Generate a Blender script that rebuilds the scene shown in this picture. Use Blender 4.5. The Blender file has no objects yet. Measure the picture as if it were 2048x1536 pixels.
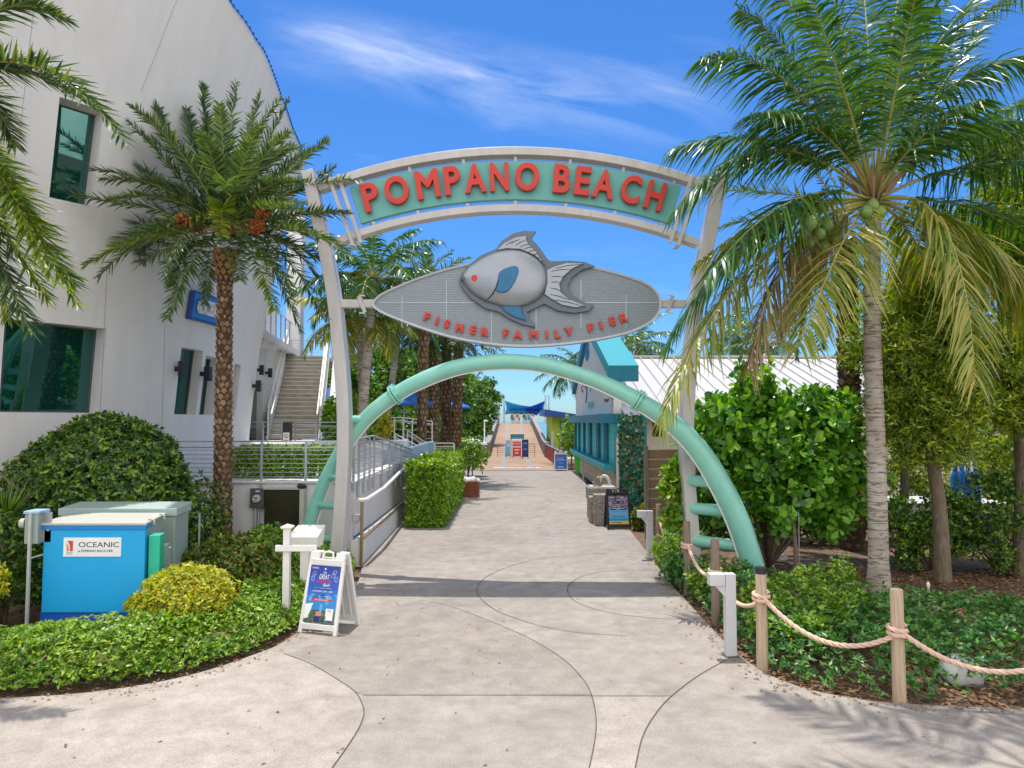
import bpy, bmesh, math, random
import numpy as np
from mathutils import Vector, Matrix
R = math.radians
sc = bpy.context.scene
COL = sc.collection
# ------------------------------------------------------------------ camera
CAM_H, FPX, PITCH = 3.05, 1420.0, R(3.02)
cam_d = bpy.data.cameras.new("camera"); cam = bpy.data.objects.new("camera", cam_d); COL.objects.link(cam)
cam_d.sensor_width = 36.0; cam_d.lens = 36.0*FPX/2048.0; cam_d.clip_start = 0.1; cam_d.clip_end = 20000
cam.location = (0, 0, CAM_H); cam.rotation_euler = (R(90)+PITCH, 0, 0); sc.camera = cam
# ------------------------------------------------------------------ light
SUN_EL, SUN_AZ = R(77.0), R(-14.0)          # high noon sun, ahead and a little to the left
SUNV = Vector((math.sin(SUN_AZ)*math.cos(SUN_EL), math.cos(SUN_AZ)*math.cos(SUN_EL), math.sin(SUN_EL)))
sun_d = bpy.data.lights.new("sun", 'SUN'); sun_d.energy = 3.3; sun_d.angle = R(0.5); sun_d.color = (1, .955, .89)
sun = bpy.data.objects.new("sun", sun_d); COL.objects.link(sun)
sun.rotation_euler = SUNV.to_track_quat('Z', 'Y').to_euler(); sun.location = (0, 10, 40)
sc.view_settings.view_transform = 'Standard'; sc.view_settings.look = 'None'
sc.view_settings.exposure = 0.55; sc.view_settings.gamma = 1; sc.view_settings.use_curve_mapping = False
try:
    sc.cycles.max_bounces = 7; sc.cycles.transparent_max_bounces = 8; sc.cycles.diffuse_bounces = 4
    sc.cycles.glossy_bounces = 3; sc.cycles.use_denoising = True; sc.cycles.sample_clamp_indirect = 6
except Exception: pass

class NT:
    """tiny node-tree writer"""
    def __init__(s, nt): s.nt = nt
    def n(s, t, **kw):
        nd = s.nt.nodes.new(t)
        for k, v in kw.items():
            if k == 'inp':
                for a, b in v.items():
                    if hasattr(b, 'is_linked') or b.__class__.__name__.startswith('NodeSocket'): s.nt.links.new(b, nd.inputs[a])
                    else: nd.inputs[a].default_value = b
            else: setattr(nd, k, v)
        return nd
    def math(s, op, a, b=None, c=None, clamp=False):
        nd = s.nt.nodes.new('ShaderNodeMath'); nd.operation = op; nd.use_clamp = clamp
        for i, v in enumerate((a, b, c)):
            if v is None: continue
            if isinstance(v, (int, float)): nd.inputs[i].default_value = v
            else: s.nt.links.new(v, nd.inputs[i])
        return nd.outputs[0]
    def ramp(s, fac, stops):
        nd = s.nt.nodes.new('ShaderNodeValToRGB'); el = nd.color_ramp.elements
        while len(el) < len(stops): el.new(0.5)
        for e, (p, c) in zip(el, stops):
            e.position = p; e.color = (*c, 1) if len(c) == 3 else c
        s.nt.links.new(fac, nd.inputs[0]); return nd.outputs[0]
    def mix(s, fac, a, b, mode='MIX'):
        nd = s.nt.nodes.new('ShaderNodeMix'); nd.data_type = 'RGBA'; nd.blend_type = mode
        for i, v in ((0, fac), (6, a), (7, b)):
            if isinstance(v, (int, float)): nd.inputs[i].default_value = v
            elif isinstance(v, tuple): nd.inputs[i].default_value = (*v, 1) if len(v) == 3 else v
            else: s.nt.links.new(v, nd.inputs[i])
        return nd.outputs[2]

world = bpy.data.worlds.new("World"); sc.world = world; world.use_nodes = True
wn = world.node_tree; wn.nodes.clear(); W = NT(wn)
sky = W.n('ShaderNodeTexSky', sky_type='NISHITA', sun_disc=False, sun_elevation=SUN_EL, sun_rotation=SUN_AZ % (2*math.pi),
          altitude=0, air_density=1.0, dust_density=0.35, ozone_density=5.0)
SKY_STRENGTH = 0.15
hs = W.n('ShaderNodeHueSaturation', inp={'Saturation': 1.22, 'Value': 0.80, 'Color': sky.outputs[0]})
geo = W.n('ShaderNodeTexCoord')
sep = W.n('ShaderNodeSeparateXYZ', inp={0: geo.outputs['Generated']})
ysafe = W.math('MAXIMUM', sep.outputs[1], 0.05)
ca = W.math('DIVIDE', sep.outputs[0], ysafe); ce = W.math('DIVIDE', sep.outputs[2], ysafe)
# thin wisps of cirrus running down to the right
cth, sth = math.cos(R(-12)), math.sin(R(-12))
ct = W.math('ADD', W.math('MULTIPLY', ca, cth), W.math('MULTIPLY', ce, sth))
cp = W.math('SUBTRACT', W.math('MULTIPLY', ce, cth), W.math('MULTIPLY', ca, sth))
cv = W.n('ShaderNodeCombineXYZ', inp={0: W.math('MULTIPLY', ct, 2.2), 1: W.math('MULTIPLY', cp, 11.0), 2: 1.3})
cn = W.n('ShaderNodeTexNoise', inp={'Vector': cv.outputs[0], 'Scale': 1.6, 'Detail': 8.0, 'Roughness': 0.62, 'Distortion': 0.6})
band = W.math('SUBTRACT', 1.0, W.math('MULTIPLY', W.math('ABSOLUTE', W.math('SUBTRACT', cp, 0.478)), 14.0), clamp=True)
ext = W.math('SUBTRACT', 1.0, W.math('POWER', W.math('ABSOLUTE', W.math('MULTIPLY', W.math('ADD', ct, 0.13), 2.75)), 4.0), clamp=True)
cl = W.math('MULTIPLY', W.math('MULTIPLY', band, ext), W.math('MULTIPLY', W.math('SUBTRACT', cn.outputs[0], 0.34), 2.1, clamp=True))
soft = W.math('MULTIPLY', W.math('SUBTRACT', cn.outputs[0], 0.56, clamp=True), 0.35)
clf = W.math('MINIMUM', W.math('ADD', W.math('MULTIPLY', cl, 0.62), soft), 0.6)
hzf = W.math('SUBTRACT', 1.0, W.math('MULTIPLY', sep.outputs[2], 2.6), clamp=True)
tint = W.mix(hzf, (.62, .80, 1.0), (.50, .74, .98))
skyb = W.mix(1.0, hs.outputs[0], tint, 'MULTIPLY')
skyf = W.mix(clf, skyb, (5.0, 5.3, 5.9))
# broken bright cloud added unseen behind and above the viewer as neutral fill light
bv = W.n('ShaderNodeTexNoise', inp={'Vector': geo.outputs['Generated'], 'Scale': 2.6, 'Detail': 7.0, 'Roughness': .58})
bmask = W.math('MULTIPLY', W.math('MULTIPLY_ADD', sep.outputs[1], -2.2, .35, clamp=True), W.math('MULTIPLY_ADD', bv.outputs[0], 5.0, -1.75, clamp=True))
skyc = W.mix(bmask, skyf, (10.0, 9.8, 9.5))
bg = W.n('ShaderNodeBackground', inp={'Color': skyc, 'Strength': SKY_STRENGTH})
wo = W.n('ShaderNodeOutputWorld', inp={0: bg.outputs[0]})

# ------------------------------------------------------------------ photograph geometry -> metres
CT, ST = math.cos(PITCH), math.sin(PITCH)
def P(px, py, Y):
    """point at forward distance Y seen at (px,py) of the 2048x1536 photograph"""
    u = (px-1024)/FPX; v = (768-py)/FPX
    s = Y/(CT-v*ST)
    return Vector((u*s, Y, CAM_H+(ST+v*CT)*s))
def G(px, py, z=0.0):
    u = (px-1024)/FPX; v = (768-py)/FPX
    s = (z-CAM_H)/(ST+v*CT)
    return Vector((u*s, (CT-v*ST)*s, z))
def proj(p):
    d = Vector(p)-Vector((0, 0, CAM_H)); dep = d.y*CT+d.z*ST
    return 1024+FPX*d.x/dep, 768-FPX*(-d.y*ST+d.z*CT)/dep

# ------------------------------------------------------------------ objects
ORG = {}
def tag(o, label=None, cat=None, group=None, kind=None):
    if label: o['label'] = label
    if cat: o['category'] = cat
    if group: o['group'] = group
    if kind: o['kind'] = kind
    return o
def thing(name, label, cat, loc, group=None):
    o = bpy.data.objects.new(name, None); COL.objects.link(o); o.location = loc; o.empty_display_size = .2
    ORG[o.name] = Vector(loc); return tag(o, label, cat, group)
def copy_tree(o, parent=None):
    c = o.copy(); COL.objects.link(c)
    if parent: c.parent = parent
    for ch in list(o.children): copy_tree(ch, c)
    return c
def link_mesh(name, me, mat, parent=None, loc=None, smooth=None, bev=None):
    """mesh is in world coordinates; moved to the parent's (or its own) origin"""
    co = np.empty(len(me.vertices)*3); me.vertices.foreach_get('co', co); co = co.reshape(-1, 3)
    if parent is not None: org = ORG[parent.name]
    elif loc is not None: org = Vector(loc)
    else:
        mn, mx = co.min(0), co.max(0); org = Vector(((mn[0]+mx[0])/2, (mn[1]+mx[1])/2, mn[2]))
    co -= np.array(org); me.vertices.foreach_set('co', co.ravel()); me.update()
    o = bpy.data.objects.new(name, me); COL.objects.link(o)
    if parent is not None: o.parent = parent
    else: o.location = org
    ORG[o.name] = Vector(org)
    if mat is not None: me.materials.append(mat)
    if smooth is not None:
        me.polygons.foreach_set('use_smooth', [True]*len(me.polygons))
        if smooth < 179: me.set_sharp_from_angle(angle=R(smooth))
    if bev:
        m = o.modifiers.new('bevel', 'BEVEL'); m.width = bev; m.segments = 2; m.limit_method = 'ANGLE'; m.angle_limit = R(40); m.harden_normals = False
    return o
TXT = {}
def text_geo(body, bold=0.0, shear=0.0):
    key = (body, bold, shear)
    if key not in TXT:
        cu = bpy.data.curves.new('lettering', 'FONT'); cu.body = body; cu.size = 1; cu.extrude = .5; cu.bevel_depth = max(bold, 0); cu.bevel_resolution = 1; cu.shear = shear
        cu.resolution_u = 4
        o = bpy.data.objects.new('lettering', cu); COL.objects.link(o)
        dg = bpy.context.evaluated_depsgraph_get(); dg.update()
        me = bpy.data.meshes.new_from_object(o.evaluated_get(dg))
        v = np.array([tuple(p.co) for p in me.vertices]); f = [tuple(p.vertices) for p in me.polygons]
        bpy.data.objects.remove(o); bpy.data.curves.remove(cu); bpy.data.meshes.remove(me)
        TXT[key] = (v, f)
    return TXT[key]
class MB:
    def __init__(s): s.v = []; s.f = []
    def add(s, vs, fs):
        n = len(s.v); s.v.extend(tuple(p) for p in vs); s.f.extend(tuple(i+n for i in f) for f in fs); return s
    def box(s, c, size, rz=0.0, rot=None):
        c = Vector(c); hx, hy, hz = (a/2 for a in size)
        M = rot if rot is not None else Matrix.Rotation(rz, 3, 'Z')
        vs = [c+M@Vector((x*hx, y*hy, z*hz)) for z in (-1, 1) for y in (-1, 1) for x in (-1, 1)]
        return s.add(vs, [(0, 2, 3, 1), (4, 5, 7, 6), (0, 1, 5, 4), (2, 6, 7, 3), (0, 4, 6, 2), (1, 3, 7, 5)])
    def bb(s, a, b):
        return s.box([(a[i]+b[i])/2 for i in range(3)], [abs(b[i]-a[i]) for i in range(3)])
    def bar(s, a, b, w, h, up=(0, 0, 1)):
        """square bar a->b, w sideways, h along up"""
        a, b = Vector(a), Vector(b); d = (b-a); L = d.length; d.normalize()
        up = Vector(up)
        if abs(d.dot(up)) > .98: up = Vector((0, 1, 0))
        x = d.cross(up).normalized(); u = x.cross(d).normalized()
        M = Matrix((x, d, u)).transposed()
        return s.box((a+b)/2, (w, L, h), rot=M)
    def tube(s, pts, r, seg=10, cap=True, closed=False):
        pts = [Vector(p) for p in pts]; n = len(pts)
        rs = r if isinstance(r, (list, tuple)) else [r]*n
        prev = None; vs = []
        for i, p in enumerate(pts):
            if closed: t = pts[(i+1) % n]-pts[i-1]
            else: t = pts[min(i+1, n-1)]-pts[max(i-1, 0)]
            t.normalize()
            if prev is None:
                ref = Vector((0, 0, 1)) if abs(t.z) < .9 else Vector((0, 1, 0)); x = t.cross(ref).normalized()
            else: x = (prev-t*prev.dot(t)).normalized()
            prev = x; y = t.cross(x)
            for k in range(seg):
                a = 2*math.pi*k/seg; vs.append(p+(x*math.cos(a)+y*math.sin(a))*rs[i])
        fs = []
        for i in range(n if closed else n-1):
            j = (i+1) % n
            for k in range(seg):
                l = (k+1) % seg; fs.append((i*seg+k, i*seg+l, j*seg+l, j*seg+k))
        if cap and not closed: fs += [tuple(range(seg))[::-1], tuple((n-1)*seg+k for k in range(seg))]
        return s.add(vs, fs)
    def prism(s, pts, vec):
        pts = [Vector(p) for p in pts]; n = len(pts); vec = Vector(vec)
        fs = [tuple(range(n)), tuple(range(2*n-1, n-1, -1))]+[(i, i+n, (i+1) % n+n, (i+1) % n) for i in range(n)]
        return s.add(pts+[p+vec for p in pts], fs)
    def lathe(s, c, prof, seg=16, axis=None):
        c = Vector(c); vs = []; n = len(prof)
        Q = Vector((0, 0, 1)).rotation_difference(Vector(axis)).to_matrix() if axis is not None else Matrix.Identity(3)
        for r, z in prof:
            for k in range(seg):
                a = 2*math.pi*k/seg; vs.append(c+Q@Vector((r*math.cos(a), r*math.sin(a), z)))
        fs = [(i*seg+k, i*seg+(k+1) % seg, (i+1)*seg+(k+1) % seg, (i+1)*seg+k) for i in range(n-1) for k in range(seg)]
        fs += [tuple(range(seg))[::-1], tuple((n-1)*seg+k for k in range(seg))]
        return s.add(vs, fs)
    def text(s, body, c, right, up, h, w=None, depth=.006, bold=0.0, shear=0.0, cap=None):
        """centred text; h = letter height; depth towards the viewer"""
        v, f = text_geo(body, bold, shear)
        right = Vector(right).normalized(); up = Vector(up).normalized(); nr = right.cross(up)
        mn, mx = v.min(0), v.max(0)
        sy = h/(cap if cap else (mx[1]-mn[1])); sx = (w/(mx[0]-mn[0])) if w else sy
        cc = (mn+mx)/2
        c = Vector(c)
        vs = [c+right*float((p[0]-cc[0])*sx)+up*float((p[1]-cc[1])*sy)+nr*float((p[2]+.5)*depth) for p in v]
        return s.add(vs, f)
    def rows(s, c, right, up, h, w, depth=.002, seed=1):
        """a line of print too small to read: a row of word-long dashes"""
        right = Vector(right).normalized(); up = Vector(up).normalized(); rr = random.Random(seed); x = -w/2; c = Vector(c)
        while x < w/2-.02*w:
            l = min(w*rr.uniform(.07, .2), w/2-x); a = c+right*x; b = c+right*(x+l); q = up*(h*rr.uniform(.32, .45)); s.prism([a-q, b-q, b+q, a+q], right.cross(up)*depth); x += l+w*.035
        return s
    def build(s, name, mat, parent=None, loc=None, smooth=None, bev=None):
        me = bpy.data.meshes.new(name); me.from_pydata([tuple(p) for p in s.v], [], s.f); me.validate(); me.update()
        return link_mesh(name, me, mat, parent, loc, smooth, bev)

# ------------------------------------------------------------------ materials
def base_mat(name):
    m = bpy.data.materials.new(name); m.use_nodes = True; nt = m.node_tree
    b = nt.nodes['Principled BSDF']; return m, NT(nt), b
def mk(name, col, rough=.5, metal=0.0, var=.12, scale=3.0, col2=None, bump=0.0, bscale=40.0, spec=.5, detail=6, stretch=None, spot=None, coat=0):
    m, N, b = base_mat(name)
    tc = N.n('ShaderNodeTexCoord'); vec = tc.outputs['Object']
    if stretch:
        mp = N.n('ShaderNodeMapping', inp={'Vector': vec, 'Scale': stretch}); vec = mp.outputs[0]
    no = N.n('ShaderNodeTexNoise', inp={'Vector': vec, 'Scale': scale, 'Detail': detail, 'Roughness': .62})
    f = N.math('MULTIPLY_ADD', no.outputs[0], 2.2, -.6, clamp=True)
    dk = tuple(c*(1-var) for c in col) if col2 is None else col2
    lt = tuple(min(1, c*(1+var*.5)) for c in col)
    c = N.mix(f, dk, lt)
    if spot:   # (scale, threshold, colour, strength)
        ns = N.n('ShaderNodeTexNoise', inp={'Vector': vec, 'Scale': spot[0], 'Detail': 3.0, 'Roughness': .7})
        sf = N.math('MULTIPLY', N.math('GREATER_THAN', ns.outputs[0], spot[1]), spot[3])
        c = N.mix(sf, c, spot[2])
    N.nt.links.new(c, b.inputs['Base Color'])
    b.inputs['Roughness'].default_value = rough; b.inputs['Metallic'].default_value = metal
    b.inputs['Specular IOR Level'].default_value = spec
    if coat: b.inputs['Coat Weight'].default_value = coat; b.inputs['Coat Roughness'].default_value = .08
    if bump:
        nb = N.n('ShaderNodeTexNoise', inp={'Vector': vec, 'Scale': bscale, 'Detail': 5.0, 'Roughness': .6})
        bn = N.n('ShaderNodeBump', inp={'Strength': bump, 'Distance': .02, 'Height': nb.outputs[0]})
        N.nt.links.new(bn.outputs[0], b.inputs['Normal'])
    return m
def leafmat(name, cols, rough=.42, trans=.3, spec=.45, tcol=None):
    """cols: colour stops picked at random per leaf"""
    m, N, b = base_mat(name)
    g = N.n('ShaderNodeNewGeometry')
    n = len(cols); stops = [((i+.5)/n, c) for i, c in enumerate(cols)]
    c = N.ramp(g.outputs['Random Per Island'], stops)
    N.nt.links.new(c, b.inputs['Base Color']); b.inputs['Roughness'].default_value = rough; b.inputs['Specular IOR Level'].default_value = spec
    tr = N.n('ShaderNodeBsdfTranslucent')
    tcm = N.mix(1.0, c, tcol or (1.0, 1.0, .45), 'MULTIPLY')
    hv = N.n('ShaderNodeHueSaturation', inp={'Value': 1.7, 'Saturation': 1.1, 'Color': tcm})
    N.nt.links.new(hv.outputs[0], tr.inputs[0])
    mx = N.n('ShaderNodeMixShader', inp={0: trans, 1: b.outputs[0], 2: tr.outputs[0]})
    out = [x for x in N.nt.nodes if x.type == 'OUTPUT_MATERIAL'][0]
    N.nt.links.new(mx.outputs[0], out.inputs[0]); return m
M = {}
def concrete(name='concrete', tone=1.0):
    m, N, b = base_mat(name)
    tc = N.n('ShaderNodeTexCoord'); v = tc.outputs['Object']
    big = N.n('ShaderNodeTexNoise', inp={'Vector': v, 'Scale': .45, 'Detail': 6.0, 'Roughness': .65})
    mid = N.n('ShaderNodeTexNoise', inp={'Vector': v, 'Scale': 3.2, 'Detail': 8.0, 'Roughness': .7})
    fine = N.n('ShaderNodeTexNoise', inp={'Vector': v, 'Scale': 55.0, 'Detail': 3.0, 'Roughness': .75})
    vor = N.n('ShaderNodeTexVoronoi', inp={'Vector': v, 'Scale': 130.0})
    c = N.mix(N.math('MULTIPLY_ADD', big.outputs[0], 2.6, -.8, clamp=True), (.325, .290, .256), (.415, .374, .334))
    c = N.mix(N.math('MULTIPLY_ADD', mid.outputs[0], 2.4, -.75, clamp=True), N.mix(1.0, c, (.64, .62, .60), 'MULTIPLY'), c)
    c = N.mix(N.math('MULTIPLY', N.math('MULTIPLY_ADD', fine.outputs[0], 9, -5.0, clamp=True), .6), c, (.15, .128, .108))
    c = N.mix(N.math('MULTIPLY', N.math('MULTIPLY_ADD', fine.outputs[0], -9, 4.0, clamp=True), .45), c, (.52, .47, .42))
    if tone != 1: c = N.mix(1.0, c, (tone, tone*.995, tone*.985), 'MULTIPLY')
    # a few dark worn stains
    st = N.n('ShaderNodeTexNoise', inp={'Vector': v, 'Scale': 1.1, 'Detail': 4.0, 'Roughness': .55, 'Distortion': .8})
    c = N.mix(N.math('MULTIPLY', N.math('MULTIPLY_ADD', st.outputs[0], 6, -3.2, clamp=True), .5), c, (.20, .175, .15))
    N.nt.links.new(c, b.inputs['Base Color']); b.inputs['Roughness'].default_value = .85; b.inputs['Specular IOR Level'].default_value = .25
    h = N.math('ADD', fine.outputs[0], N.math('MULTIPLY', vor.outputs[0], .6))
    bn = N.n('ShaderNodeBump', inp={'Strength': .35, 'Distance': .006, 'Height': h}); N.nt.links.new(bn.outputs[0], b.inputs['Normal'])
    return m
M['concrete'] = concrete(); M['concrete_pale'] = concrete('concrete_pale', 1.13); M['concrete_dim'] = concrete('concrete_dim', .90)
M['joint'] = mk('joint_dark', (.10, .085, .07), .9)  # dark colour of the joint lines themselves
M['soil'] = mk('mulch_soil', (.16, .095, .055), .95, var=.7, scale=9, bump=.9, bscale=30, spot=(22, .58, (.34, .22, .13), .8))
M['sand'] = mk('sand', (.62, .52, .38), .95, var=.15, scale=4, bump=.3)
M['stucco'] = mk('white_stucco', (.66, .63, .605), .9, var=.05, scale=1.3, bump=.35, bscale=70, spec=.2)
def stucco():
    m, N, b = base_mat('white_stucco'); tc = N.n('ShaderNodeTexCoord'); v = tc.outputs['Object']
    st = N.n('ShaderNodeMapping', inp={'Vector': v, 'Scale': (2.2, 2.2, .16)}); n1 = N.n('ShaderNodeTexNoise', inp={'Vector': st.outputs[0], 'Scale': 1.6, 'Detail': 7.0, 'Roughness': .65})
    n2 = N.n('ShaderNodeTexNoise', inp={'Vector': v, 'Scale': .7, 'Detail': 5.0}); n3 = N.n('ShaderNodeTexNoise', inp={'Vector': v, 'Scale': 75.0, 'Detail': 4.0})
    c = N.mix(N.math('MULTIPLY_ADD', n1.outputs[0], 3.0, -1.3, clamp=True), (.70, .685, .67), (.64, .625, .61)); c = N.mix(N.math('MULTIPLY_ADD', n2.outputs[0], 2.0, -.6, clamp=True), N.mix(1.0, c, (.93, .92, .91), 'MULTIPLY'), c)
    N.nt.links.new(c, b.inputs['Base Color']); b.inputs['Roughness'].default_value = .9; b.inputs['Specular IOR Level'].default_value = .2
    bn = N.n('ShaderNodeBump', inp={'Strength': .35, 'Distance': .012, 'Height': n3.outputs[0]}); N.nt.links.new(bn.outputs[0], b.inputs['Normal']); return m
M['stucco'] = stucco()
M['white'] = mk('white_paint', (.78, .75, .71), .45, var=.06, scale=5)
M['gatepaint'] = mk('gate_paint', (.53, .50, .475), .42, var=.14, scale=3, stretch=(1.5, 1.5, .35), spot=(5, .70, (.36, .29, .22), .45))
M['steel'] = mk('brushed_steel', (.46, .48, .50), .38, .7, var=.15, scale=4)
M['greymetal'] = mk('grey_metal', (.42, .43, .45), .45, .3, var=.1)
M['darkgrey'] = mk('dark_grey', (.09, .10, .105), .5, .2, var=.15)
M['black'] = mk('black_plastic', (.018, .019, .022), .4, var=.2)
M['teal_pipe'] = mk('teal_pipe_paint', (.27, .60, .48), .33, var=.10, scale=2.2, coat=.25, col2=(.20, .52, .43))
M['teal_panel'] = mk('teal_sign_panel', (.12, .385, .34), .45, var=.10, scale=1.4)
M['teal_dark'] = mk('dark_teal_paint', (.008, .17, .26), .5, var=.12)
M['teal_mid'] = mk('teal_paint', (.016, .27, .31), .5, var=.08)
M['teal_light'] = mk('turquoise_siding', (.05, .58, .60), .5, var=.06)
M['red'] = mk('red_letters', (.58, .030, .012), .42, var=.08)
M['boardgrey'] = None
M['fish'] = mk('silver_fish_paint', (.31, .33, .36), .36, .6, var=.14, scale=1.6)
M['fishback'] = mk('slate_blue_backing', (.13, .16, .20), .5, var=.2, scale=1.2)
M['fishblue'] = mk('blue_fin', (.015, .16, .33), .4, var=.35, scale=2.0)
M['ink'] = mk('ink_line', (.012, .013, .016), .6)
M['glass'] = None
M['bluepaint'] = mk('cabinet_blue', (.006, .36, .72), .42, var=.05, scale=2)
M['bluebase'] = mk('royal_blue_base', (.008, .10, .52), .45, var=.08)
M['greenpaint'] = mk('green_side_paint', (.02, .48, .30), .45, var=.06)
M['padgrey'] = mk('grey_green_enamel', (.30, .37, .34), .5, var=.1, scale=3)
M['cabtop'] = mk('grey_enamel_top', (.46, .46, .41), .55, var=.1, scale=5, spot=(14, .68, (.25, .24, .2), .5))
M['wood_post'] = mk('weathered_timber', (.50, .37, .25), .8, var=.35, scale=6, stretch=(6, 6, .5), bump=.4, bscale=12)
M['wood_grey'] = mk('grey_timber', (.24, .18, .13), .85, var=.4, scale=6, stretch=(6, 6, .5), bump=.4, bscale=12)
M['rope'] = None
M['deck'] = None
M['tan'] = mk('tan_siding', (.56, .43, .26), .7, var=.08)
M['roofmetal'] = mk('white_metal_roof', (.50, .485, .465), .4, var=.05, scale=1)
M['seam'] = mk('seam_grey', (.42, .40, .38), .5)
M['tread'] = mk('stair_concrete', (.37, .32, .27), .85, var=.3, scale=3, bump=.2)
M['trunk_coco'] = None
M['trunk_date'] = None
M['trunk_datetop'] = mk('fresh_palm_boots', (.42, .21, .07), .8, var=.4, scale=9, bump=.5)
M['trunk_body'] = mk('palm_trunk_dark_fibre', (.085, .055, .035), .95, var=.5, scale=14, bump=.6)  # dark trunk tube showing in the gaps between the boots
M['bark'] = mk('bark', (.20, .15, .10), .9, var=.5, scale=8, stretch=(3, 3, .7), bump=.7, bscale=18)
M['aggregate'] = mk('exposed_aggregate', (.22, .19, .155), .9, var=.3, scale=30, spot=(24, .54, (.50, .46, .40), .85), bump=.5, bscale=40)
M['rock'] = mk('pale_rock', (.66, .65, .62), .9, var=.25, scale=6, bump=.5)
M['navy'] = mk('navy_paint', (.012, .06, .28), .5, var=.1)
M['lime'] = mk('lime_wall', (.30, .42, .04), .7, var=.08)
M['limepot'] = mk('green_plastic', (.03, .50, .02), .4)
M['rust'] = mk('rusty_steel', (.24, .075, .04), .85, var=.4, scale=5)
M['maroon'] = mk('maroon_boards', (.30, .03, .025), .6, var=.15)
M['woodfence'] = mk('brown_composite_board', (.33, .20, .12), .7, var=.2, scale=3, stretch=(.6, 3, 8))
M['tank'] = mk('blue_tank', (.01, .16, .48), .32, var=.15)
M['orange'] = mk('orange_fruit', (.46, .11, .025), .6, var=.3, scale=12)
M['coconut'] = mk('green_coconut', (.17, .26, .05), .45, var=.3, scale=5)
M['skyblue'] = mk('shade_sail_sky', (.04, .42, .80), .6, var=.08)
M['royal'] = mk('shade_sail_royal', (.012, .08, .55), .6, var=.12)
M['seawater'] = mk('sea_water', (.015, .17, .20), .15, var=.2, scale=.05)
M['litter'] = leafmat('dry_leaf', [(.20, .11, .06), (.34, .20, .10), (.27, .12, .05), (.12, .08, .05)], .8, .05)
M['posterblue'] = None
M['brass'] = mk('aged_brass', (.36, .27, .14), .4, .6, var=.3)
M['bronze'] = mk('bronze_panel', (.060, .055, .030), .30, .5, var=.5, scale=2.0, stretch=(1, 1, 2))
# leaf palettes
M['trunk_date'] = leafmat('palm_boots', [(.10, .055, .032), (.20, .115, .06), (.33, .21, .12), (.15, .085, .05), (.42, .30, .19), (.24, .13, .07)], .9, 0, .2)
M['lf_dark'] = leafmat('leaf_dark_bush', [(.02, .065, .016), (.036, .10, .02), (.06, .145, .024), (.12, .235, .025), (.27, .37, .035)], .35)
M['lf_hedge'] = leafmat('leaf_box_hedge', [(.06, .16, .012), (.12, .27, .015), (.22, .38, .02), (.36, .48, .035)], .4)
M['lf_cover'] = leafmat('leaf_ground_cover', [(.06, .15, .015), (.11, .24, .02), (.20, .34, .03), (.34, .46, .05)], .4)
M['lf_cover2'] = leafmat('leaf_cool_cover', [(.03, .11, .035), (.05, .17, .045), (.09, .24, .06), (.18, .35, .06)], .35)  # cooler, deeper green palette for the right bed
M['lf_yellow'] = leafmat('leaf_golden_bush', [(.15, .24, .012), (.30, .38, .015), (.44, .48, .02), (.54, .50, .03), (.44, .30, .03)], .4)
M['lf_croton'] = leafmat('leaf_mixed_shrub', [(.03, .09, .02), (.06, .16, .02), (.13, .24, .03), (.30, .34, .03), (.30, .16, .05)], .4)
M['lf_clusia'] = leafmat('leaf_round_glossy', [(.035, .13, .015), (.09, .26, .02), (.17, .40, .03), (.30, .54, .06)], .32, .28)
M['lf_tree'] = leafmat('leaf_small_olive', [(.055, .12, .016), (.13, .22, .022), (.22, .32, .025), (.33, .42, .035), (.44, .46, .04)], .45)
M['lf_far'] = leafmat('leaf_sea_grape', [(.02, .07, .012), (.045, .13, .018), (.09, .21, .025), (.17, .30, .04)], .4)
M['fr_date'] = leafmat('frond_date', [(.035, .078, .036), (.06, .115, .046), (.10, .165, .058), (.18, .235, .075)], .36, .24)
M['fr_dateyel'] = leafmat('frond_date_yellow_sunlit', [(.07, .14, .02), (.16, .24, .02), (.27, .33, .03)], .4, .3)  # yellow-green fronds; golden backlight on the left-edge palm is put into this colour
M['fr_coco'] = leafmat('frond_coconut', [(.025, .085, .022), (.045, .13, .03), (.075, .18, .035), (.12, .22, .04)], .30, .25)
M['fr_cocoyel'] = leafmat('frond_coconut_yellowing', [(.11, .18, .02), (.22, .28, .03), (.34, .33, .05), (.42, .36, .10)], .36, .28)
M['fr_dead'] = leafmat('frond_dry', [(.26, .16, .08), (.40, .27, .15), (.52, .40, .26), (.20, .20, .06)], .7, .12)
M['rachis'] = mk('frond_stem', (.38, .36, .09), .5, var=.3)
def wavy_board():
    m, N, b = base_mat('perforated_wavy_panel')
    tc = N.n('ShaderNodeTexCoord')
    wv = N.n('ShaderNodeTexWave', wave_type='BANDS', bands_direction='Z', wave_profile='SIN',
             inp={'Vector': tc.outputs['Object'], 'Scale': 9.0, 'Distortion': 3.0, 'Detail': 1.0, 'Detail Scale': 5.0})
    c = N.mix(wv.outputs[1], (.20, .235, .26), (.265, .30, .33))
    N.nt.links.new(c, b.inputs['Base Color']); b.inputs['Roughness'].default_value = .42; b.inputs['Metallic'].default_value = .25
    bn = N.n('ShaderNodeBump', inp={'Strength': .35, 'Distance': .012, 'Height': wv.outputs[1]}); N.nt.links.new(bn.outputs[0], b.inputs['Normal'])
    return m
M['boardgrey'] = wavy_board()
def glass():
    m, N, b = base_mat('tinted_window_glass')
    b.inputs['Base Color'].default_value = (.002, .03, .027, 1); b.inputs['Roughness'].default_value = .015
    b.inputs['Specular IOR Level'].default_value = 1.0; b.inputs['IOR'].default_value = 1.75
    b.inputs['Specular Tint'].default_value = (.45, 1, .9, 1)
    return m
M['glass'] = glass()
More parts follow.
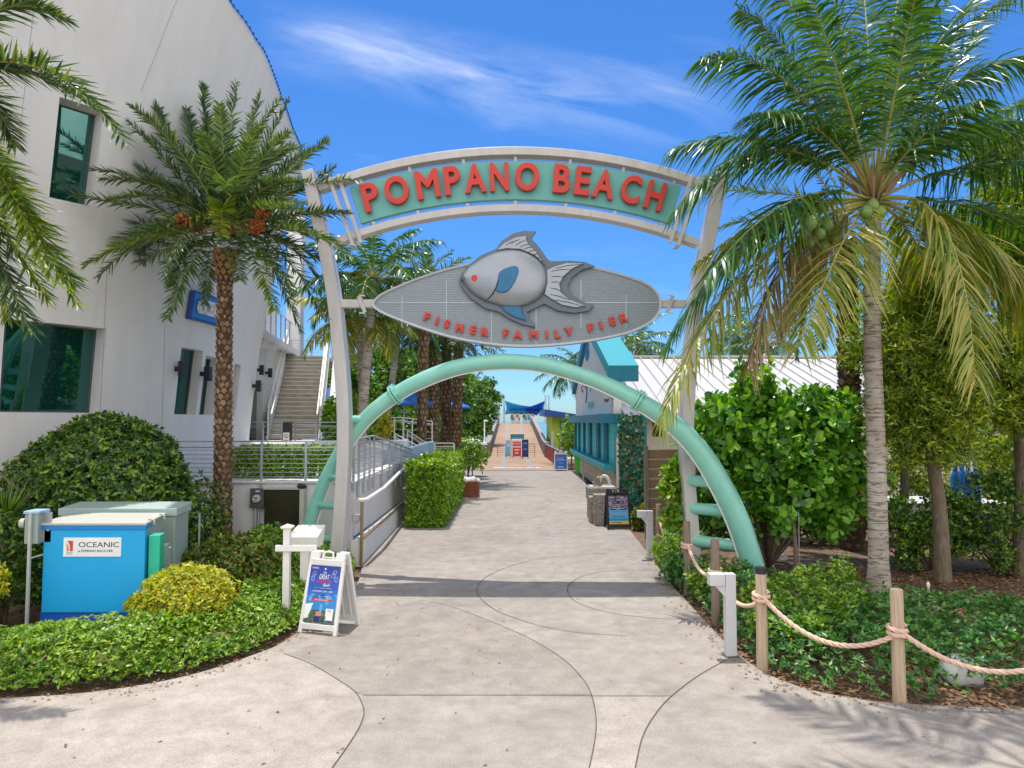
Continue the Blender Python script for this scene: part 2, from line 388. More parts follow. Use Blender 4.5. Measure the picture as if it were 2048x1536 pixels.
def rope():
    m, N, b = base_mat('twisted_rope')
    tc = N.n('ShaderNodeTexCoord'); no = N.n('ShaderNodeTexNoise', inp={'Vector': tc.outputs['Object'], 'Scale': 60.0})
    c = N.mix(no.outputs[0], (.56, .36, .26), (.80, .57, .44)); N.nt.links.new(c, b.inputs['Base Color']); b.inputs['Roughness'].default_value = .9
    return m
M['rope'] = rope()
def planks():
    m, N, b = base_mat('deck_planks')
    tc = N.n('ShaderNodeTexCoord'); v = tc.outputs['Object']; sp = N.n('ShaderNodeSeparateXYZ', inp={0: v})
    row = N.math('FLOOR', N.math('MULTIPLY', sp.outputs[1], 3.0)); fr = N.math('FRACT', N.math('MULTIPLY', sp.outputs[1], 3.0))
    wn_ = N.n('ShaderNodeTexWhiteNoise', noise_dimensions='1D', inp={'W': row})
    st = N.n('ShaderNodeMapping', inp={'Vector': v, 'Scale': (.8, 6, 1)}); no = N.n('ShaderNodeTexNoise', inp={'Vector': st.outputs[0], 'Scale': 2.0, 'Detail': 6.0})
    c = N.mix(wn_.outputs[0], (.25, .155, .088), (.40, .27, .165)); c = N.mix(N.math('MULTIPLY', no.outputs[0], .35), c, (.36, .24, .15))
    c = N.mix(N.math('LESS_THAN', fr, .06), c, (.08, .05, .03)); N.nt.links.new(c, b.inputs['Base Color']); b.inputs['Roughness'].default_value = .8
    return m
M['deck'] = planks()
def cocotrunk():
    m, N, b = base_mat('ringed_coconut_bark')
    tc = N.n('ShaderNodeTexCoord'); v = tc.outputs['Object']
    wv = N.n('ShaderNodeTexWave', wave_type='BANDS', bands_direction='Z', wave_profile='SAW', inp={'Vector': v, 'Scale': 1.9, 'Distortion': 1.6, 'Detail': 3.0, 'Detail Scale': 3.0})
    no = N.n('ShaderNodeTexNoise', inp={'Vector': v, 'Scale': 3.0, 'Detail': 6.0})
    n2 = N.n('ShaderNodeMapping', inp={'Vector': v, 'Scale': (1.5, 1.5, 9)}); n3 = N.n('ShaderNodeTexNoise', inp={'Vector': n2.outputs[0], 'Scale': 3.0, 'Detail': 5.0})
    c = N.mix(N.math('MULTIPLY_ADD', no.outputs[0], 2.4, -.7, clamp=True), (.33, .265, .21), (.56, .50, .435))
    c = N.mix(N.math('MULTIPLY', N.math('GREATER_THAN', n3.outputs[0], .56), .75), c, (.13, .09, .06))
    c = N.mix(N.math('MULTIPLY', N.math('GREATER_THAN', wv.outputs[1], .88), N.math('MULTIPLY_ADD', no.outputs[0], 4.0, -1.6, clamp=True)), c, (.15, .11, .08))
    N.nt.links.new(c, b.inputs['Base Color']); b.inputs['Roughness'].default_value = .9
    bn = N.n('ShaderNodeBump', inp={'Strength': .6, 'Distance': .02, 'Height': N.math('ADD', wv.outputs[1], n3.outputs[0])}); N.nt.links.new(bn.outputs[0], b.inputs['Normal'])
    return m
M['trunk_coco'] = cocotrunk()
# ------------------------------------------------------------------ foliage
def nrmz(a): return a/np.maximum(np.linalg.norm(a, axis=-1, keepdims=True), 1e-9)
def quad_mesh(name, verts, nfv):
    """verts (n,k,3) grids of leaf vertices; nfv = list of faces on one leaf"""
    n, k, _ = verts.shape
    me = bpy.data.meshes.new(name); me.vertices.add(n*k); me.vertices.foreach_set('co', verts.astype(np.float32).ravel())
    base = (np.arange(n)*k)[:, None]
    loops = []; tot = []
    fl = np.concatenate([np.array(f) for f in nfv]); sizes = np.array([len(f) for f in nfv])
    li = (base+fl[None, :]).ravel(); ls = np.tile(sizes, n)
    me.loops.add(len(li)); me.loops.foreach_set('vertex_index', li.astype(np.int32))
    st = np.concatenate([[0], np.cumsum(ls)[:-1]])
    me.polygons.add(len(ls)); me.polygons.foreach_set('loop_start', st.astype(np.int32)); me.polygons.foreach_set('loop_total', ls.astype(np.int32))
    me.update(calc_edges=True); return me
LEAF = {
 'oval': (np.array([(0, 0, 0), (.45, -.26, .07), (1, 0, -.02), (.45, .26, .07)]), [(0, 1, 2), (0, 2, 3)]),
 'lance': (np.array([(0, 0, 0), (.4, -.15, .05), (1, 0, -.06), (.4, .15, .05)]), [(0, 1, 2), (0, 2, 3)]),
 'paddle': (np.array([(0, 0, 0), (.35, -.13, .02), (.68, -.28, .06), (.93, -.17, .04), (1, 0, 0), (.93, .17, .04), (.68, .28, .06), (.35, .13, .02)]),
            [(0, 1, 2, 3, 4), (0, 4, 5, 6, 7)]),
}
def rosettes(cent, axis, k, size, rng, kind='oval', tilt=.5, jit=.35):
    """k leaves of about `size` fanned round each centre's axis"""
    n = len(cent); axis = nrmz(axis)
    r = rng.normal(size=(n, 3)); x = nrmz(np.cross(axis, r)); y = np.cross(axis, x)
    out = []
    T, F = LEAF[kind]
    for j in range(k):
        a = 2*np.pi*j/k+rng.uniform(-jit, jit, n)*2
        tl = tilt+rng.uniform(-jit, jit, n)
        d = nrmz((x*np.cos(a)[:, None]+y*np.sin(a)[:, None])*np.cos(tl)[:, None]+axis*np.sin(tl)[:, None])
        s = np.cross(axis, d); s = nrmz(s+rng.normal(size=(n, 3))*.15); nn = np.cross(d, s)
        sz = (size*rng.uniform(.5, 1.32, n))[:, None, None]
        out.append(cent[:, None, :]+sz*(d[:, None, :]*T[None, :, 0:1]+s[:, None, :]*T[None, :, 1:2]+nn[:, None, :]*T[None, :, 2:3]))
    return np.concatenate(out), F
def lump(d, seed, amp):
    r = np.random.default_rng(seed); f = np.ones(len(d))
    for i in range(7):
        k = r.normal(size=3)*(1.5+i*.9); f += amp*np.sin(d@k+r.uniform(0, 6.28))/(1+.35*i)
    return f
def blob_pts(c, rad, n, rng, seed=0, amp=.09, inner=.62, zmin=-1.0, power=2.2):
    """points in the outer shell of a lumpy ellipsoid, with outward directions"""
    d = nrmz(rng.normal(size=(int(n*1.6), 3))); d = d[d[:, 2] > zmin][:n]
    f = lump(d, seed, amp); r = inner+(1-inner)*rng.uniform(0, 1, len(d))**(1/power)
    p = np.array(c)+d*np.array(rad)*(f*r)[:, None]
    return p, nrmz(d/np.array(rad))
def clump_pts(c, rad, nclump, crad, per, rng, seed=0, zmin=-1.0, amp=.12, inner=.55):
    """many small leafy clumps spread through a crown: uneven outline, gaps between"""
    cc, _ = blob_pts(c, rad, nclump, rng, seed, amp, inner, zmin, 1.6)
    d = nrmz(rng.normal(size=(len(cc)*per, 3))); rr = rng.uniform(.3, 1, len(d))**.6
    q = np.repeat(cc, per, 0)+d*np.array([1, 1, .7])*(rr*crad*np.repeat(rng.uniform(.6, 1.25, len(cc)), per))[:, None]
    return q, d, cc
def leaves(name, pts, axes, k, size, mat, rng, kind='oval', tilt=.5, parent=None, up=.6, jit=.35, rnd=.5):
    ax = nrmz(nrmz(axes)+np.array([0, 0, up])+rng.normal(size=pts.shape)*rnd)
    v, F = rosettes(pts, ax, k, size, rng, kind, tilt, jit)
    me = quad_mesh(name, v, F)
    return link_mesh(name, me, mat, parent)
def stems(name, base, tips, r, mat, parent, rng, wob=.08):
    mb = MB()
    for t in tips:
        a, b = Vector(base), Vector(t); m = a.lerp(b, .55)+Vector((rng.normal()*wob, rng.normal()*wob, abs(rng.normal())*wob))
        mb.tube([a, a.lerp(m, .5), m, b], [r, r*.8, r*.6, r*.25], 6)
    return mb.build(name, mat, parent, smooth=180)
# ------------------------------------------------------------------ palms
def frond_mesh(S, C, T, n, L, W_, kind, rng, r0=.022, t0=.12):
    """pinnate leaf along a quadratic curve: stem + two rows of leaflets; returns (stem MB, leaflet verts)"""
    S, C, T = (np.array(a, float) for a in (S, C, T))
    t = np.linspace(0, 1, 14); pts = ((1-t)**2)[:, None]*S+(2*t*(1-t))[:, None]*C+(t**2)[:, None]*T
    mb = MB(); mb.tube([Vector(p) for p in pts], [r0*(1-.85*a) for a in t], 5)
    out = []
    for sg in (-1, 1):
        tt = np.linspace(t0, 1, n)+rng.uniform(-.3, .3, n)/n; tt = np.clip(tt, t0, 1)
        b = ((1-tt)**2)[:, None]*S+(2*tt*(1-tt))[:, None]*C+(tt**2)[:, None]*T
        tan = nrmz(2*(1-tt)[:, None]*(C-S)+2*tt[:, None]*(T-C))
        side = np.cross(tan, [0, 0, 1.0]); ref = np.cross(C-S, T-S)
        side = nrmz(side+np.sign((side*ref).sum(1, keepdims=True)+1e-6)*nrmz(ref[None, :])*.15)
        nr = np.cross(side, tan)
        if kind == 'date':
            prof = np.clip(.30+1.1*(tt-t0)/(1-t0)*2.2, 0, 1)*np.clip(1.15-.75*tt**2.2, .3, 1)
            fw = .70+.5*tt; lift = .40+rng.normal(size=n)*.45; droop = .02+.10*tt+.08*rng.uniform(0, 1, n)
        else:
            prof = np.clip(.5+2.5*(tt-t0), 0, 1)*np.clip(1.2-.85*tt**2, .28, 1)
            fw = .45+.55*tt; lift = .10+rng.normal(size=n)*.12; droop = .42+.42*rng.uniform(0, 1, n)
        d = nrmz(tan*fw[:, None]+side*sg+nr*lift[:, None]+rng.normal(size=(n, 3))*(.07 if kind == 'date' else .15))
        ln = L*prof*rng.uniform(.82, 1.1, n)
        wd = nrmz(np.cross(d, nrmz(nr+side*sg*.5+rng.normal(size=(n, 3))*.35)))
        ks = np.array([0, .3, .68, 1.0]); ws = np.array([.55, 1, .72, .06])*W_
        dz = np.array([0, 0, -1.0])
        c = b[:, None, :]+d[:, None, :]*(ln[:, None]*ks[None, :])[:, :, None]+dz*((droop*ln)[:, None]*(ks**1.9)[None, :])[:, :, None]
        wv = wd[:, None, :]*ws[None, :, None]
        v = np.stack([c-wv, c+wv], 2).reshape(n, 8, 3)
        out.append(v)
    return mb, np.concatenate(out)
FR_F = [(0, 1, 3, 2), (2, 3, 5, 4), (4, 5, 7, 6)]
def frond(parent, S, C, T, n, L, W_, kind, rng, mat, r0=.022, stem=None, t0=.12):
    mb, lv = frond_mesh(S, C, T, n, L, W_, kind, rng, r0, t0)
    me = quad_mesh('frond', lv, FR_F)
    o = link_mesh('frond', me, mat, parent)
    mb.build('frond_stem', stem or M['rachis'], o, smooth=180)
    return o
def crown(parent, fr, n, L, W_, kind, rng, mat, r0=.02, t0=.12, name='crown'):
    """a whole crown of fronds as one mesh (far palms); fr = list of (S,C,T)"""
    vs = []; mb = MB()
    for S, C, T in fr:
        m, v = frond_mesh(S, C, T, n, L, W_, kind, rng, r0, t0); vs.append(v); mb.add(m.v, m.f)
    o = link_mesh(name, quad_mesh(name, np.concatenate(vs), FR_F), mat, parent)
    mb.build('frond_stem', M['rachis'], o, smooth=180); return o
def auto_fronds(S, n, length, rng, emin=-.5, emax=1.25, bend=.6, azs=None):
    S = np.array(S, float); out = []
    for i in range(n):
        a = azs[i] if azs is not None else 2.399963*i+rng.uniform(-.2, .2)
        q = (i+.5)/n; e = emax+(emin-emax)*q**.85; l = length*rng.uniform(.85, 1.1)
        h = np.array([math.cos(a), math.sin(a), 0]); u = np.array([0, 0, 1.0])
        e1 = max(e, -.2)+.25; C = S+(h*math.cos(e1)+u*math.sin(e1))*l*.55
        e2 = e-bend; T = C+(h*math.cos(e2)+u*math.sin(e2))*l*.55
        out.append((S+h*.06, C, T))
    return out
def px_frond(S, cpx, tpx, Y):
    """frond by where its bend and its tip stand in the photograph's frame, with its own depth"""
    return S, P(cpx[0], cpx[1], Y+cpx[2]), P(tpx[0], tpx[1], Y+tpx[2])
def date_trunk(parent, base, top, r0, r1, rng, rows=44, per=11, mat=None, detail=True):
    base, top = Vector(base), Vector(top); mb = MB(); H = (top-base).length; ax = (top-base).normalized()
    mb.tube([base.lerp(top, i/10) for i in range(11)], [r0*1.12*(1-i/10)+r1*(i/10) if i < 2 else r0+(r1-r0)*i/10 for i in range(11)], 14)
    nbody = len(mb.f)
    if detail:
        x = ax.cross(Vector((0, 1, 0))).normalized(); y = ax.cross(x)
        for i in range(rows):
            f = (i+.5)/rows; c = base.lerp(top, f); r = r0+(r1-r0)*f
            for k in range(per):
                a = 2*math.pi*(k+.5*(i % 2))/per+rng.uniform(-.08, .08)
                h = x*math.cos(a)+y*math.sin(a); s = h.cross(ax)
                w = 2*math.pi*r/per*.5; hh = H/rows*.62; out = r*rng.uniform(.14, .3)
                p = c+h*(r*.96)
                mb.add([p-s*w, p-ax*hh*.9, p+s*w, p+ax*hh*.5, p+h*out+ax*hh*.75+s*w*.5, p+h*out+ax*hh*.75-s*w*.5, p+h*out*.75-ax*hh*.3],
                       [(0, 1, 6), (1, 2, 6), (0, 6, 5), (6, 2, 4), (5, 6, 4), (0, 5, 3), (2, 3, 4), (3, 5, 4)])
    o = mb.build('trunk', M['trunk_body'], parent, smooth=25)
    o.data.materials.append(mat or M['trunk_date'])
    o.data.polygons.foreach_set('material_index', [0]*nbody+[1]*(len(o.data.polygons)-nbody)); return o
def curved_trunk(parent, pts, rs, mat, seg=12):
    mb = MB(); P4 = [Vector(p) for p in pts]; n = 24; path = []; rad = []
    for i in range(n+1):
        f = i/n*(len(P4)-1); k = min(int(f), len(P4)-2); u = f-k
        a, b, c, d = P4[max(k-1, 0)], P4[k], P4[k+1], P4[min(k+2, len(P4)-1)]
        path.append(.5*((2*b)+(c-a)*u+(2*a-5*b+4*c-d)*u*u+(3*b-a-3*c+d)*u**3)); rad.append(rs[k]*(1-u)+rs[k+1]*u)
    mb.tube(path, rad, seg); return mb.build('trunk', mat, parent, smooth=180)
def fruit(parent, name, c, rad, n, r, mat, rng, strands=0):
    mb = MB(); c = Vector(c)
    for i in range(n):
        d = Vector(rng.normal(size=3)); d.normalize(); q = c+Vector((d.x*rad[0], d.y*rad[1], d.z*rad[2]))*rng.uniform(.4, 1)
        mb.lathe(q-Vector((0, 0, r)), [(r*.1, 0), (r*.8, r*.5), (r, r), (r*.75, r*1.6), (r*.1, r*2)], 6)
    for i in range(strands):
        d = Vector(rng.normal(size=3)); d.normalize(); q = c+Vector((d.x*rad[0], d.y*rad[1], -abs(d.z)*rad[2]*.8))
        mb.tube([c+Vector((0, 0, rad[2])), c.lerp(q, .6)+Vector((0, 0, rad[2]*.5)), q], r*.35, 4)
    return mb.build(name, mat, parent, smooth=180)

# ------------------------------------------------------------------ ground, walkway, sea
STRUCT = 'structure'
def sheet(name, pts, z, mat, thick=0.0):
    mb = MB(); pts = [Vector((p[0], p[1], z)) for p in pts]
    a = sum(pts[i].x*pts[(i+1) % len(pts)].y-pts[(i+1) % len(pts)].x*pts[i].y for i in range(len(pts)))
    if a < 0: pts.reverse()
    if thick: mb.prism(pts[::-1], (0, 0, -thick)); mb.f = [f[::-1] for f in mb.f]; mb.v = mb.v
    else: mb.add(pts, [tuple(range(len(pts)))])
    o = mb.build(name, mat, loc=(0, 0, 0)); o['kind'] = STRUCT; return o
def smooth_line(pts, n=6):
    P4 = [Vector((p[0], p[1], 0)) for p in pts]; out = []
    for k in range(len(P4)-1):
        a, b, c, d = P4[max(k-1, 0)], P4[k], P4[k+1], P4[min(k+2, len(P4)-1)]
        for i in range(n):
            u = i/n; out.append(.5*((2*b)+(c-a)*u+(2*a-5*b+4*c-d)*u*u+(3*b-a-3*c+d)*u**3))
    out.append(P4[-1]); return out
def gl(pxs, z=0): return [G(x, y, z) for x, y in pxs]
gp = MB()
gp.add([(-90, -30, 0), (90, -30, 0), (90, 60, 0), (-90, 60, 0)], [(0, 1, 2, 3)])
gp.v = [(a, b, -.07) for a, b, c in gp.v]
ground = gp.build('ground', M['soil'], loc=(0, 0, 0)); tag(ground, kind=STRUCT)
sheet('beach', [(-400, 60), (400, 60), (400, 92), (-400, 92)], -.07, M['sand'])
sheet('sea', [(-9000, 92), (9000, 92), (9000, 16000), (-9000, 16000)], -.10, M['seawater'])
LEFT_EDGE = [(0, 1396), (130, 1389), (250, 1375), (350, 1357), (430, 1336), (500, 1312), (556, 1290), (600, 1262), (655, 1222), (712, 1172), (727, 1118)]
le = smooth_line(gl(LEFT_EDGE), 5)
RIGHT_EDGE = [(1258, 1058), (1300, 1112), (1335, 1160), (1375, 1204), (1425, 1258), (1470, 1303), (1530, 1345), (1620, 1379), (1750, 1402), (1900, 1412), (2048, 1416)]
re_ = smooth_line(gl(RIGHT_EDGE), 5)
far_l = G(905, 941); far_r = G(1150, 941)
walk = [Vector((-16, -6, 0)), Vector((16, -6, 0)), Vector((16, 7.5, 0))]+re_[::-1]+[G(1240, 1040), G(1190, 992), G(1158, 949), far_r, far_l, Vector((-3.66, 26, 0))]+le[::-1]+[Vector((-16, 7.7, 0))]
sheet('walkway', walk, 0.0, M['concrete'], .12)
jm = MB()
def joint(pxs, w=.011, n=8):
    ln = smooth_line(gl(pxs), n)
    for i in range(len(ln)-1):
        a, b = ln[i], ln[i+1]; d = (b-a).normalized(); s = Vector((-d.y, d.x, 0))*w*.5; d = d*.002
        jm.add([(p.x, p.y, .008) for p in (a-s-d, a+s-d, b+s+d, b-s+d)], [(0, 3, 2, 1)])
joint([(568, 1308), (620, 1328), (672, 1358), (710, 1385), (727, 1418), (722, 1448), (700, 1486), (662, 1540)])
joint([(727, 1391), (940, 1391), (1183, 1392)]); joint([(1183, 1393), (1343, 1393)])
joint([(840, 1200), (900, 1213), (985, 1245), (1060, 1278), (1125, 1318), (1165, 1358), (1183, 1391), (1192, 1435), (1190, 1480), (1178, 1540)])
joint([(1468, 1312), (1400, 1350), (1343, 1393), (1310, 1430), (1285, 1475), (1270, 1540)])
joint([(1215, 1107), (1120, 1112), (1040, 1127), (980, 1150), (955, 1175), (962, 1198), (1000, 1225), (1080, 1252), (1160, 1266), (1250, 1272)])
joint([(1340, 1142), (1250, 1141), (1180, 1148), (1140, 1168), (1138, 1190), (1160, 1208), (1220, 1226), (1310, 1237), (1380, 1239)])
joint([(860, 1030), (960, 1031), (1050, 1026), (1098, 1010), (1095, 998), (1050, 985), (985, 975)])
joint([(1010, 958), (1020, 965), (1060, 969), (1120, 970)]); joint([(900, 1058), (1050, 1060), (1180, 1060)])
sheet('walkway_slab', smooth_line(gl([(568, 1308), (620, 1328), (672, 1358), (710, 1385), (727, 1418), (722, 1448), (700, 1486), (662, 1540)]), 6)+[G(300, 1700), G(-300, 1700), Vector((-7.5, 7.5, 0))]+[p+Vector((.012, -.012, 0)) for p in le[:29]], .004, M['concrete_pale'])
sheet('walkway_slab', smooth_line(gl([(1183, 1391), (1192, 1435), (1190, 1480), (1178, 1540), (1160, 1600)]), 6)+smooth_line(gl([(1262, 1600), (1270, 1540), (1285, 1475), (1310, 1430), (1343, 1393)]), 6), .004, M['concrete_pale'])
sheet('walkway_slab', smooth_line(gl([(840, 1200), (900, 1213), (985, 1245), (1060, 1278), (1125, 1318), (1165, 1358), (1183, 1390)]), 6)+[G(940, 1390), G(728, 1390)]+smooth_line(gl([(710, 1384), (672, 1357), (620, 1327), (572, 1309)]), 6)+[G(640, 1285), G(740, 1225)], .004, M['concrete_dim'])
jo = jm.build('walkway_joints', M['joint'], loc=(0, 0, 0)); tag(jo, kind=STRUCT)

# ------------------------------------------------------------------ entrance gateway
GY = 14.6
gate = thing('entrance_gateway', 'curved beige steel gateway arch carrying the POMPANO BEACH sign across the walkway', 'gateway', (0.07, GY, 0))
def GP(px, py, dy=0.0): return P(px, py, GY+dy)
PC = 1031.0
half = [(345, 413), (394, 402), (479, 384), (519, 375), (600, 361), (700, 350), (790, 343), (880, 341), (990, 346), (1090, 354), (1148, 361)]
for sg in (-1, 1):
    pts = [GP(PC+sg*h_, y) for y, h_ in half]; ln = []
    for k in range(len(pts)-1):
        a, b, c, d = pts[max(k-1, 0)], pts[k], pts[k+1], pts[min(k+2, len(pts)-1)]
        for i in range(4):
            u = i/4; ln.append(.5*((2*b)+(c-a)*u+(2*a-5*b+4*c-d)*u*u+(3*b-a-3*c+d)*u**3))
    ln.append(pts[-1]+Vector((0, 0, -.25)))
    mb = MB(); w, dp = .125, .19; vs = []
    for i, p in enumerate(ln):
        t = (ln[min(i+1, len(ln)-1)]-ln[max(i-1, 0)]).normalized(); x = Vector((t.z, 0, -t.x)).normalized()
        if x.x < 0: x = -x
        vs += [p-x*w+Vector((0, -dp, 0)), p+x*w+Vector((0, -dp, 0)), p+x*w+Vector((0, dp, 0)), p-x*w+Vector((0, dp, 0))]
    fs = [(4*i+k, 4*i+(k+1) % 4, 4*i+4+(k+1) % 4, 4*i+4+k) for i in range(len(ln)-1) for k in range(4)]
    fs += [(3, 2, 1, 0), tuple(4*(len(ln)-1)+k for k in range(4))]
    mb.add(vs, fs); mb.build('post', M['gatepaint'], gate, smooth=40, bev=.014)
CC = (1031, 1403)
def arc(r, x): return CC[0]+x, CC[1]-math.sqrt(r*r-x*x)
def ring_beam(name, r_out, r_in, xh, y0, y1, mat, n=44, bev=.01):
    mb = MB(); vs = []
    a0 = math.asin(xh/r_out)
    for i in range(n+1):
        a = -a0+2*a0*i/n
        for r, y in ((r_out, y0), (r_in, y0), (r_in, y1), (r_out, y1)): vs.append(GP(CC[0]+r*math.sin(a), CC[1]-r*math.cos(a), 0)*1+Vector((0, y, 0)))
    fs = [(4*i+k, 4*i+(k+1) % 4, 4*i+4+(k+1) % 4, 4*i+4+k) for i in range(n) for k in range(4)]+[(3, 2, 1, 0), tuple(4*n+k for k in range(4))]
    mb.add(vs, fs); return mb.build(name, mat, gate, smooth=30, bev=bev)
ring_beam('upper_beam', 1105, 1089, 395, -.14, .14, M['gatepaint'])
ring_beam('lower_beam', 991, 977, 366, -.14, .14, M['gatepaint'])
panel = ring_beam('sign_panel', 1078, 1001, 330, -.10, .02, M['teal_panel'])
tb = MB(); ORG[panel.name] = ORG[gate.name]
for ch, px, hw in zip("POMPANOBEACH", (745, 796, 857, 906, 951, 999, 1054, 1123, 1164, 1206, 1259, 1307), (36, 52, 50, 35, 46, 40, 51, 36, 33, 46, 42, 38)):
    a = math.asin((px-CC[0])/1044.0); rr = 1043
    c = GP(CC[0]+rr*math.sin(a), CC[1]-rr*math.cos(a), 0)+Vector((0, -.13, 0))
    tb = MB(); tb.text(ch, c, (math.cos(a), 0, -math.sin(a)), (math.sin(a), 0, math.cos(a)), .60, hw*.94/97.3, .10, bold=.032); tb.build('letter', M['red'], panel, smooth=30)
# hangers between the beams, end brackets and the wire mesh behind the panel
for x in (-300, -204, -100, 0, 105, 208, 308):
    for r0, r1 in ((1090, 1078), (1001, 990)):
        a = x/1040.0; mb = MB()
        mb.bar(GP(CC[0]+r0*math.sin(a), CC[1]-r0*math.cos(a), -.05), GP(CC[0]+r1*math.sin(a), CC[1]-r1*math.cos(a), -.05), .06, .05, (0, 1, 0))
        mb.build('hanger', M['greymetal'], gate)
for sg in (-1, 1):
    a = sg*.342
    for o in (0, .017):
        mb = MB(); aa = a-sg*o
        mb.bar(GP(CC[0]+1112*math.sin(aa), CC[1]-1112*math.cos(aa), -.17), GP(CC[0]+968*math.sin(aa), CC[1]-968*math.cos(aa), -.17), .075, .05, (0, 1, 0))
        if o == 0:
            q = GP(CC[0]+966*math.sin(aa), CC[1]-966*math.cos(aa), 0); mb.bar(q+Vector((0, -.19, 0)), q+Vector((0, .22, 0)), .09, .03)
            q = GP(CC[0]+1112*math.sin(aa), CC[1]-1112*math.cos(aa), 0); mb.bar(q+Vector((0, -.19, 0)), q+Vector((0, .22, 0)), .09, .03)
        mb.build('bracket', M['gatepaint'], gate, bev=.006)
mb = MB()
for r in np.arange(994, 1089, 5.2):
    xs = np.linspace(-.338, .338, 26)
    for i in range(25):
        mb.bar(GP(CC[0]+r*math.sin(xs[i]), CC[1]-r*math.cos(xs[i]), .06), GP(CC[0]+r*math.sin(xs[i+1]), CC[1]-r*math.cos(xs[i+1]), .06), .006, .006, (0, 1, 0))
for a in np.arange(-.338, .339, .0052):
    mb.bar(GP(CC[0]+991*math.sin(a), CC[1]-991*math.cos(a), .067), GP(CC[0]+1089*math.sin(a), CC[1]-1089*math.cos(a), .067), .006, .006, (0, 1, 0))
mb.build('wire_mesh', M['greymetal'], gate)
# surfboard sign
def zp(pts, sx, sy, k): return [(sx+x/k, sy+y/k) for x, y in pts]
def closed_smooth(pts, n=5):
    out = []; m = len(pts)
    for k in range(m):
        a, b, c, d = (np.array(pts[(k+j) % m], float) for j in (-1, 0, 1, 2))
        for i in range(n):
            u = i/n; out.append(tuple(.5*((2*b)+(c-a)*u+(2*a-5*b+4*c-d)*u*u+(3*b-a-3*c+d)*u**3)))
    return out
def plate(name, pxs, y0, th, mat, parent, bev=None, smooth=None, sub=0):
    if sub: pxs = closed_smooth(pxs, sub)
    pts = [GP(x, y, 0)+Vector((0, y0, 0)) for x, y in pxs]
    ar = sum(pts[i].x*pts[(i+1) % len(pts)].z-pts[(i+1) % len(pts)].x*pts[i].z for i in range(len(pts)))
    if ar < 0: pts.reverse()
    mb = MB(); mb.prism(pts[::-1], (0, th, 0)); mb.f = [f[::-1] for f in mb.f] if False else mb.f
    return mb.build(name, mat, parent, smooth=smooth, bev=bev)
board_px = zp([(345, 790), (372, 756), (430, 724), (560, 671), (700, 627), (850, 598), (1000, 587), (1150, 592), (1300, 612), (1420, 636), (1530, 668), (1610, 700), (1655, 740), (1672, 785), (1660, 836), (1615, 880), (1520, 922), (1350, 958), (1150, 980), (1000, 983), (850, 969), (700, 940), (550, 893), (420, 843), (365, 815)], 600, 270, 2.327)
board = plate('surfboard_panel', board_px, -.10, .20, M['boardgrey'], gate, sub=4, smooth=40)
mb = MB(); ring = [GP(x, y, 0)+Vector((0, -.0, 0)) for x, y in closed_smooth(board_px, 4)]
n = len(ring); vs = []
for i, p in enumerate(ring):
    t = (ring[(i+1) % n]-ring[i-1]).normalized(); o = Vector((t.z, 0, -t.x))
    vs += [p-o*.022+Vector((0, -.135, 0)), p+o*.022+Vector((0, -.125, 0)), p+o*.03+Vector((0, .14, 0)), p-o*.02+Vector((0, .14, 0))]
mb.add(vs, [(4*i+k, 4*i+(k+1) % 4, 4*((i+1) % n)+(k+1) % 4, 4*((i+1) % n)+k) for i in range(n) for k in range(4)])
mb.build('rim', M['greymetal'], board, smooth=40)
ORG[board.name] = ORG[gate.name]
sm = MB()
for px in (804, 893, 983, 1072, 1162, 1252): sm.bar(GP(px, 560 if 870 < px < 1250 else 590, -.103), GP(px, 690 if 900 < px < 1160 else 655, -.103), .012, .01, (0, 1, 0))
sm.bar(GP(757, 605, -.104), GP(1318, 605, -.104), .012, .01, (0, 1, 0)); sm.build('panel_seam', M['steel'], board)
Z3 = (700, 460, 3.2)
plate('fish_backing', zp([(705, 330), (722, 290), (765, 235), (840, 175), (938, 133), (970, 85), (1040, 38), (1110, 20), (1192, 24), (1166, 62), (1164, 80), (1188, 98), (1228, 150), (1262, 200), (1282, 214), (1400, 209), (1500, 218), (1562, 245), (1480, 268), (1412, 318), (1390, 372), (1420, 430), (1490, 470), (1556, 490), (1524, 528), (1430, 541), (1330, 527), (1240, 482), (1180, 512), (1132, 535), (1152, 580), (1188, 630), (1100, 612), (1020, 577), (958, 535), (870, 512), (780, 452), (728, 392), (705, 350)], *Z3), -.20, .095, M['fishback'], board, bev=.012, smooth=35)
fish_px = closed_smooth(zp([(722, 300), (750, 262), (795, 226), (870, 180), (960, 150), (1050, 143), (1130, 163), (1200, 205), (1248, 262), (1262, 330), (1240, 412), (1182, 468), (1090, 502), (990, 502), (930, 485), (868, 466), (790, 421), (750, 376), (728, 342), (718, 322)], *Z3), 2)
FC = (700+985/3.2, 460+330/3.2); FA = [math.atan2(y-FC[1], x-FC[0]) for x, y in fish_px]; FR_ = [math.hypot(x-FC[0], y-FC[1]) for x, y in fish_px]
_o = np.argsort(FA); FAs, FRs = np.array(FA)[_o], np.array(FR_)[_o]
def dome_y(px, py):
    r = math.hypot(px-FC[0], py-FC[1])/float(np.interp(math.atan2(py-FC[1], px-FC[0]), FAs, FRs, period=2*math.pi)); return -.235-.15*math.sqrt(max(0, 1-min(r, 1)**2.2))
mb = MB(); nf = len(fish_px); ks_ = [1, 1, .975, .94, .88, .78, .64, .45, .22]; vs = []
for j, k in enumerate(ks_):
    for x, y in fish_px:
        qx_, qy_ = FC[0]+(x-FC[0])*k, FC[1]+(y-FC[1])*k; vs.append(GP(qx_, qy_, 0)+Vector((0, -.19 if j == 0 else (-.235-.15*math.sqrt(max(0, 1-k**2.2))), 0)))
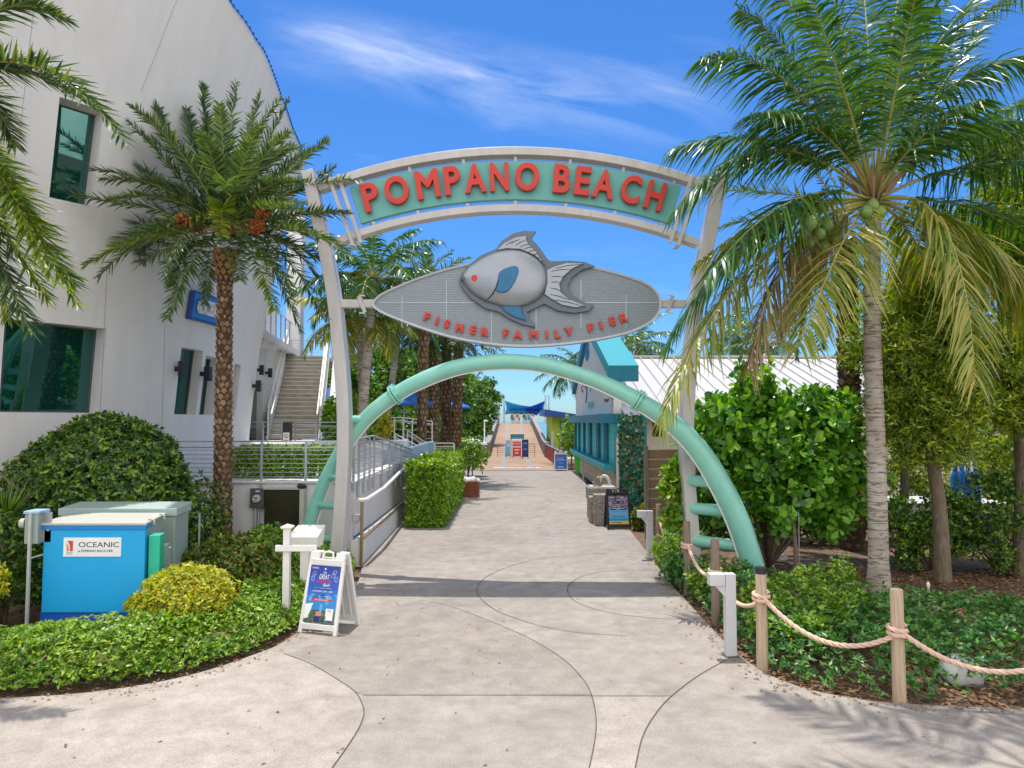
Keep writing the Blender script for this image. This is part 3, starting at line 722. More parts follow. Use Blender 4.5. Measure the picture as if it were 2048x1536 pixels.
fs = [(j*nf+i, j*nf+(i+1) % nf, (j+1)*nf+(i+1) % nf, (j+1)*nf+i) for j in range(len(ks_)-1) for i in range(nf)]
vs.append(GP(*FC, 0)+Vector((0, -.385, 0))); fs += [((len(ks_)-1)*nf+i, (len(ks_)-1)*nf+(i+1) % nf, len(vs)-1) for i in range(nf)]
mb.add(vs, fs); fish = mb.build('fish_body', M['fish'], board, smooth=60)
plate('dorsal_fin', zp([(940, 148), (990, 100), (1060, 65), (1130, 55), (1126, 80), (1142, 112), (1184, 152), (1232, 220), (1250, 245), (1180, 178), (1090, 140), (1000, 136)], *Z3), -.245, .045, M['fish'], board, bev=.012, smooth=35)
plate('tail_fin', zp([(1255, 272), (1300, 250), (1380, 227), (1490, 229), (1420, 262), (1362, 312), (1337, 362), (1347, 412), (1392, 452), (1502, 497), (1440, 510), (1350, 492), (1285, 455), (1240, 424), (1258, 350)], *Z3), -.245, .045, M['fish'], board, bev=.012, smooth=35)
plate('lower_fin', zp([(968, 500), (1000, 538), (1060, 570), (1128, 590), (1104, 550), (1090, 498)], *Z3), -.25, .05, M['fishblue'], board, bev=.01, smooth=35)
plate('side_fin', zp([(955, 300), (1000, 270), (1060, 256), (1078, 290), (1052, 360), (1012, 412), (970, 422), (935, 410), (952, 360)], *Z3), -.415, .09, M['fishblue'], board, bev=.015, smooth=40, sub=2)
ink = MB()
def stroke(mbx, pts, y0, w, k=Z3, taper=True):
    q = [GP(x, y, 0)+Vector((0, y0 if y0 is not None else dome_y(x, y)+.002, 0)) for x, y in zp(pts, *k)]
    m = len(q); mbx.tube(q, [w*(.25+.75*math.sin(math.pi*min(1, (i+.6)/m)))if taper else w for i in range(m)], 6)
stroke(ink, [(955, 310), (950, 350), (938, 392), (915, 430), (890, 453), (862, 468)], None, .016)
for a, b in (((1060, 118), (1122, 85)), ((1030, 108), (1085, 80)), ((1000, 118), (1045, 90)), ((1085, 128), (1140, 112)), ((1112, 142), (1160, 130)), ((1140, 160), (1182, 150)), ((1165, 182), (1202, 172)), ((1190, 205), (1218, 195)), ((1212, 228), (1236, 216)), ((1285, 280), (1405, 268)), ((1285, 315), (1360, 318)), ((1285, 350), (1337, 352)), ((1280, 385), (1350, 408)), ((1275, 425), (1400, 462)), ((1310, 262), (1470, 235)), ((1300, 460), (1480, 500))):
    m = ((a[0]+b[0])/2, (a[1]+b[1])/2-5); stroke(ink, [a, m, b], -.247, .008)
ink.build('fin_line', M['ink'], board, smooth=180)
mb = MB(); ez = zp([(803, 328)], *Z3)[0]; e = GP(*ez, 0); mb.lathe(e+Vector((0, dome_y(*ez)+.012, 0)), [(.066, 0), (.066, .012), (.055, .02)], 24, axis=(0, -1, 0)); mb.build('eye', M['red'], board, smooth=30)
mb = MB(); e = GP(*zp([(733, 328)], *Z3)[0], 0); mb.lathe(e+Vector((-.02, -.20, 0)), [(.045, 0), (.045, .10), (.035, .105)], 18, axis=(0, -1, 0)); mb.build('mouth', M['darkgrey'], board, smooth=30)
tb = MB(); L3 = [('F', 497, 562), ('I', 562, 588), ('S', 625, 607), ('H', 705, 632), ('E', 790, 645), ('R', 865, 658), ('F', 997, 668), ('A', 1073, 675), ('M', 1173, 677), ('I', 1257, 675), ('L', 1325, 671), ('Y', 1397, 655), ('P', 1537, 630), ('I', 1600, 615), ('E', 1672, 590), ('R', 1745, 570)]
for i, (ch, x, y) in enumerate(L3):
    x0, y0 = L3[max(i-1, 0)][1:]; x1, y1 = L3[min(i+1, 15)][1:]; a = math.atan2(y1-y0, x1-x0)*.85
    q = GP(*zp([(x, y)], *Z3)[0], 0)+Vector((0, -.125, 0))
    tb = MB(); tb.text(ch, q, (math.cos(a), 0, -math.sin(a)), (math.sin(a), 0, math.cos(a)), .178, None, .05, bold=.06); tb.build('letter', M['red'], board, smooth=30)
for sg, x0, x1 in ((-1, 682, 766), (1, 1312, 1372)):
    mb = MB(); mb.bar(GP(x0, 608), GP(x1, 608), .17, .16); mb.build('board_arm', M['gatepaint'], gate, bev=.008)
    mb = MB(); bx = 724 if sg < 0 else 1340
    mb.bar(GP(bx-6*sg*-1, 592, -.11), GP(bx+6*sg*-1, 625, -.11), .07, .04, (0, 1, 0)); mb.bar(GP(bx, 626, -.14), GP(bx, 626, .2), .12, .03); mb.bar(GP(bx, 591, -.14), GP(bx, 591, .2), .12, .03)
    for q in (598, 618): mb.lathe(GP(bx, q, -.135), [(.012, 0), (.012, .02)], 6, axis=(0, -1, 0))
    mb.build('clamp', M['gatepaint'], gate)
# teal pipe arch woven through the posts
pipe_px = [(610, 1120), (616, 1062), (640, 985), (662, 938), (694, 884), (738, 830), (792, 788), (850, 757), (920, 733), (1000, 723), (1080, 728), (1160, 749), (1230, 777), (1300, 815), (1358, 857), (1402, 905), (1440, 966), (1474, 1036), (1498, 1105), (1515, 1170), (1524, 1235)]
def pipeY(px): return 15.12+(px-612)/(1520-612)*(13.75-15.12)
pl = [P(x, y, pipeY(x)) for x, y in pipe_px]
def cr(pl, n=6):
    out = []
    for k in range(len(pl)-1):
        a, b, c, d = pl[max(k-1, 0)], pl[k], pl[k+1], pl[min(k+2, len(pl)-1)]
        for i in range(n):
            u = i/n; out.append(.5*((2*b)+(c-a)*u+(2*a-5*b+4*c-d)*u*u+(3*b-a-3*c+d)*u**3))
    return out+[pl[-1]]
pc = cr(pl); prad = [float(np.interp(proj(p)[0], [600, 740, 886, 1100, 1200, 1280, 1350, 1440, 1530], [.13, .150, .160, .150, .152, .168, .188, .215, .222])) for p in pc]; mb = MB(); mb.tube(pc, prad, 26); pipe = mb.build('pipe_arch', M['teal_pipe'], gate, smooth=60)
for i0, px in ((0, 795), (0, 1278)):
    i = min(range(len(pc)), key=lambda k: abs(proj(pc[k])[0]-px)); t = (pc[i+1]-pc[i-1]).normalized()
    mb = MB()
    for o in (-.032, .032): mb.lathe(pc[i]+t*(o-.022), [(.13, -.018), (.225, -.018), (.225, .022), (.13, .022)], 26, axis=t)
    for k in range(8):
        a = k*math.pi/4+.2; x = t.cross(Vector((0, 1, 0))).normalized(); y = t.cross(x); q = pc[i]+(x*math.cos(a)+y*math.sin(a))*.192
        mb.tube([q-t*.085, q+t*.085], .012, 6)
    mb.build('flange', M['teal_pipe'], pipe, smooth=30)
ORG[pipe.name] = ORG[gate.name]
for px in (668, 905, 1030, 1160, 1395, 1462):
    i = min(range(1, len(pc)-1), key=lambda k: abs(proj(pc[k])[0]-px)); t = (pc[i+1]-pc[i-1]).normalized(); r_ = prad[i]
    mb = MB(); mb.lathe(pc[i]-t*.007, [(r_-.01, 0), (r_+.0035, .002), (r_+.005, .007), (r_+.0035, .012), (r_-.01, .014)], 26, axis=t); mb.build('weld_seam', M['teal_pipe'], pipe, smooth=60)
mb = MB(); inner = []
for i in range(len(pc)):
    t = (pc[min(i+1, len(pc)-1)]-pc[max(i-1, 0)]).normalized(); nrm = Vector((0, -1, 0)).cross(t); nrm = nrm if nrm.z < 0 or abs(nrm.z) < .3 else -nrm
    ctr = P(1040, 1100, 14.4); nrm = nrm if (ctr-pc[i]).dot(nrm) > 0 else -nrm
    inner.append(pc[i]+nrm.normalized()*(prad[i]+.012))
for i in range(4, len(inner)-5): mb.bar(inner[i], inner[i+1], .025, .045, (0, 1, 0))
mb.build('light_strip', M['white'], pipe)
for sg, ys in ((-1, (838, 955, 1013, 1070)), (1, (905, 966, 1030, 1093))):
    for y in ys:
        cand = [p for p in pc if (proj(p)[0]-PC)*sg > 190]
        q = min(cand, key=lambda k: abs(proj(k)[1]-y)); hp = np.interp(y, [a for a, b in half], [b for a, b in half])
        pst = GP(PC+sg*hp, y, 0); a = Vector((pst.x, GY+(.1 if sg < 0 else -.1), q.z))
        mb = MB(); mb.tube([a, q], .078 if sg < 0 else .118, 16); mb.build('rung', M['teal_pipe'], pipe, smooth=60)
# ------------------------------------------------------------------ white sail-shaped building (left)
PLAN = [(-13.6, 9.6), (-11.6, 12.0), (-9.95, 13.8), (-8.91, 15.18), (-8.18, 16.9), (-8.02, 18.6), (-8.18, 20.4), (-8.50, 22.8)]
pl2 = cr([Vector((a, b, 0)) for a, b in PLAN], 14)
seg = np.array([(p.x, p.y) for p in pl2]); dl = np.linalg.norm(np.diff(seg, axis=0), axis=1); SL = np.concatenate([[0], np.cumsum(dl)]); STOT = SL[-1]
def wall_frame(s):
    s = min(max(s, 0), STOT); i = min(int(np.searchsorted(SL, s)), len(SL)-1); i = max(i, 1); u = (s-SL[i-1])/dl[i-1]
    p = seg[i-1]*(1-u)+seg[i]*u
    a, b = seg[max(i-3, 0)], seg[min(i+2, len(seg)-1)]; t = (b-a)/np.linalg.norm(b-a); return p, t, np.array([t[1], -t[0]])
def wall_pt(s, z, inset=0.0):
    p, t, nn = wall_frame(s); o = .0125*max(z, 0)**2-inset
    return Vector((p[0]+nn[0]*o, p[1]+nn[1]*o, z))
def s_of(px, z):
    ss = np.linspace(0, STOT, 3000); return float(min(ss, key=lambda s: abs(proj(wall_pt(s, z))[0]-px)))
def ztop(s):
    return float(np.interp(s/STOT, ZT_F, ZT_Z))
def _roof():
    cy = [-330, -250, -160, -80, 0, 60, 113, 205, 273, 310, 350]; cx = [120, 230, 330, 400, 455, 497, 530, 564, 588, 606, 626]
    fr_, zz_ = [], []
    for f in np.linspace(.45, 1, 23):
        for z in np.arange(8.2, 19, .04):
            x, y = proj(wall_pt(STOT*f, z))
            if y < 352 and x > np.interp(y, cy, cx): fr_.append(f); zz_.append(float(z)); break
    return [0]+fr_, [18.0]+zz_
ZT_F, ZT_Z = _roof()
sA1 = s_of(205, 4.2); sA0 = s_of(4, 4.2)
sB0, sB1 = s_of(106, 8.2), s_of(192, 8.2)
sC = [(s_of(355, 4), s_of(398, 4), 3.22, 4.82), (s_of(405, 4), s_of(441, 4), 3.22, 4.72), (s_of(463, 4), s_of(476, 4), 3.2, 4.7)]
WINS = [(sA0, sA1, 3.23, 5.02), (sB0, sB1, 7.45, 9.35)]+sC
bld = thing('white_building', 'tall white stucco building with a leaning sail-shaped wall and green tinted windows', 'building', (-9, 17, 0))
ss = sorted(set(list(np.linspace(0, STOT, 46))+[w[0] for w in WINS]+[w[1] for w in WINS]))
ZB_ = min(9.4, min(ZT_Z)-.1) if min(ZT_Z)-.1 > 9.36 else 9.36
zz = sorted(set(list(np.linspace(-.1, ZB_, 25))+[w[2] for w in WINS]+[w[3] for w in WINS]))
mb = MB()
def inwin(s, z): return any(w[0] < s < w[1] and w[2] < z < w[3] for w in WINS)
idx = {}
def vid(i, j):
    if (i, j) not in idx: idx[(i, j)] = len(mb.v); mb.v.append(tuple(wall_pt(ss[i], zz[j])))
    return idx[(i, j)]
for i in range(len(ss)-1):
    for j in range(len(zz)-1):
        if not inwin((ss[i]+ss[i+1])/2, (zz[j]+zz[j+1])/2): mb.f.append((vid(i, j), vid(i+1, j), vid(i+1, j+1), vid(i, j+1)))
# part above the highest window row follows the curved roof line
NT_ = 14
for i in range(len(ss)-1):
    for j in range(NT_):
        q = []
        for (ii, jj) in ((i, j), (i+1, j), (i+1, j+1), (i, j+1)):
            zt = ztop(ss[ii]); z = zz[-1]+(max(zt, zz[-1]+.05)-zz[-1])*jj/NT_; q.append(wall_pt(ss[ii], z))
        mb.add(q, [(0, 1, 2, 3)])
# thickness of the wall at its far end and along its top
for k in range(len(zz)-1): mb.add([wall_pt(STOT, zz[k]), wall_pt(STOT, zz[k+1]), wall_pt(STOT, zz[k+1], .6), wall_pt(STOT, zz[k], .6)], [(0, 1, 2, 3), (3, 2, 1, 0)][:1])
for i in range(len(ss)-1):
    a, b = ss[i], ss[i+1]; mb.add([wall_pt(a, max(ztop(a), ZB_+.05)), wall_pt(b, max(ztop(b), ZB_+.05)), wall_pt(b, max(ztop(b), ZB_+.05), .7), wall_pt(a, max(ztop(a), ZB_+.05), .7)], [(0, 1, 2, 3)])
wl = mb.build('wall', M['stucco'], bld, smooth=30)
for k, (a, b, z0, z1) in enumerate(WINS):
    ins = .42 if k != 2 else .3
    mb = MB(); n = 6; sm_ = [a+(b-a)*i/n for i in range(n+1)]
    for i in range(n):
        for z, fl in ((z0, 0), (z1, 1)):
            q = [wall_pt(sm_[i], z), wall_pt(sm_[i+1], z), wall_pt(sm_[i+1], z, ins), wall_pt(sm_[i], z, ins)]; mb.add(q, [(0, 1, 2, 3)] if not fl else [(3, 2, 1, 0)])
    for s_, fl in ((a, 0), (b, 1)): mb.add([wall_pt(s_, z0), wall_pt(s_, z1), wall_pt(s_, z1, ins), wall_pt(s_, z0, ins)], [(0, 1, 2, 3)] if fl else [(3, 2, 1, 0)])
    wo_ = mb.build('window', M['stucco'], bld)
    il = .06 if k == 0 else ins-.03; mb = MB(); q0 = [wall_pt(a, z0, il), wall_pt(b, z0, ins-.03), wall_pt(b, z1, ins-.03), wall_pt(a, z1, il)]
    # one flat pane
    mb.add(q0, [(0, 1, 2, 3)]); mb.build('pane', M['glass'], wo_)
    fr = MB()
    for i in range(4): fr.bar(q0[i], q0[(i+1) % 4], .06, .06, (0, 1, 0))
    fr.build('frame', M['darkgrey'], wo_)
for px0, y0, px1, y1 in ((88, 25, 37, 380), (376, 2, 282, 235), (214, 560, 200, 830), (528, 118, 470, 230), (330, 640, 322, 900)):
    zA = CAM_H+(843-y0)/FPX*16.2; zB = CAM_H+(843-y1)/FPX*16.2; pr = None; jm = MB()
    for i in range(13):
        u = i/12; z = zA+(zB-zA)*u; s_ = s_of(px0+(px1-px0)*u, z); q = wall_pt(s_, z, -.003)
        if pr is not None: jm.bar(pr, q, .010, .004, (1, -.5, 0))
        pr = q
    jm.build('panel_joint', M['seam'], bld)
# string of small lights along the roof edge
mb = MB(); n = 60
for i in range(n):
    s_ = STOT*(.55+.45*i/n); q = wall_pt(s_, max(ztop(s_), ZB_+.05), -.04); mb.box(q+Vector((0, 0, .02)), (.032, .032, .05)); 
    s2 = STOT*(.55+.45*(i+1)/n); mb.bar(q, wall_pt(s2, max(ztop(s2), ZB_+.05), -.04), .012, .012)
mb.build('light_string', M['black'], bld)
# far recessed facade, balcony slab, openings
fx = MB(); A = Vector((-8.95, 22.6, 0)); B = Vector((-10.5, 33.5, 0))
d = (B-A).normalized(); nn = Vector((d.y, -d.x, 0))
def fpt(t, z, o=0.0): return A+d*t+nn*o+Vector((0, 0, z))
L_ = (B-A).length
def fbox(mbx, t0, t1, z0, z1, o0, o1):
    c = [fpt(t0, z0, o0), fpt(t1, z0, o0), fpt(t1, z0, o1), fpt(t0, z0, o1)]
    mbx.prism(c, (0, 0, z1-z0)) if False else mbx.add(c+[p+Vector((0, 0, z1-z0)) for p in c], [(0, 3, 2, 1), (4, 5, 6, 7), (0, 1, 5, 4), (1, 2, 6, 5), (2, 3, 7, 6), (3, 0, 4, 7)])
fbox(fx, -1, .55, 0, 4.5, -.3, 0); fbox(fx, 1.5, 2.3, 0, 4.5, -.3, 0); fbox(fx, 4.9, L_, 0, 4.5, -.3, 0); fbox(fx, -1, L_, 4.5, 6.1, -.3, .012); fbox(fx, -1, L_, 6.1, 12, -1.8, -1.5)
fx.build('terrace_wall', M['stucco'], bld)
bx = MB(); fbox(bx, -1, L_, 6.1, 6.35, -.35, .45)
for i in range(5): fbox(bx, i*1.1, i*1.1+1.1, 5.85, 6.098, .02, .18+.05*i)
bx.build('balcony_slab', M['stucco'], bld)
gb = MB(); fbox(gb, .55, 1.5, 1.7, 4.2, -.25, -.22); fbox(gb, 2.3, 4.9, 1.7, 4.2, -.25, -.22); gb.build('glass_door', M['glass'], bld)
rb = MB()
for i in range(9): a = fpt(i*1.05, 6.35, .38); rb.bar(a, a+Vector((0, 0, 1.05)), .05, .05)
rb.bar(fpt(-.5, 7.4, .38), fpt(9, 7.4, .38), .06, .05)
for k in range(5): rb.bar(fpt(-.5, 6.55+k*.16, .38), fpt(9, 6.55+k*.16, .38), .012, .012)
rb.build('balcony_railing', M['steel'], bld)
cb = MB(); c = P(592, 560, 37); cb.box((c.x, 37, 7.5), (.72, .72, 13)); cb.build('column', M['stucco'], bld)
c = P(626, 560, 33); cb = MB(); cb.box((c.x-.5, 33, 6.6), (.10, .12, 9)); cb.build('column', M['steel'], bld)
# body of the building behind the curved wall
bb_ = MB(); bb_.prism([wall_pt(STOT*i/10, 0, 1.0)*1 for i in range(11)]+[Vector((-11.2, 33.5, 0)), Vector((-24, 33.5, 0)), Vector((-26, 10, 0))], (0, 0, 8.5)); bb_.build('rear_wall', M['stucco'], bld)
# wall lamps
def sconce(q, n_, grp, label):
    t = thing('wall_lamp', label, 'wall lamp', q, grp); n_ = Vector(n_).normalized()
    mb = MB(); mb.bar(q, q+n_*.12, .11, .11); mb.build('bracket', M['black'], t, bev=.004)
    mb = MB(); c = q+n_*.19; mb.box(c, (.15, .15, .36), rz=math.atan2(n_.y, n_.x)); mb.build('lamp_housing', M['black'], t, bev=.006)
for px, py, lab in ((352, 738, 'black up-down wall lamp left of the first narrow window on the white building'), (402, 748, 'black up-down wall lamp between the two narrow windows of the white building')):
    z = 4.3; s_ = s_of(px, z); Yw = wall_pt(s_, z).y; z = P(px, py, Yw).z; q = wall_pt(s_, z); p_, t_, n_ = wall_frame(s_); sconce(q, (n_[0], n_[1], 0), 'wall lamps of the white building', lab)
s_ = STOT-.35; q = wall_pt(s_, P(496, 772, 22.5).z); p_, t_, n_ = wall_frame(s_); sconce(q, (n_[0], n_[1], 0), 'wall lamps of the white building', 'black up-down wall lamp at the far end of the curved white wall')
for i, t_ in enumerate((2.0, 3.6, 5.2)):
    sconce(fpt(t_, 4.95, .012), nn, 'wall lamps of the white building', ('nearest', 'middle', 'farthest')[i]+' of three black lamps in a row under the balcony')
# blue OCEANIC wall sign
s0, s1 = s_of(370, 5.6), s_of(441, 5.6)
sg = thing('wall_sign', 'blue box sign with white OCEANIC letters on the curved white wall', 'sign', wall_pt((s0+s1)/2, 5.7))
a, b = wall_pt(s0, 5.50, -.02), wall_pt(s1, 5.50, -.02); dd = (b-a).normalized(); no = Vector((dd.y, -dd.x, 0)).normalized()
mb = MB(); ax = a; 
q = [a, b, b+no*.13, a+no*.13]; lean = no*.10
mb.add(q+[p+Vector((0, 0, .68))+lean for p in q], [(0, 3, 2, 1), (4, 5, 6, 7), (0, 1, 5, 4), (1, 2, 6, 5), (2, 3, 7, 6), (3, 0, 4, 7)])
mb.build('sign_box', M['navy'], sg, bev=.01)
mb = MB(); f0, f1 = a+no*.133+Vector((0, 0, .05))+lean*.07, b+no*.133+Vector((0, 0, .05))+lean*.07
e = (f1-f0).normalized(); f0 += e*.05; f1 -= e*.05
mb.add([f0, f1, f1+Vector((0, 0, .58))+lean*.85, f0+Vector((0, 0, .58))+lean*.85], [(0, 1, 2, 3)]); mb.build('sign_face', mk('bright_blue_face', (.01, .22, .72), .4), sg)
mb = MB(); upv = (Vector((0, 0, .58))+lean*.85).normalized(); mb.text('OCEANIC', (f0+f1)/2+upv*.29+no*.03, e, upv, .36, (f1-f0).length*.86, .09, bold=.02); mb.build('lettering', M['white'], sg, smooth=30)

# ------------------------------------------------------------------ raised terrace, ramp wall, railings
TX = -3.45; TZ = 1.70
ter = thing('terrace_wall_block', 'white rendered retaining wall of the raised terrace beside the walkway', 'retaining wall', (-5.5, 18, 0))
mb = MB(); mb.prism([Vector(p) for p in ((-8.6, 15.7, -.1), (TX, 15.7, -.1), (TX, 17.6, -.1), (TX-.12, 25.5, -.1), (-9.6, 25.5, -.1))], (0, 0, TZ+.1)); mb.f = mb.f; mb.build('wall', M['stucco'], ter, bev=.015)
mb = MB(); mb.bb((-8.6, 15.63, TZ), (TX+.03, 15.95, TZ+.05)); mb.build('coping', M['stucco'], ter, bev=.01)
mb = MB(); mb.prism([Vector(p) for p in ((TX, 15.95, TZ), (TX-.32, 15.95, TZ), (TX-.42, 25, TZ), (TX-.12, 25, TZ))], (0, 0, .05)); mb.build('coping', M['stucco'], ter, bev=.01)
# sloping ramp parapet with its tiled ramp behind
mb = MB(); mb.add([(TX-.36, 17.6, TZ+.05), (TX-.52, 24.5, TZ+.05), (TX-.62, 24.5, TZ+.05), (TX-.46, 17.6, TZ+.05), (TX-.36, 17.6, 2.5), (TX-.52, 24.5, 1.95), (TX-.62, 24.5, 1.95), (TX-.46, 17.6, 2.5)], [(0, 3, 2, 1), (4, 5, 6, 7), (0, 1, 5, 4), (1, 2, 6, 5), (2, 3, 7, 6), (3, 0, 4, 7)])
mb.build('parapet', M['stucco'], ter)
lw = thing('low_ramp_wall', 'low white curb wall sloping along the left edge of the walkway', 'low wall', (-3.3, 19, 0))
mb = MB(); mb.add([(-3.19, 15.3, -.05), (-3.42, 24.6, -.05), (TX-.11, 24.6, -.05), (TX+.003, 15.3, -.05), (-3.19, 15.3, .52), (-3.42, 24.6, .50), (TX-.11, 24.6, .50), (TX+.003, 15.3, .52)], [(0, 3, 2, 1), (4, 5, 6, 7), (0, 1, 5, 4), (1, 2, 6, 5), (2, 3, 7, 6), (3, 0, 4, 7)])
mb.f = [f[::-1] for f in mb.f]; mb.build('wall', M['stucco'], lw, bev=.01)
mb = MB(); mb.bar((-3.20, 15.3, .545), (-3.43, 24.6, .525), .05, .05); mb.build('edge_strip', M['brass'], lw)
mb = MB(); mb.bar((-3.43, 15.4, .53), (-3.56, 24.5, .53), .03, .03); mb.build('edge_strip', M['darkgrey'], lw)
hr = thing('handrail', 'white tube handrail on an aged brass post beside the low ramp wall', 'handrail', (-3.2, 15.3, 0))
mb = MB(); mb.tube([P(716, 1001, 15.25), P(733, 999, 15.5), P(768, 976, 17.5), P(800, 944, 21), P(846, 908, 25.5)], .045, 8); mb.build('rail', M['white'], hr, smooth=60)
mb = MB(); q = P(724, 1003, 15.28); mb.bar(Vector((q.x, q.y, 0)), q, .06, .06, (0, 1, 0)); mb.build('post', M['brass'], hr, bev=.006)
mb = MB()
for f in (.35, .7):
    q = P(768, 976, 17.5).lerp(P(846, 908, 25.5), f); mb.bar(q, Vector((TX-.02, q.y, q.z-.12)), .03, .03)
mb.build('bracket', M['greymetal'], hr)
# cable railing on the terrace front
def cable_rail(name, label, pts, h, post_t, ncab, mat, grp=None, rail2=True, foot=0.0, pw=.05, pd=.05):
    pts = [Vector(p) for p in pts]; t = thing(name, label, 'railing', pts[0], grp)
    for p in post_t:
        k = min(int(p), len(pts)-2); q = pts[k].lerp(pts[k+1], p-k); mb = MB(); mb.bar(q-Vector((0, 0, foot)), q+Vector((0, 0, h)), pw, pd, (0, 1, 0)); mb.build('post', mat, t, bev=.004)
    mb = MB()
    for k in range(len(pts)-1): mb.bar(pts[k]+Vector((0, 0, h+.02)), pts[k+1]+Vector((0, 0, h+.02)), .07, .035)
    mb.build('top_rail', mat, t, bev=.004)
    mb = MB()
    for k in range(len(pts)-1):
        if rail2: mb.bar(pts[k]+Vector((0, 0, h-.11)), pts[k+1]+Vector((0, 0, h-.11)), .045, .03)
        for c in range(ncab): z = .09+(h-.26)*c/max(ncab-1, 1); mb.bar(pts[k]+Vector((0, 0, z)), pts[k+1]+Vector((0, 0, z)), .014, .014)
    mb.build('cable', mat, t); return t
fr = cable_rail('cable_railing', 'grey cable railing along the terrace front above the electric meter', [(-8.3, 15.66, TZ+.05), (TX+.02, 15.66, TZ+.05)], .84, [.12, .37, .575, .775, .99], 7, M['steel'], 'steel cable railings of the terrace', foot=.22)
pts = [P(703, 985, 15.7), P(752, 972, 17.6), P(822, 968, 22.5)]
zb = 1.63
side = [Vector((TX+.045, 15.75, zb)), Vector((TX+.045, 17.6, zb+.03)), Vector((TX-.07, 25.2, zb-.62))]
cable_rail('cable_railing', 'flat-bar railing with a peak descending along the ramp beside the walkway', side, 1.02, [.05, .38, .7, 1.0, 1.16, 1.32, 1.47, 1.62, 1.76, 1.9], 8, M['greymetal'], 'steel cable railings of the terrace', foot=.25, pw=.035, pd=.09)
cable_rail('cable_railing', 'grey railing with an opening at the foot of the outdoor staircase', [P(485, 905, 24)*1, P(566, 905, 24)*1], 1.0, [0, .5, .98], 6, M['steel'], 'steel cable railings of the terrace')
cable_rail('cable_railing', 'grey railing right of the black post at the staircase foot', [P(588, 905, 24), P(676, 905, 24)], 1.0, [0.02, .5, .98], 6, M['steel'], 'steel cable railings of the terrace')
up = MB(); up.bb((-9.6, 22.2, TZ), (-3.9, 27.0, 2.36)); tag(up.build('upper_landing', M['stucco']), 'low white landing at the foot of the outdoor staircase', 'landing')
nsp = thing('sign_post', 'black post with round no-smoking and no-pets signs at the staircase foot', 'sign', P(574, 905, 23.6))
mb = MB(); q = P(574, 905, 23.6); mb.box(q+Vector((0, 0, .5)), (.28, .16, 1.0)); mb.build('post', M['black'], nsp, bev=.01)
mb = MB(); q = P(574, 878, 23.6)+Vector((0, -.085, 0)); mb.box(q, (.2, .008, .42)); pl_ = mb.build('sign_plate', M['white'], nsp)
mb = MB()
for zc in (.1, -.1):
    c = q+Vector((0, -.006, zc)); mb.tube([c+Vector((.07*math.cos(a), 0, .07*math.sin(a))) for a in np.linspace(0, 6.283, 19)[:-1]], .009, 5, closed=True); mb.bar(c+Vector((-.05, 0, .05)), c+Vector((.05, 0, -.05)), .012, .004, (0, 1, 0)); mb.bar(c+Vector((-.035, 0, -.02)), c+Vector((.035, 0, .0)), .02, .003, (0, 1, 0))
mb.build('symbol', M['ink'], pl_)
# ------------------------------------------------------------------ outdoor staircase
st = thing('staircase', 'outdoor concrete staircase with white tube railings climbing to the rooftop terrace', 'staircase', P(590, 900, 26.5))
b0 = P(588, 878, 26.5); t0 = P(615, 713, 32.6); N_ = 20; W_ = 1.7
dirh = Vector((t0.x-b0.x, t0.y-b0.y, 0)); Lh = dirh.length; dirh.normalize(); sd = Vector((dirh.y, -dirh.x, 0))
Mr = Matrix((sd, dirh, Vector((0, 0, 1)))).transposed()
mb = MB()
for i in range(N_):
    f = (i+.5)/N_; z = b0.z+(t0.z-b0.z)*(i+1)/N_; c = b0+dirh*(Lh*f); hgt = (t0.z-b0.z)/N_
    mb.box(Vector((c.x, c.y, z-hgt*.5-.02)), (W_, Lh/N_+.002, hgt-.045), rot=Mr)
tr_ = mb.build('steps', M['tread'], st)
mb = MB()
for i in range(N_):
    f = (i+.45)/N_; z = b0.z+(t0.z-b0.z)*(i+1)/N_; c = b0+dirh*(Lh*f)
    mb.box(Vector((c.x, c.y, z-.02)), (W_+.02, Lh/N_+.03, .045), rot=Mr)
mb.build('nosing', M['cabtop'], tr_)
for s_ in (-1, 1):
    e = sd*(s_*(W_/2+.08)); mb = MB(); a, b = b0+e-Vector((0, 0, .15)), Vector((t0.x, t0.y, t0.z))+e-Vector((0, 0, .12)); mb.bar(a, b, .12, .42); 
    lowz = Vector((0, 0, 1)); mb.build('stringer', M['stucco'], st)
    mb = MB(); 
    for i in range(8): q = a.lerp(b, i/7); mb.bar(q, q+Vector((0, 0, 1.25)), .05, .05, (0, 1, 0))
    mb.bar(a+Vector((0, 0, 1.3)), b+Vector((0, 0, 1.3)), .07, .07); mb.bar(a+Vector((0, 0, 1.08))-e*.12, b+Vector((0, 0, 1.08))-e*.12, .05, .05)
    for k in range(6): mb.bar(a+Vector((0, 0, .35+k*.13)), b+Vector((0, 0, .35+k*.13)), .012, .012)
    mb.build('railing', M['white'], st)
mb = MB(); e = sd*(W_/2+.3); mb.add([b0+e+Vector((0, 0, -2)), t0+e+Vector((0, 0, -6.5)), t0+e, b0+e+Vector((0, 0, -.3)), b0+e+sd*.3+Vector((0, 0, -2)), t0+e+sd*.3+Vector((0, 0, -6.5)), t0+e+sd*.3, b0+e+sd*.3+Vector((0, 0, -.3))], [(0, 1, 2, 3), (7, 6, 5, 4), (3, 2, 6, 7), (0, 3, 7, 4), (1, 5, 6, 2)]); mb.build('side_wall', M['stucco'], st)
top = t0+dirh*1.5; mb = MB(); mb.box(Vector((top.x, top.y, t0.z-.14)), (4.0, 2.9, .2), rot=Mr); mb.build('landing', M['stucco'], st)
mb = MB(); q = top+dirh*1.35
for k in range(5): mb.bar(q+sd*(k-2)+Vector((0, 0, 0)), q+sd*(k-2)+Vector((0, 0, 1.05)), .05, .05, (0, 1, 0))
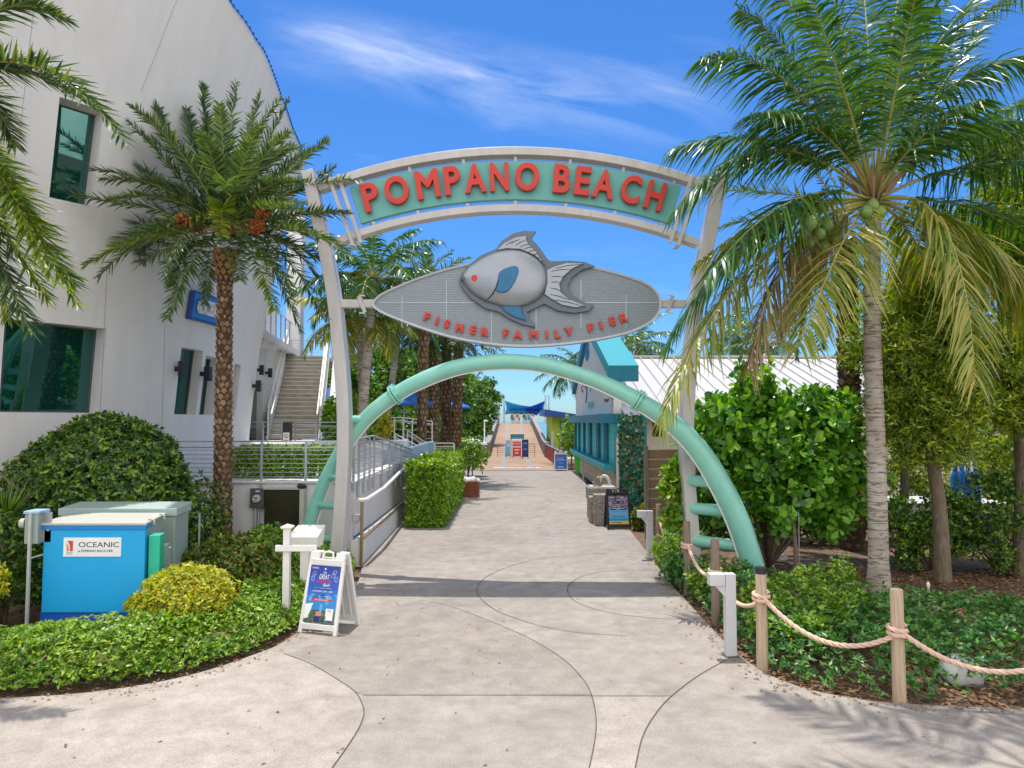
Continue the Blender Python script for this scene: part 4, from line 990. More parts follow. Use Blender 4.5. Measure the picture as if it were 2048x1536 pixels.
for z in (1.05, .9, .75, .6, .45, .3, .15): mb.bar(q-sd*2.0+Vector((0, 0, z)), q+sd*2.0+Vector((0, 0, z)), .04 if z > 1 else .014, .04 if z > 1 else .014)
mb.build('landing_railing', M['steel'], st)

# ------------------------------------------------------------------ things on the terrace wall: meter, panel
q = P(516, 996, 15.62)
mt = thing('electric_meter', 'grey electric meter box with round glass dial on the white terrace wall', 'electric meter', (q.x, 15.62, q.z-.2))
mb = MB(); mb.box((q.x, 15.62, q.z), (.31, .155, .42)); bx_ = mb.build('box', M['darkgrey'], mt, bev=.012)
mb = MB(); mb.lathe((q.x+.01, 15.535, q.z), [(.085, 0), (.085, .03), (.075, .06), (.075, .08)], 24, axis=(0, -1, 0)); dl_ = mb.build('dial', mk('meter_face', (.60, .58, .48), .25), bx_, smooth=40)
mb = MB(); mb.box((q.x+.01, 15.451, q.z+.02), (.09, .006, .025)); mb.box((q.x+.01, 15.451, q.z-.03), (.06, .006, .018)); mb.build('gauge', M['ink'], bx_)
mb = MB(); mb.box((q.x+.02, 15.538, q.z+.155), (.09, .006, .025)); mb.build('nameplate', M['white'], bx_)
mb = MB(); mb.tube([(q.x-.05, 15.62, q.z-.2), (q.x-.05, 15.62, 0)], .03, 10); mb.tube([(q.x+.02, 15.62, q.z-.2), (q.x+.02, 15.62, 0)], .022, 10); mb.build('conduit', M['greymetal'], mt, smooth=60)
a, b = P(534, 978, 15.66), P(612, 1062, 15.66)
ep = thing('steel_cabinet', 'bronze tinted stainless steel cabinet set against the terrace wall beside the meter', 'cabinet', ((a.x+b.x)/2, 15.6, 0))
mb = MB(); mb.bb((a.x, 15.50, .55), (b.x-.10, 15.69, a.z)); mb.build('door', M['bronze'], ep, bev=.01)
mb = MB(); mb.bb((b.x-.097, 15.46, .50), (b.x, 15.69, a.z+.02)); mb.bb((a.x-.02, 15.46, a.z+.003), (b.x-.1, 15.69, a.z+.03)); mb.build('frame', M['cabtop'], ep, bev=.006)
fl = thing('security_spotlight', 'small black spotlight clipped on the top corner of the bronze cabinet', 'spotlight', (b.x-.06, 15.5, a.z+.03))
mb = MB(); mb.lathe((b.x-.06, 15.5, a.z+.07), [(.03, -.1), (.055, -.05), (.055, .06), (.045, .09)], 12, axis=(-.7, -.6, .2)); mb.build('housing', M['black'], fl, smooth=40)
mb = MB(); mb.bar((b.x-.06, 15.5, a.z+.03), (b.x-.06, 15.5, a.z+.08), .02, .02); mb.build('bracket', M['black'], fl)

# ------------------------------------------------------------------ blue utility cabinet and neighbours
CY = 10.15
a = P(88, 1048, CY); b = P(291, 1047, CY); zt = a.z; depth = 1.35
cb_ = thing('transformer_cabinet', 'bright blue transformer cabinet with white OCEANIC plate and pale sloping top', 'electrical cabinet', ((a.x+b.x)/2, CY+.6, 0))
sk = Vector((-.22, 1, 0)).normalized()
def quadbox(mbx, a, b, dv, z0, z1, z1b=None):
    z1b = z1 if z1b is None else z1b
    q = [Vector((a.x, a.y, z0)), Vector((b.x, b.y, z0)), Vector((b.x, b.y, z0))+dv, Vector((a.x, a.y, z0))+dv]
    t = [Vector((q[0].x, q[0].y, z1)), Vector((q[1].x, q[1].y, z1)), Vector((q[2].x, q[2].y, z1b)), Vector((q[3].x, q[3].y, z1b))]
    mbx.add(q+t, [(0, 3, 2, 1), (4, 5, 6, 7), (0, 1, 5, 4), (1, 2, 6, 5), (2, 3, 7, 6), (3, 0, 4, 7)])
ln_ = Vector((0, 0, 0))
mb = MB(); quadbox(mb, a, b, sk*.16, .36, zt-.075); mb.build('front_panel', M['bluepaint'], cb_, bev=.012)
mb = MB(); quadbox(mb, a+Vector((-.035, .03, 0)), b+Vector((-.03, .03, 0)), sk*.4, -.05, .358); mb.build('base', M['bluebase'], cb_, bev=.01)
mb = MB(); quadbox(mb, a+Vector((-.015, -.02, 0)), b+Vector((.02, -.02, 0)), sk*.30, zt-.073, zt-.02); mb.build('lid_edge', mk('lid_blue', (.006, .22, .60), .45), cb_)
mb = MB(); quadbox(mb, a+Vector((-.02, -.035, 0)), b+Vector((.03, -.035, 0)), sk*1.08, zt-.018, zt+.02, zt+.03); mb.build('top', M['cabtop'], cb_, bev=.008)
b2 = b+sk*.165; a2 = a+sk*.165
mb = MB(); quadbox(mb, a2+Vector((.02, 0, 0)), b2+Vector((-.03, 0, 0)), sk*.85, 0, zt-.03, zt-.025); mb.build('tank', M['padgrey'], cb_, bev=.01)
mb = MB(); b3 = b+sk*.12; mb.box((b3.x+.075, b3.y+.12, .36+(zt-.46)/2+.0), (.15, .26, zt-.62), rz=.22); mb.build('side_panel', M['greenpaint'], cb_, bev=.006)
mb = MB()
for k in range(5): q = b+sk*(.36+.075*k); mb.box((q.x+.07, q.y+.03, .80), (.17, .022, zt-.78), rz=.22)
mb.build('cooling_fin', M['padgrey'], cb_)
mb = MB(); q = b+sk*.82; mb.box((q.x+.07, q.y, .98), (.16, .14, .30), rz=.22); mb.build('junction_box', M['padgrey'], cb_, bev=.008)
mb = MB()
for k in (.25, .8): q = b+sk*k; mb.tube([Vector((q.x-.05, q.y, zt+.02)), Vector((q.x+.03, q.y-.02, zt+.05)), Vector((q.x+.07, q.y-.03, zt+.02)), Vector((q.x+.07, q.y-.03, zt-.04))], .012, 6)
mb.build('lifting_hook', M['cabtop'], cb_, smooth=60)
pa, pb = P(128, 1075, CY-.004), P(242, 1113, CY-.004); cx = (pa.x+pb.x)/2; cz = (pa.z+pb.z)/2; pw = pb.x-pa.x; ph = pa.z-pb.z
mb = MB(); mb.box((cx, CY-.006, cz), (pw, .008, ph)); np_ = mb.build('nameplate', mk('plate_white', (.82, .82, .82), .35), cb_)
mb = MB(); mb.text('OCEANIC', (cx+pw*.115, CY-.0105, cz+ph*.13), (1, 0, 0), (0, 0, 1), ph*.27, pw*.70, .002); mb.text('at POMPANO BEACH PIER', (cx+pw*.06, CY-.0105, cz-ph*.20), (1, 0, 0), (0, 0, 1), ph*.12, pw*.60, .002); mb.build('lettering', M['ink'], np_)
lx, lz = cx-pw*.39, cz
mb = MB(); mb.prism([Vector((lx-.036, CY-.0105, lz+ph*.33)), Vector((lx+.045, CY-.0105, lz+ph*.33)), Vector((lx+.045, CY-.0105, lz-ph*.22)), Vector((lx+.002, CY-.0105, lz-ph*.22)), Vector((lx+.004, CY-.0105, lz)), Vector((lx-.012, CY-.0105, lz+ph*.2))], (0, -.002, 0)); mb.build('emblem_sail', mk('emblem_red', (.62, .06, .05), .4), np_)
mb = MB(); mb.prism([Vector((lx-.045, CY-.0105, lz+ph*.26)), Vector((lx-.012, CY-.0105, lz+ph*.02)), Vector((lx-.008, CY-.0105, lz-ph*.22)), Vector((lx-.045, CY-.0105, lz-ph*.22))], (0, -.002, 0)); mb.build('emblem_sand', mk('emblem_ochre', (.55, .32, .10), .4), np_)
mb = MB(); mb.box((lx, CY-.0115, lz-ph*.29), (.09, .002, .008)); mb.box((lx, CY-.0115, lz-ph*.37), (.09, .002, .008)); mb.build('emblem_wave', M['teal_mid'], np_)
mb = MB(); q = P(97, 1060, CY-.006); mb.lathe(q, [(.018, 0), (.018, .012)], 10, axis=(0, -1, 0)); mb.build('lock', M['steel'], cb_)
# grey cabinet behind
a = P(116, 1017, 11.3); b = P(351, 1017, 11.3); c2 = P(376, 1004, 12.5)
gc = thing('utility_cabinet', 'grey-green enamel utility cabinet standing behind the blue transformer', 'electrical cabinet', ((a.x+b.x)/2, 12.1, 0))
dv = Vector((-.09, .72, 0))
mb = MB(); quadbox(mb, a+Vector((.05, .04, 0)), b+Vector((-.02, .04, 0)), dv*.9, 0, a.z-.12); mb.build('body', M['padgrey'], gc, bev=.012)
mb = MB(); quadbox(mb, a, b+Vector((.02, 0, 0)), dv, a.z-.118, a.z, a.z+.03); mb.build('roof', mk('cabinet_roof', (.36, .46, .42), .5, var=.12), gc, bev=.01)
mb = MB(); q = b+dv*.85; mb.box((b.x+.07, b.y+.72, a.z*.5), (.02, .03, a.z*.8)); mb.build('hinge', M['padgrey'], gc)
# meter box on a post
q = P(60, 1066, 10.0)
mp = thing('meter_post', 'small pale meter box on a strut post left of the blue cabinet', 'utility box', (q.x, 10.0, 0))
mb = MB(); mb.bar((q.x-.0, 10.0, 0), (q.x, 10.0, q.z+.28), .035, .035, (0, 1, 0)); mb.build('post', M['cabtop'], mp)
mb = MB(); mb.tube([(q.x+.16, 10.35, 0), (q.x+.16, 10.35, q.z+.05)], .035, 10); mb.build('conduit', M['greymetal'], mp, smooth=60)
mb = MB(); mb.box((q.x-.02, 10.16, q.z+.05), (.18, .26, .42), rz=.1); bx_ = mb.build('box', M['padgrey'], mp, bev=.01)
mb = MB(); mb.box((q.x-.02, 10.16, q.z+.28), (.21, .29, .04), rz=.1); mb.build('cap', mk('pale_blue_cap', (.30, .50, .66), .5), mp, bev=.006)
mb = MB(); mb.box((q.x+.13, 10.16, q.z+.06), (.13, .02, .42)); mb.build('back_plate', M['steel'], mp)
mb = MB(); mb.lathe((q.x-.14, 10.1, q.z+.12), [(.07, 0), (.07, .05), (.05, .07)], 16, axis=(-1, -.3, 0)); mb.build('dial', M['cabtop'], bx_, smooth=40)
mb = MB(); mb.bar((q.x, 10.02, q.z-.35), (q.x+.17, 10.33, q.z-.3), .02, .02); mb.bar((q.x, 10.02, .16), (q.x+.17, 10.33, .2), .02, .02); mb.build('strut', M['greymetal'], mp)
# white timber cross post (sign post) and white junction box behind it
q = P(575, 1050, 10.9); z1 = q.z
wp = thing('white_sign_post', 'white timber post with a crosspiece and pointed cap among the left shrubs', 'sign post', (q.x, 10.9, 0))
mb = MB(); mb.box((q.x, 10.9, (z1-.05)/2), (.10, .10, z1-.05)); mb.build('post', M['white'], wp, bev=.006)
mb = MB(); mb.add([(q.x+sx*.075, 10.9+sy*.075, z1-.05) for sx, sy in ((-1, -1), (1, -1), (1, 1), (-1, 1))]+[(q.x+sx*.085, 10.9+sy*.085, z1-.02) for sx, sy in ((-1, -1), (1, -1), (1, 1), (-1, 1))]+[(q.x, 10.9, z1+.02)], [(3, 2, 1, 0)]+[(i, (i+1) % 4, 4+(i+1) % 4, 4+i) for i in range(4)]+[(4+i, 4+(i+1) % 4, 8) for i in range(4)]); mb.build('cap', M['white'], wp)
ar = P(590, 1096, 10.84); l_, r_ = P(552, 1096, 10.84), P(634, 1096, 10.84)
mb = MB(); mb.bar((l_.x, 10.82, ar.z), (r_.x, 10.82, ar.z), .05, .09); mb.build('crosspiece', M['white'], wp, bev=.005)
q = P(610, 1078, 12.0)
wb = thing('electrical_pedestal', 'low white sloping-top junction box behind the white cross post', 'junction box', (q.x, 12, 0))
mb = MB(); mb.add([(q.x-.24, 11.9, q.z-.14), (q.x+.22, 11.9, q.z-.14), (q.x+.24, 12.25, q.z-.14), (q.x-.2, 12.25, q.z-.14), (q.x-.26, 11.85, q.z+.06), (q.x+.25, 11.85, q.z+.06), (q.x+.27, 12.28, q.z+.2), (q.x-.2, 12.28, q.z+.2)], [(0, 3, 2, 1), (4, 5, 6, 7), (0, 1, 5, 4), (1, 2, 6, 5), (2, 3, 7, 6), (3, 0, 4, 7)]); mb.build('box', M['white'], wb, bev=.012)
mb = MB(); mb.box((q.x, 12.05, (q.z-.14)/2), (.14, .14, q.z-.14)); mb.build('stand', M['white'], wb)

# ------------------------------------------------------------------ L-shaped path lights
def bollard(px, py, h, face, label, off=0.0, first=[None]):
    q = G(px, py)
    if first[0] is None:
        t = thing('path_light', label, 'path light', q, 'L-shaped path lights')
        mb = MB(); mb.box(q+Vector((0, 0, .53)), (.135, .135, 1.06)); mb.build('post', mk('bollard_paint', (.54, .54, .54), .45, var=.08), t, bev=.006)
        mb = MB(); mb.box(q+Vector((-.175, 0, .985)), (.20, .15, .15)); hd = mb.build('lamp_head', t.children[0].data.materials[0], t, bev=.006)
        mb = MB(); mb.prism([q+Vector((-.065, -.05, .908)), q+Vector((-.20, -.05, .908)), q+Vector((-.065, -.05, .76))], (0, .1, 0)); mb.build('gusset', t.children[0].data.materials[0], t)
        mb = MB(); mb.box(q+Vector((-.18, 0, .907)), (.14, .08, .006)); mb.build('diffuser', M['white'], hd)
        mb = MB(); mb.box(q+Vector((0, 0, .006)), (.19, .19, .012)); mb.build('base_plate', M['darkgrey'], t); first[0] = t
    else:
        t = copy_tree(first[0]); t.location = q; t['label'] = label; t.rotation_euler = (0, 0, face)
    return t
bollard(1461, 1311, 1.07, 0, 'light grey L-shaped path light nearest the camera beside the rope fence')
bollard(1300, 1117, 1.07, 0, 'light grey L-shaped path light by the brown fence near the black A-frame board')
bollard(699, 1128, 1.07, R(180), 'light grey L-shaped path light in front of the left gateway post')
# ------------------------------------------------------------------ A-frame boards
def aframe(name, label, q, rz, w, h, spread, frame_mat, first=None):
    t = thing(name, label, 'A-frame sign', (0, 0, 0)); lean = spread/2
    for sg in (-1, 1):
        mb = MB(); yb = sg*lean; z0, zt = .0, h*.86
        def pt(x, z, o=0): f = z/h; return Vector((x, yb*(1-f*.92)+sg*o, z))
        for sx in (-1, 1): mb.bar(pt(sx*(w/2-.028), 0), pt(sx*(w/2-.05), zt), .055, .045, (0, 1, 0))
        mb.bar(pt(-w/2+.03, .10), pt(w/2-.03, .10), .045, .08); mb.bar(pt(-w/2+.05, zt-.03), pt(w/2-.05, zt-.03), .045, .09)
        if sg > 0:
            for k in range(4): xx = (k-1.5)*w*.2; mb.bar(pt(xx, .12), pt(xx, zt-.06), .03, .03, (0, 1, 0))
            mb.bar(pt(-w/2+.05, .12, .0), pt(-w/2+.05, .5, .0), .02, .02, (0, 1, 0))
        for sx in (-1, 1): mb.bar(pt(sx*(w/2-.10), zt), pt(sx*(w/2-.10), h*.955), .15, .05, (0, 1, 0))
        if sg < 0: mb.tube([pt(-.09, zt+.01), pt(-.075, h*.95), pt(0, h*.965), pt(.075, h*.95), pt(.09, zt+.01)], .018, 8)
        if sg > 0: mb.add([pt(-w/2+.05, .12), pt(w/2-.05, .12), pt(w/2-.055, zt-.04), pt(-w/2+.055, zt-.04)], [(0, 1, 2, 3)])
        mb.build('front_frame' if sg < 0 else 'rear_frame', frame_mat, t, bev=.006)
    mb = MB(); a, b = pt(0, .14), pt(0, .8)
    yb = -lean
    def fp(x, v, o=0.0):   # x in metres, v 0..1 up the poster
        z = .15+(h*.86-.08-.15)*v; f = z/h; n = Vector((0, -1, lean*.92/h)).normalized(); return Vector((x, yb*(1-f*.92), z))+n*(.024+o)
    return t, fp, w-.13
def place(t, q, rz): t.location = q; t.rotation_euler = (0, 0, rz)
def poster_quad(name, parent, fp, x0, x1, v0, v1, o, mat, n=1):
    mb = MB(); mb.add([fp(x0, v0, o), fp(x1, v0, o), fp(x1, v1, o), fp(x0, v1, o)], [(0, 1, 2, 3)]); return mb.build(name, mat, parent)
def poster_text(parent, fp, rows, mat, o, name='lettering'):
    mb = MB(); up = (fp(0, 1)-fp(0, 0)).normalized(); hh = (fp(0, 1)-fp(0, 0)).length
    for body, x, v, h, w, sh in rows:
        if body[0] == '#': mb.rows(fp(x, v, o), (1, 0, 0), up, h*hh, w, .0015, len(body)*7+int(v*100)); continue
        mb.text(body, fp(x, v, o), (1, 0, 0), up, h*hh, w, .0015, shear=sh)
    return mb.build(name, mat, parent)
def flat(name, c, r=.4): return mk(name, c, r, var=.04)
def grad_blue():
    m, N, b = base_mat('poster_sky_print'); tc = N.n('ShaderNodeTexCoord'); sp = N.n('ShaderNodeSeparateXYZ', inp={0: tc.outputs['Generated']})
    c = N.ramp(sp.outputs[2], [(0, (.015, .20, .52)), (.35, (.02, .25, .62)), (.6, (.010, .10, .52)), (1, (.008, .015, .28))])
    no = N.n('ShaderNodeTexNoise', inp={'Vector': tc.outputs['Generated'], 'Scale': 5.0, 'Detail': 5.0})
    msk = N.math('MULTIPLY', N.math('MULTIPLY_ADD', no.outputs[0], 5, -2.6, clamp=True), N.math('LESS_THAN', sp.outputs[2], .5))
    N.nt.links.new(N.mix(msk, c, (.5, .75, .9)), b.inputs['Base Color']); b.inputs['Roughness'].default_value = .35; return m
M['posterblue'] = grad_blue()
pwhite = flat('print_white', (.85, .85, .85)); pred = flat('print_red', (.66, .03, .03)); pnavy = flat('print_navy', (.01, .025, .20)); pyel = flat('print_yellow', (.70, .48, .05)); psky = flat('print_light_blue', (.10, .42, .70)); pgreen = flat('print_green', (.05, .13, .04)); pteal = flat('print_teal', (.02, .30, .42))
t, fp, pw = aframe('aframe_sign', 'white plastic A-frame board with blue Great American Bash rooftop celebration poster', None, 0, .64, 1.17, .62, M['white'])
po = poster_quad('poster', t, fp, -pw/2, pw/2, 0, 1, 0, M['posterblue'])
poster_text(po, fp, [('OCEANIC', -pw*.33, .955, .028, pw*.22, 0), ('The', 0, .88, .035, None, .3), ('GREAT', 0, .805, .085, pw*.34, .15), ('Bash', pw*.10, .665, .05, pw*.22, .3), ('SATURDAY | 6PM - 10PM', 0, .545, .034, pw*.66, 0)], pwhite, .002)
mb = MB()
star = [fp(.022*math.sin(k*math.pi/5)*(1 if k % 2 == 0 else .42), .945+.022*math.cos(k*math.pi/5)*(1 if k % 2 == 0 else .42)/.78, .002) for k in range(10)]; mb.add(star, [tuple(range(9, -1, -1))])
rr = random.Random(4)
for cx_, cv_ in ((-.17, .86), (.17, .90), (-.19, .76), (.2, .77), (.14, .83)):
    for k in range(10):
        a_ = k*.628; r0, r1 = .018, .018+.02*rr.random()+.01
        mb.bar(fp(cx_+r0*math.cos(a_), cv_+r0*math.sin(a_)/.8, .002), fp(cx_+r1*math.cos(a_), cv_+r1*math.sin(a_)/.8, .002), .0035, .0012, (0, 1, 0))
mb.build('firework_print', pwhite, po)
poster_text(po, fp, [('AMERI-CAN', 0, .725, .065, pw*.52, .1)], pred, .0022)
poster_quad('ribbon', po, fp, -pw*.36, pw*.36, .585, .622, .0015, pnavy); poster_text(po, fp, [('4TH OF JULY ROOFTOP CELEBRATION', 0, .604, .018, pw*.62, 0)], pwhite, .003)
poster_text(po, fp, [('Tickets 20/Person', 0, .49, .03, pw*.48, .2), ('Includes Cash Bar and Appetizers', 0, .445, .018, pw*.6, .1)], pnavy, .002)
poster_quad('ribbon', po, fp, -pw*.32, pw*.32, .378, .418, .0015, pred); poster_text(po, fp, [('PRIME FIREWORKS VIEWS', 0, .398, .018, pw*.44, 0)], pwhite, .003)
mg, N_, b_ = base_mat('garden_photo_print'); tc_ = N_.n('ShaderNodeTexCoord'); vo_ = N_.n('ShaderNodeTexVoronoi', inp={'Vector': tc_.outputs['Generated'], 'Scale': 9.0})
N_.nt.links.new(N_.ramp(N_.n('ShaderNodeSeparateColor', inp={0: vo_.outputs[1]}).outputs[0], [(0, (.02, .05, .02)), (.3, (.07, .14, .03)), (.55, (.14, .16, .05)), (.75, (.05, .16, .30)), (1, (.35, .28, .18))]), b_.inputs['Base Color']); b_.inputs['Roughness'].default_value = .4
poster_quad('photo_print', po, fp, -pw/2, pw/2, 0, .22, .0012, mg); mb = MB(); mb.add([fp(-pw/2, .06, .0018), fp(-pw*.36, .08, .0018), fp(-pw*.25, .34, .0018), fp(-pw/2, .31, .0018)], [(0, 1, 2, 3)]); mb.build('photo_print', pwhite, po); poster_quad('photo_print', po, fp, -pw*.18, pw*.16, .02, .12, .0022, pnavy); poster_quad('photo_print', po, fp, -pw*.14, pw*.06, .12, .20, .0022, flat('print_coral', (.6, .25, .2)))
poster_quad('photo_print', po, fp, -pw*.02, pw*.07, .2, .33, .0022, psky)
poster_quad('card_print', po, fp, pw*.20, pw*.44, .06, .26, .0026, pwhite); poster_text(po, fp, [('SCAN', pw*.32, .235, .016, pw*.1, 0), ('TO BUY', pw*.32, .212, .016, pw*.14, 0)], pred, .0034)
polive = flat('print_olive', (.09, .14, .03))
for (x_, v_, s_) in ((-.14, .12, .05), (-.09, .15, .04), (.03, .07, .03), (.09, .1, .03)):
    pm = MB()
    for k in range(12): a_ = k*.5236+.2; pm.bar(fp(x_, v_, .0025), fp(x_+s_*math.cos(a_), v_+s_*math.sin(a_)/.8, .0025), .008, .001, (0, 1, 0))
    pm.bar(fp(x_, v_, .0025), fp(x_, v_-.1, .0025), .006, .001, (0, 1, 0))
    pm.build('palm_print', polive, po)
q = G(652, 1265); place(t, Vector((q.x, q.y+.2, 0)), R(-19))
t, fp, pw = aframe('aframe_sign', 'black A-frame board with a running race poster beside the concrete drinking fountain', None, 0, .68, 1.17, .6, M['black'])
po = poster_quad('poster', t, fp, -pw/2, pw/2, 0, 1, 0, psky)
def photo_noise():
    m, N, b = base_mat('crowd_photo_print'); tc = N.n('ShaderNodeTexCoord'); vo = N.n('ShaderNodeTexVoronoi', inp={'Vector': tc.outputs['Generated'], 'Scale': 11.0})
    c = N.ramp(N.n('ShaderNodeSeparateColor', inp={0: vo.outputs[1]}).outputs[0], [(0, (.02, .02, .05)), (.3, (.25, .22, .24)), (.5, (.5, .5, .55)), (.7, (.35, .1, .2)), (.85, (.08, .12, .3)), (1, (.6, .5, .4))])
    N.nt.links.new(c, b.inputs['Base Color']); b.inputs['Roughness'].default_value = .4; return m
poster_quad('photo_print', po, fp, -pw/2, pw/2, .56, 1, .0012, photo_noise()); poster_quad('ribbon', po, fp, -pw*.42, pw*.42, .50, .58, .002, pnavy); poster_quad('ribbon', po, fp, -pw*.30, pw*.30, .72, .82, .002, pnavy)
poster_text(po, fp, [('#', 0, .55, .022, pw*.66, 0), ('#', 0, .52, .018, pw*.2, 0)], pwhite, .0035); poster_text(po, fp, [('15K', -pw*.16, .77, .06, pw*.2, 0), ('5K', pw*.16, .77, .06, pw*.16, 0)], pyel, .0035)
poster_text(po, fp, [('Register Now!', 0, .26, .055, pw*.72, .3)], M['ink'], .002); poster_quad('stripe', po, fp, -pw/2, pw/2, .12, .20, .0015, pteal); poster_quad('stripe', po, fp, -pw/2, pw/2, 0, .11, .0015, pyel)
poster_quad('banner_print', po, fp, -pw*.4, pw*.4, .35, .40, .0015, flat('print_grey', (.3, .4, .5)))
mb = MB()
for k in range(5): c = fp(-pw*.38+k*.062, .055, .003); mb.lathe(c, [(.02, 0), (.02, .0015)], 14, axis=(0, -1, .24))
mb.build('icon_print', pnavy, po)
q = G(1230, 1054); place(t, Vector((q.x+.03, 20.5, 0)), R(3))
# ------------------------------------------------------------------ teal and white kiosk (right)
KX = 4.0; K0, K1 = 28.0, 44.5; KM = (K0+K1)/2
ki = thing('beach_kiosk', 'white and teal kiosk with steep gable front and long white metal roof', 'kiosk', (KX+4, 34, 0))
mb = MB(); mb.bb((KX+.3, K0+.02, 0), (22, K1-.3, 3.25)); mb.build('wall', mk('beige_wall', (.55, .50, .43), .8), ki)
mb = MB(); mb.prism([Vector(p) for p in ((KX, K0, 3.2), (KX, K0, 5.0), (KX, KM, 7.85), (KX, K1, 5.0), (KX, K1, 3.2))], (.32, 0, 0)); mb.build('gable_wall', M['stucco'], ki)
def slope_prism(y0, z0, y1, z1, th, x0, x1):
    a, b = Vector((x0, y0, z0)), Vector((x0, y1, z1)); d = (b-a).normalized(); n = Vector((0, -d.z, d.y)); n = n if n.z > 0 else -n
    m = MB(); m.prism([a-n*th*.5, b-n*th*.5, b+n*th*.5, a+n*th*.5], (x1-x0, 0, 0)); return m
slope_prism(K0-.25, 5.0, KM+.12, 8.02, .50, KX-.22, KX+.95).build('fascia', M['teal_mid'], ki)
slope_prism(KM-.1, 7.96, K1+.25, 5.0, .50, KX-.221, KX+.949).build('fascia', M['teal_dark'], ki)
m_ = MB(); m_.bb((KX-.223, K0-.28, 4.62), (KX+.952, K0-.05, 5.12)); m_.build('fascia_end', M['teal_dark'], ki)
RZ, RY = 6.3, KM; EZ, EY = 3.36, K0-.75
rf = MB(); rf.add([(KX+.32, EY, EZ), (30, EY, EZ), (30, RY, RZ), (KX+.32, RY, RZ), (KX+.32, EY, EZ-.10), (30, EY, EZ-.10), (30, RY, RZ-.10), (KX+.32, RY, RZ-.10)], [(0, 1, 2, 3), (7, 6, 5, 4), (0, 4, 5, 1), (1, 5, 6, 2), (3, 2, 6, 7), (0, 3, 7, 4)])
rf.add([(KX+.32, RY, RZ), (30, RY, RZ), (30, K1+.7, EZ), (KX+.32, K1+.7, EZ)], [(0, 1, 2, 3)])
roof = rf.build('roof', M['roofmetal'], ki)
sm = MB(); x = KX+.85
while x < 29.8: sm.bar((x, EY+.02, EZ+.022), (x, RY-.1, RZ+.015), .05, .045); x += .56
sm.build('standing_seam', M['seam'], roof)
sm = MB(); sm.bar((KX+.95, RY, RZ+.06), (30, RY, RZ+.06), .35, .12); sm.build('ridge_cap', M['seam'], roof)
sm = MB(); sm.bar((KX+.96, EY-.06, EZ-.07), (30, EY-.06, EZ-.07), .13, .15); sm.build('gutter', M['cabtop'], roof)
mb = MB(); mb.bb((KX-.48, K0-.12, 2.98), (KX-.002, K1, 3.36)); mb.bb((KX, K0-.123, 2.98), (KX+.55, K0-.002, 3.36)); mb.build('canopy_band', M['teal_dark'], ki, bev=.01)
mb = MB(); mb.bb((KX+.003, K0, 1.28), (KX+.298, K1, 3.19)); fwall = mb.build('siding', M['teal_light'], ki)
mb = MB()
for z in np.arange(1.55, 3.0, .27): mb.bar((KX-.001, K0+.1, z), (KX-.001, K1, z), .01, .012)
mb.build('siding_groove', M['teal_dark'], fwall)
mb = MB(); mb.bb((KX+.004, K0-.06, 1.0), (KX+.66, K0+.017, 2.978)); mb.build('corner_panel', M['teal_mid'], ki)
for y in (K0+1.55, K0+2.05, K0+4.2, K0+4.7, K0+7.6, K0+8.1, K0+10.8, K0+13.6, K0+16):
    mb = MB(); mb.bb((KX-.12, y, 1.36), (KX-.002, y+.26, 2.977)); mb.build('post', M['teal_dark'], ki, bev=.008)
mb = MB(); mb.bb((KX-.42, K0-.2, 1.12), (KX-.002, K1-.2, 1.355)); mb.bb((KX, K0-.2, 1.12), (KX+.5, K0-.062, 1.35)); mb.build('counter_sill', M['teal_mid'], ki, bev=.01)
mb = MB(); mb.bb((KX, K0, 0), (KX+.297, K1-.3, 1.118)); sid = mb.build('base_siding', M['tan'], ki)
mb = MB()
for z in (.28, .56, .84): mb.bar((KX-.002, K0, z), (KX-.002, K1-.4, z), .012, .014)
mb.build('groove', M['wood_grey'], sid)
mb = MB(); mb.bb((KX+.002, K0-.055, 0), (KX+.75, K0+.012, .998)); mb.build('stone_base', M['aggregate'], ki)
for y in (K0+3.3, K0+8.5):
    mb = MB(); mb.bar((KX-.36, y, 0), (KX-.36, y, 1.1), .09, .09, (0, 1, 0)); mb.box((KX-.36, y, .01), (.3, .3, .02))
    mb.build('counter_leg', M['greymetal'], ki)
mb = MB(); mb.tube([(KX+.88, EY+.1, EZ-.14), (KX+.80, EY+.12, EZ-.42), (KX+.16, K0-.32, 2.55), (KX+.10, K0-.32, 2.3), (KX+.10, K0-.32, 0)], .065, 8); mb.build('downspout', mk('downspout_paint', (.58, .52, .45), .5), ki, smooth=50)
# painted mark on the gable: ring, fish-hook strokes and small script
gm = MB()
def kp(px, py, o=.012):
    u = (px-1024)/FPX; Y = (KX-o)/u if u > .02 else 40; return P(px, py, Y)
def kz(pts): return [(1140+x/7.683, 660+y/7.683) for x, y in pts]
def kstroke(name, pts, w, mat):
    m = MB(); m.tube([kp(x, y) for x, y in kz(pts)], w, 6); return m.build(name, mat, ki, smooth=180)
kstroke('emblem_ring', [(272, 460), (256, 420), (254, 340), (262, 260), (275, 215), (290, 240), (297, 310), (294, 390), (282, 440), (272, 385), (270, 330), (276, 300)], .09, mk('emblem_blue', (.01, .22, .45), .5))
kstroke('emblem_stroke', [(240, 860), (244, 890)], .06, M['red']); kstroke('emblem_stroke', [(183, 870), (185, 920), (193, 952), (204, 935)], .05, M['red'])
kstroke('emblem_stroke', [(198, 770), (205, 830), (215, 850)], .10, mk('emblem_sandy', (.6, .45, .2), .5)); kstroke('emblem_stroke', [(268, 800), (266, 900), (262, 1000), (252, 1070), (244, 1110)], .05, M['teal_dark'])
kstroke('emblem_stroke', [(318, 830), (322, 880), (315, 940)], .045, M['teal_panel'])
tm = MB(); c = kp(*kz([(320, 1150)])[0]); tm.rows(c, (0, -1, 0), (0, 0, 1), .36, 2.6, .01, 5); tm.build('lettering', M['teal_panel'], ki)
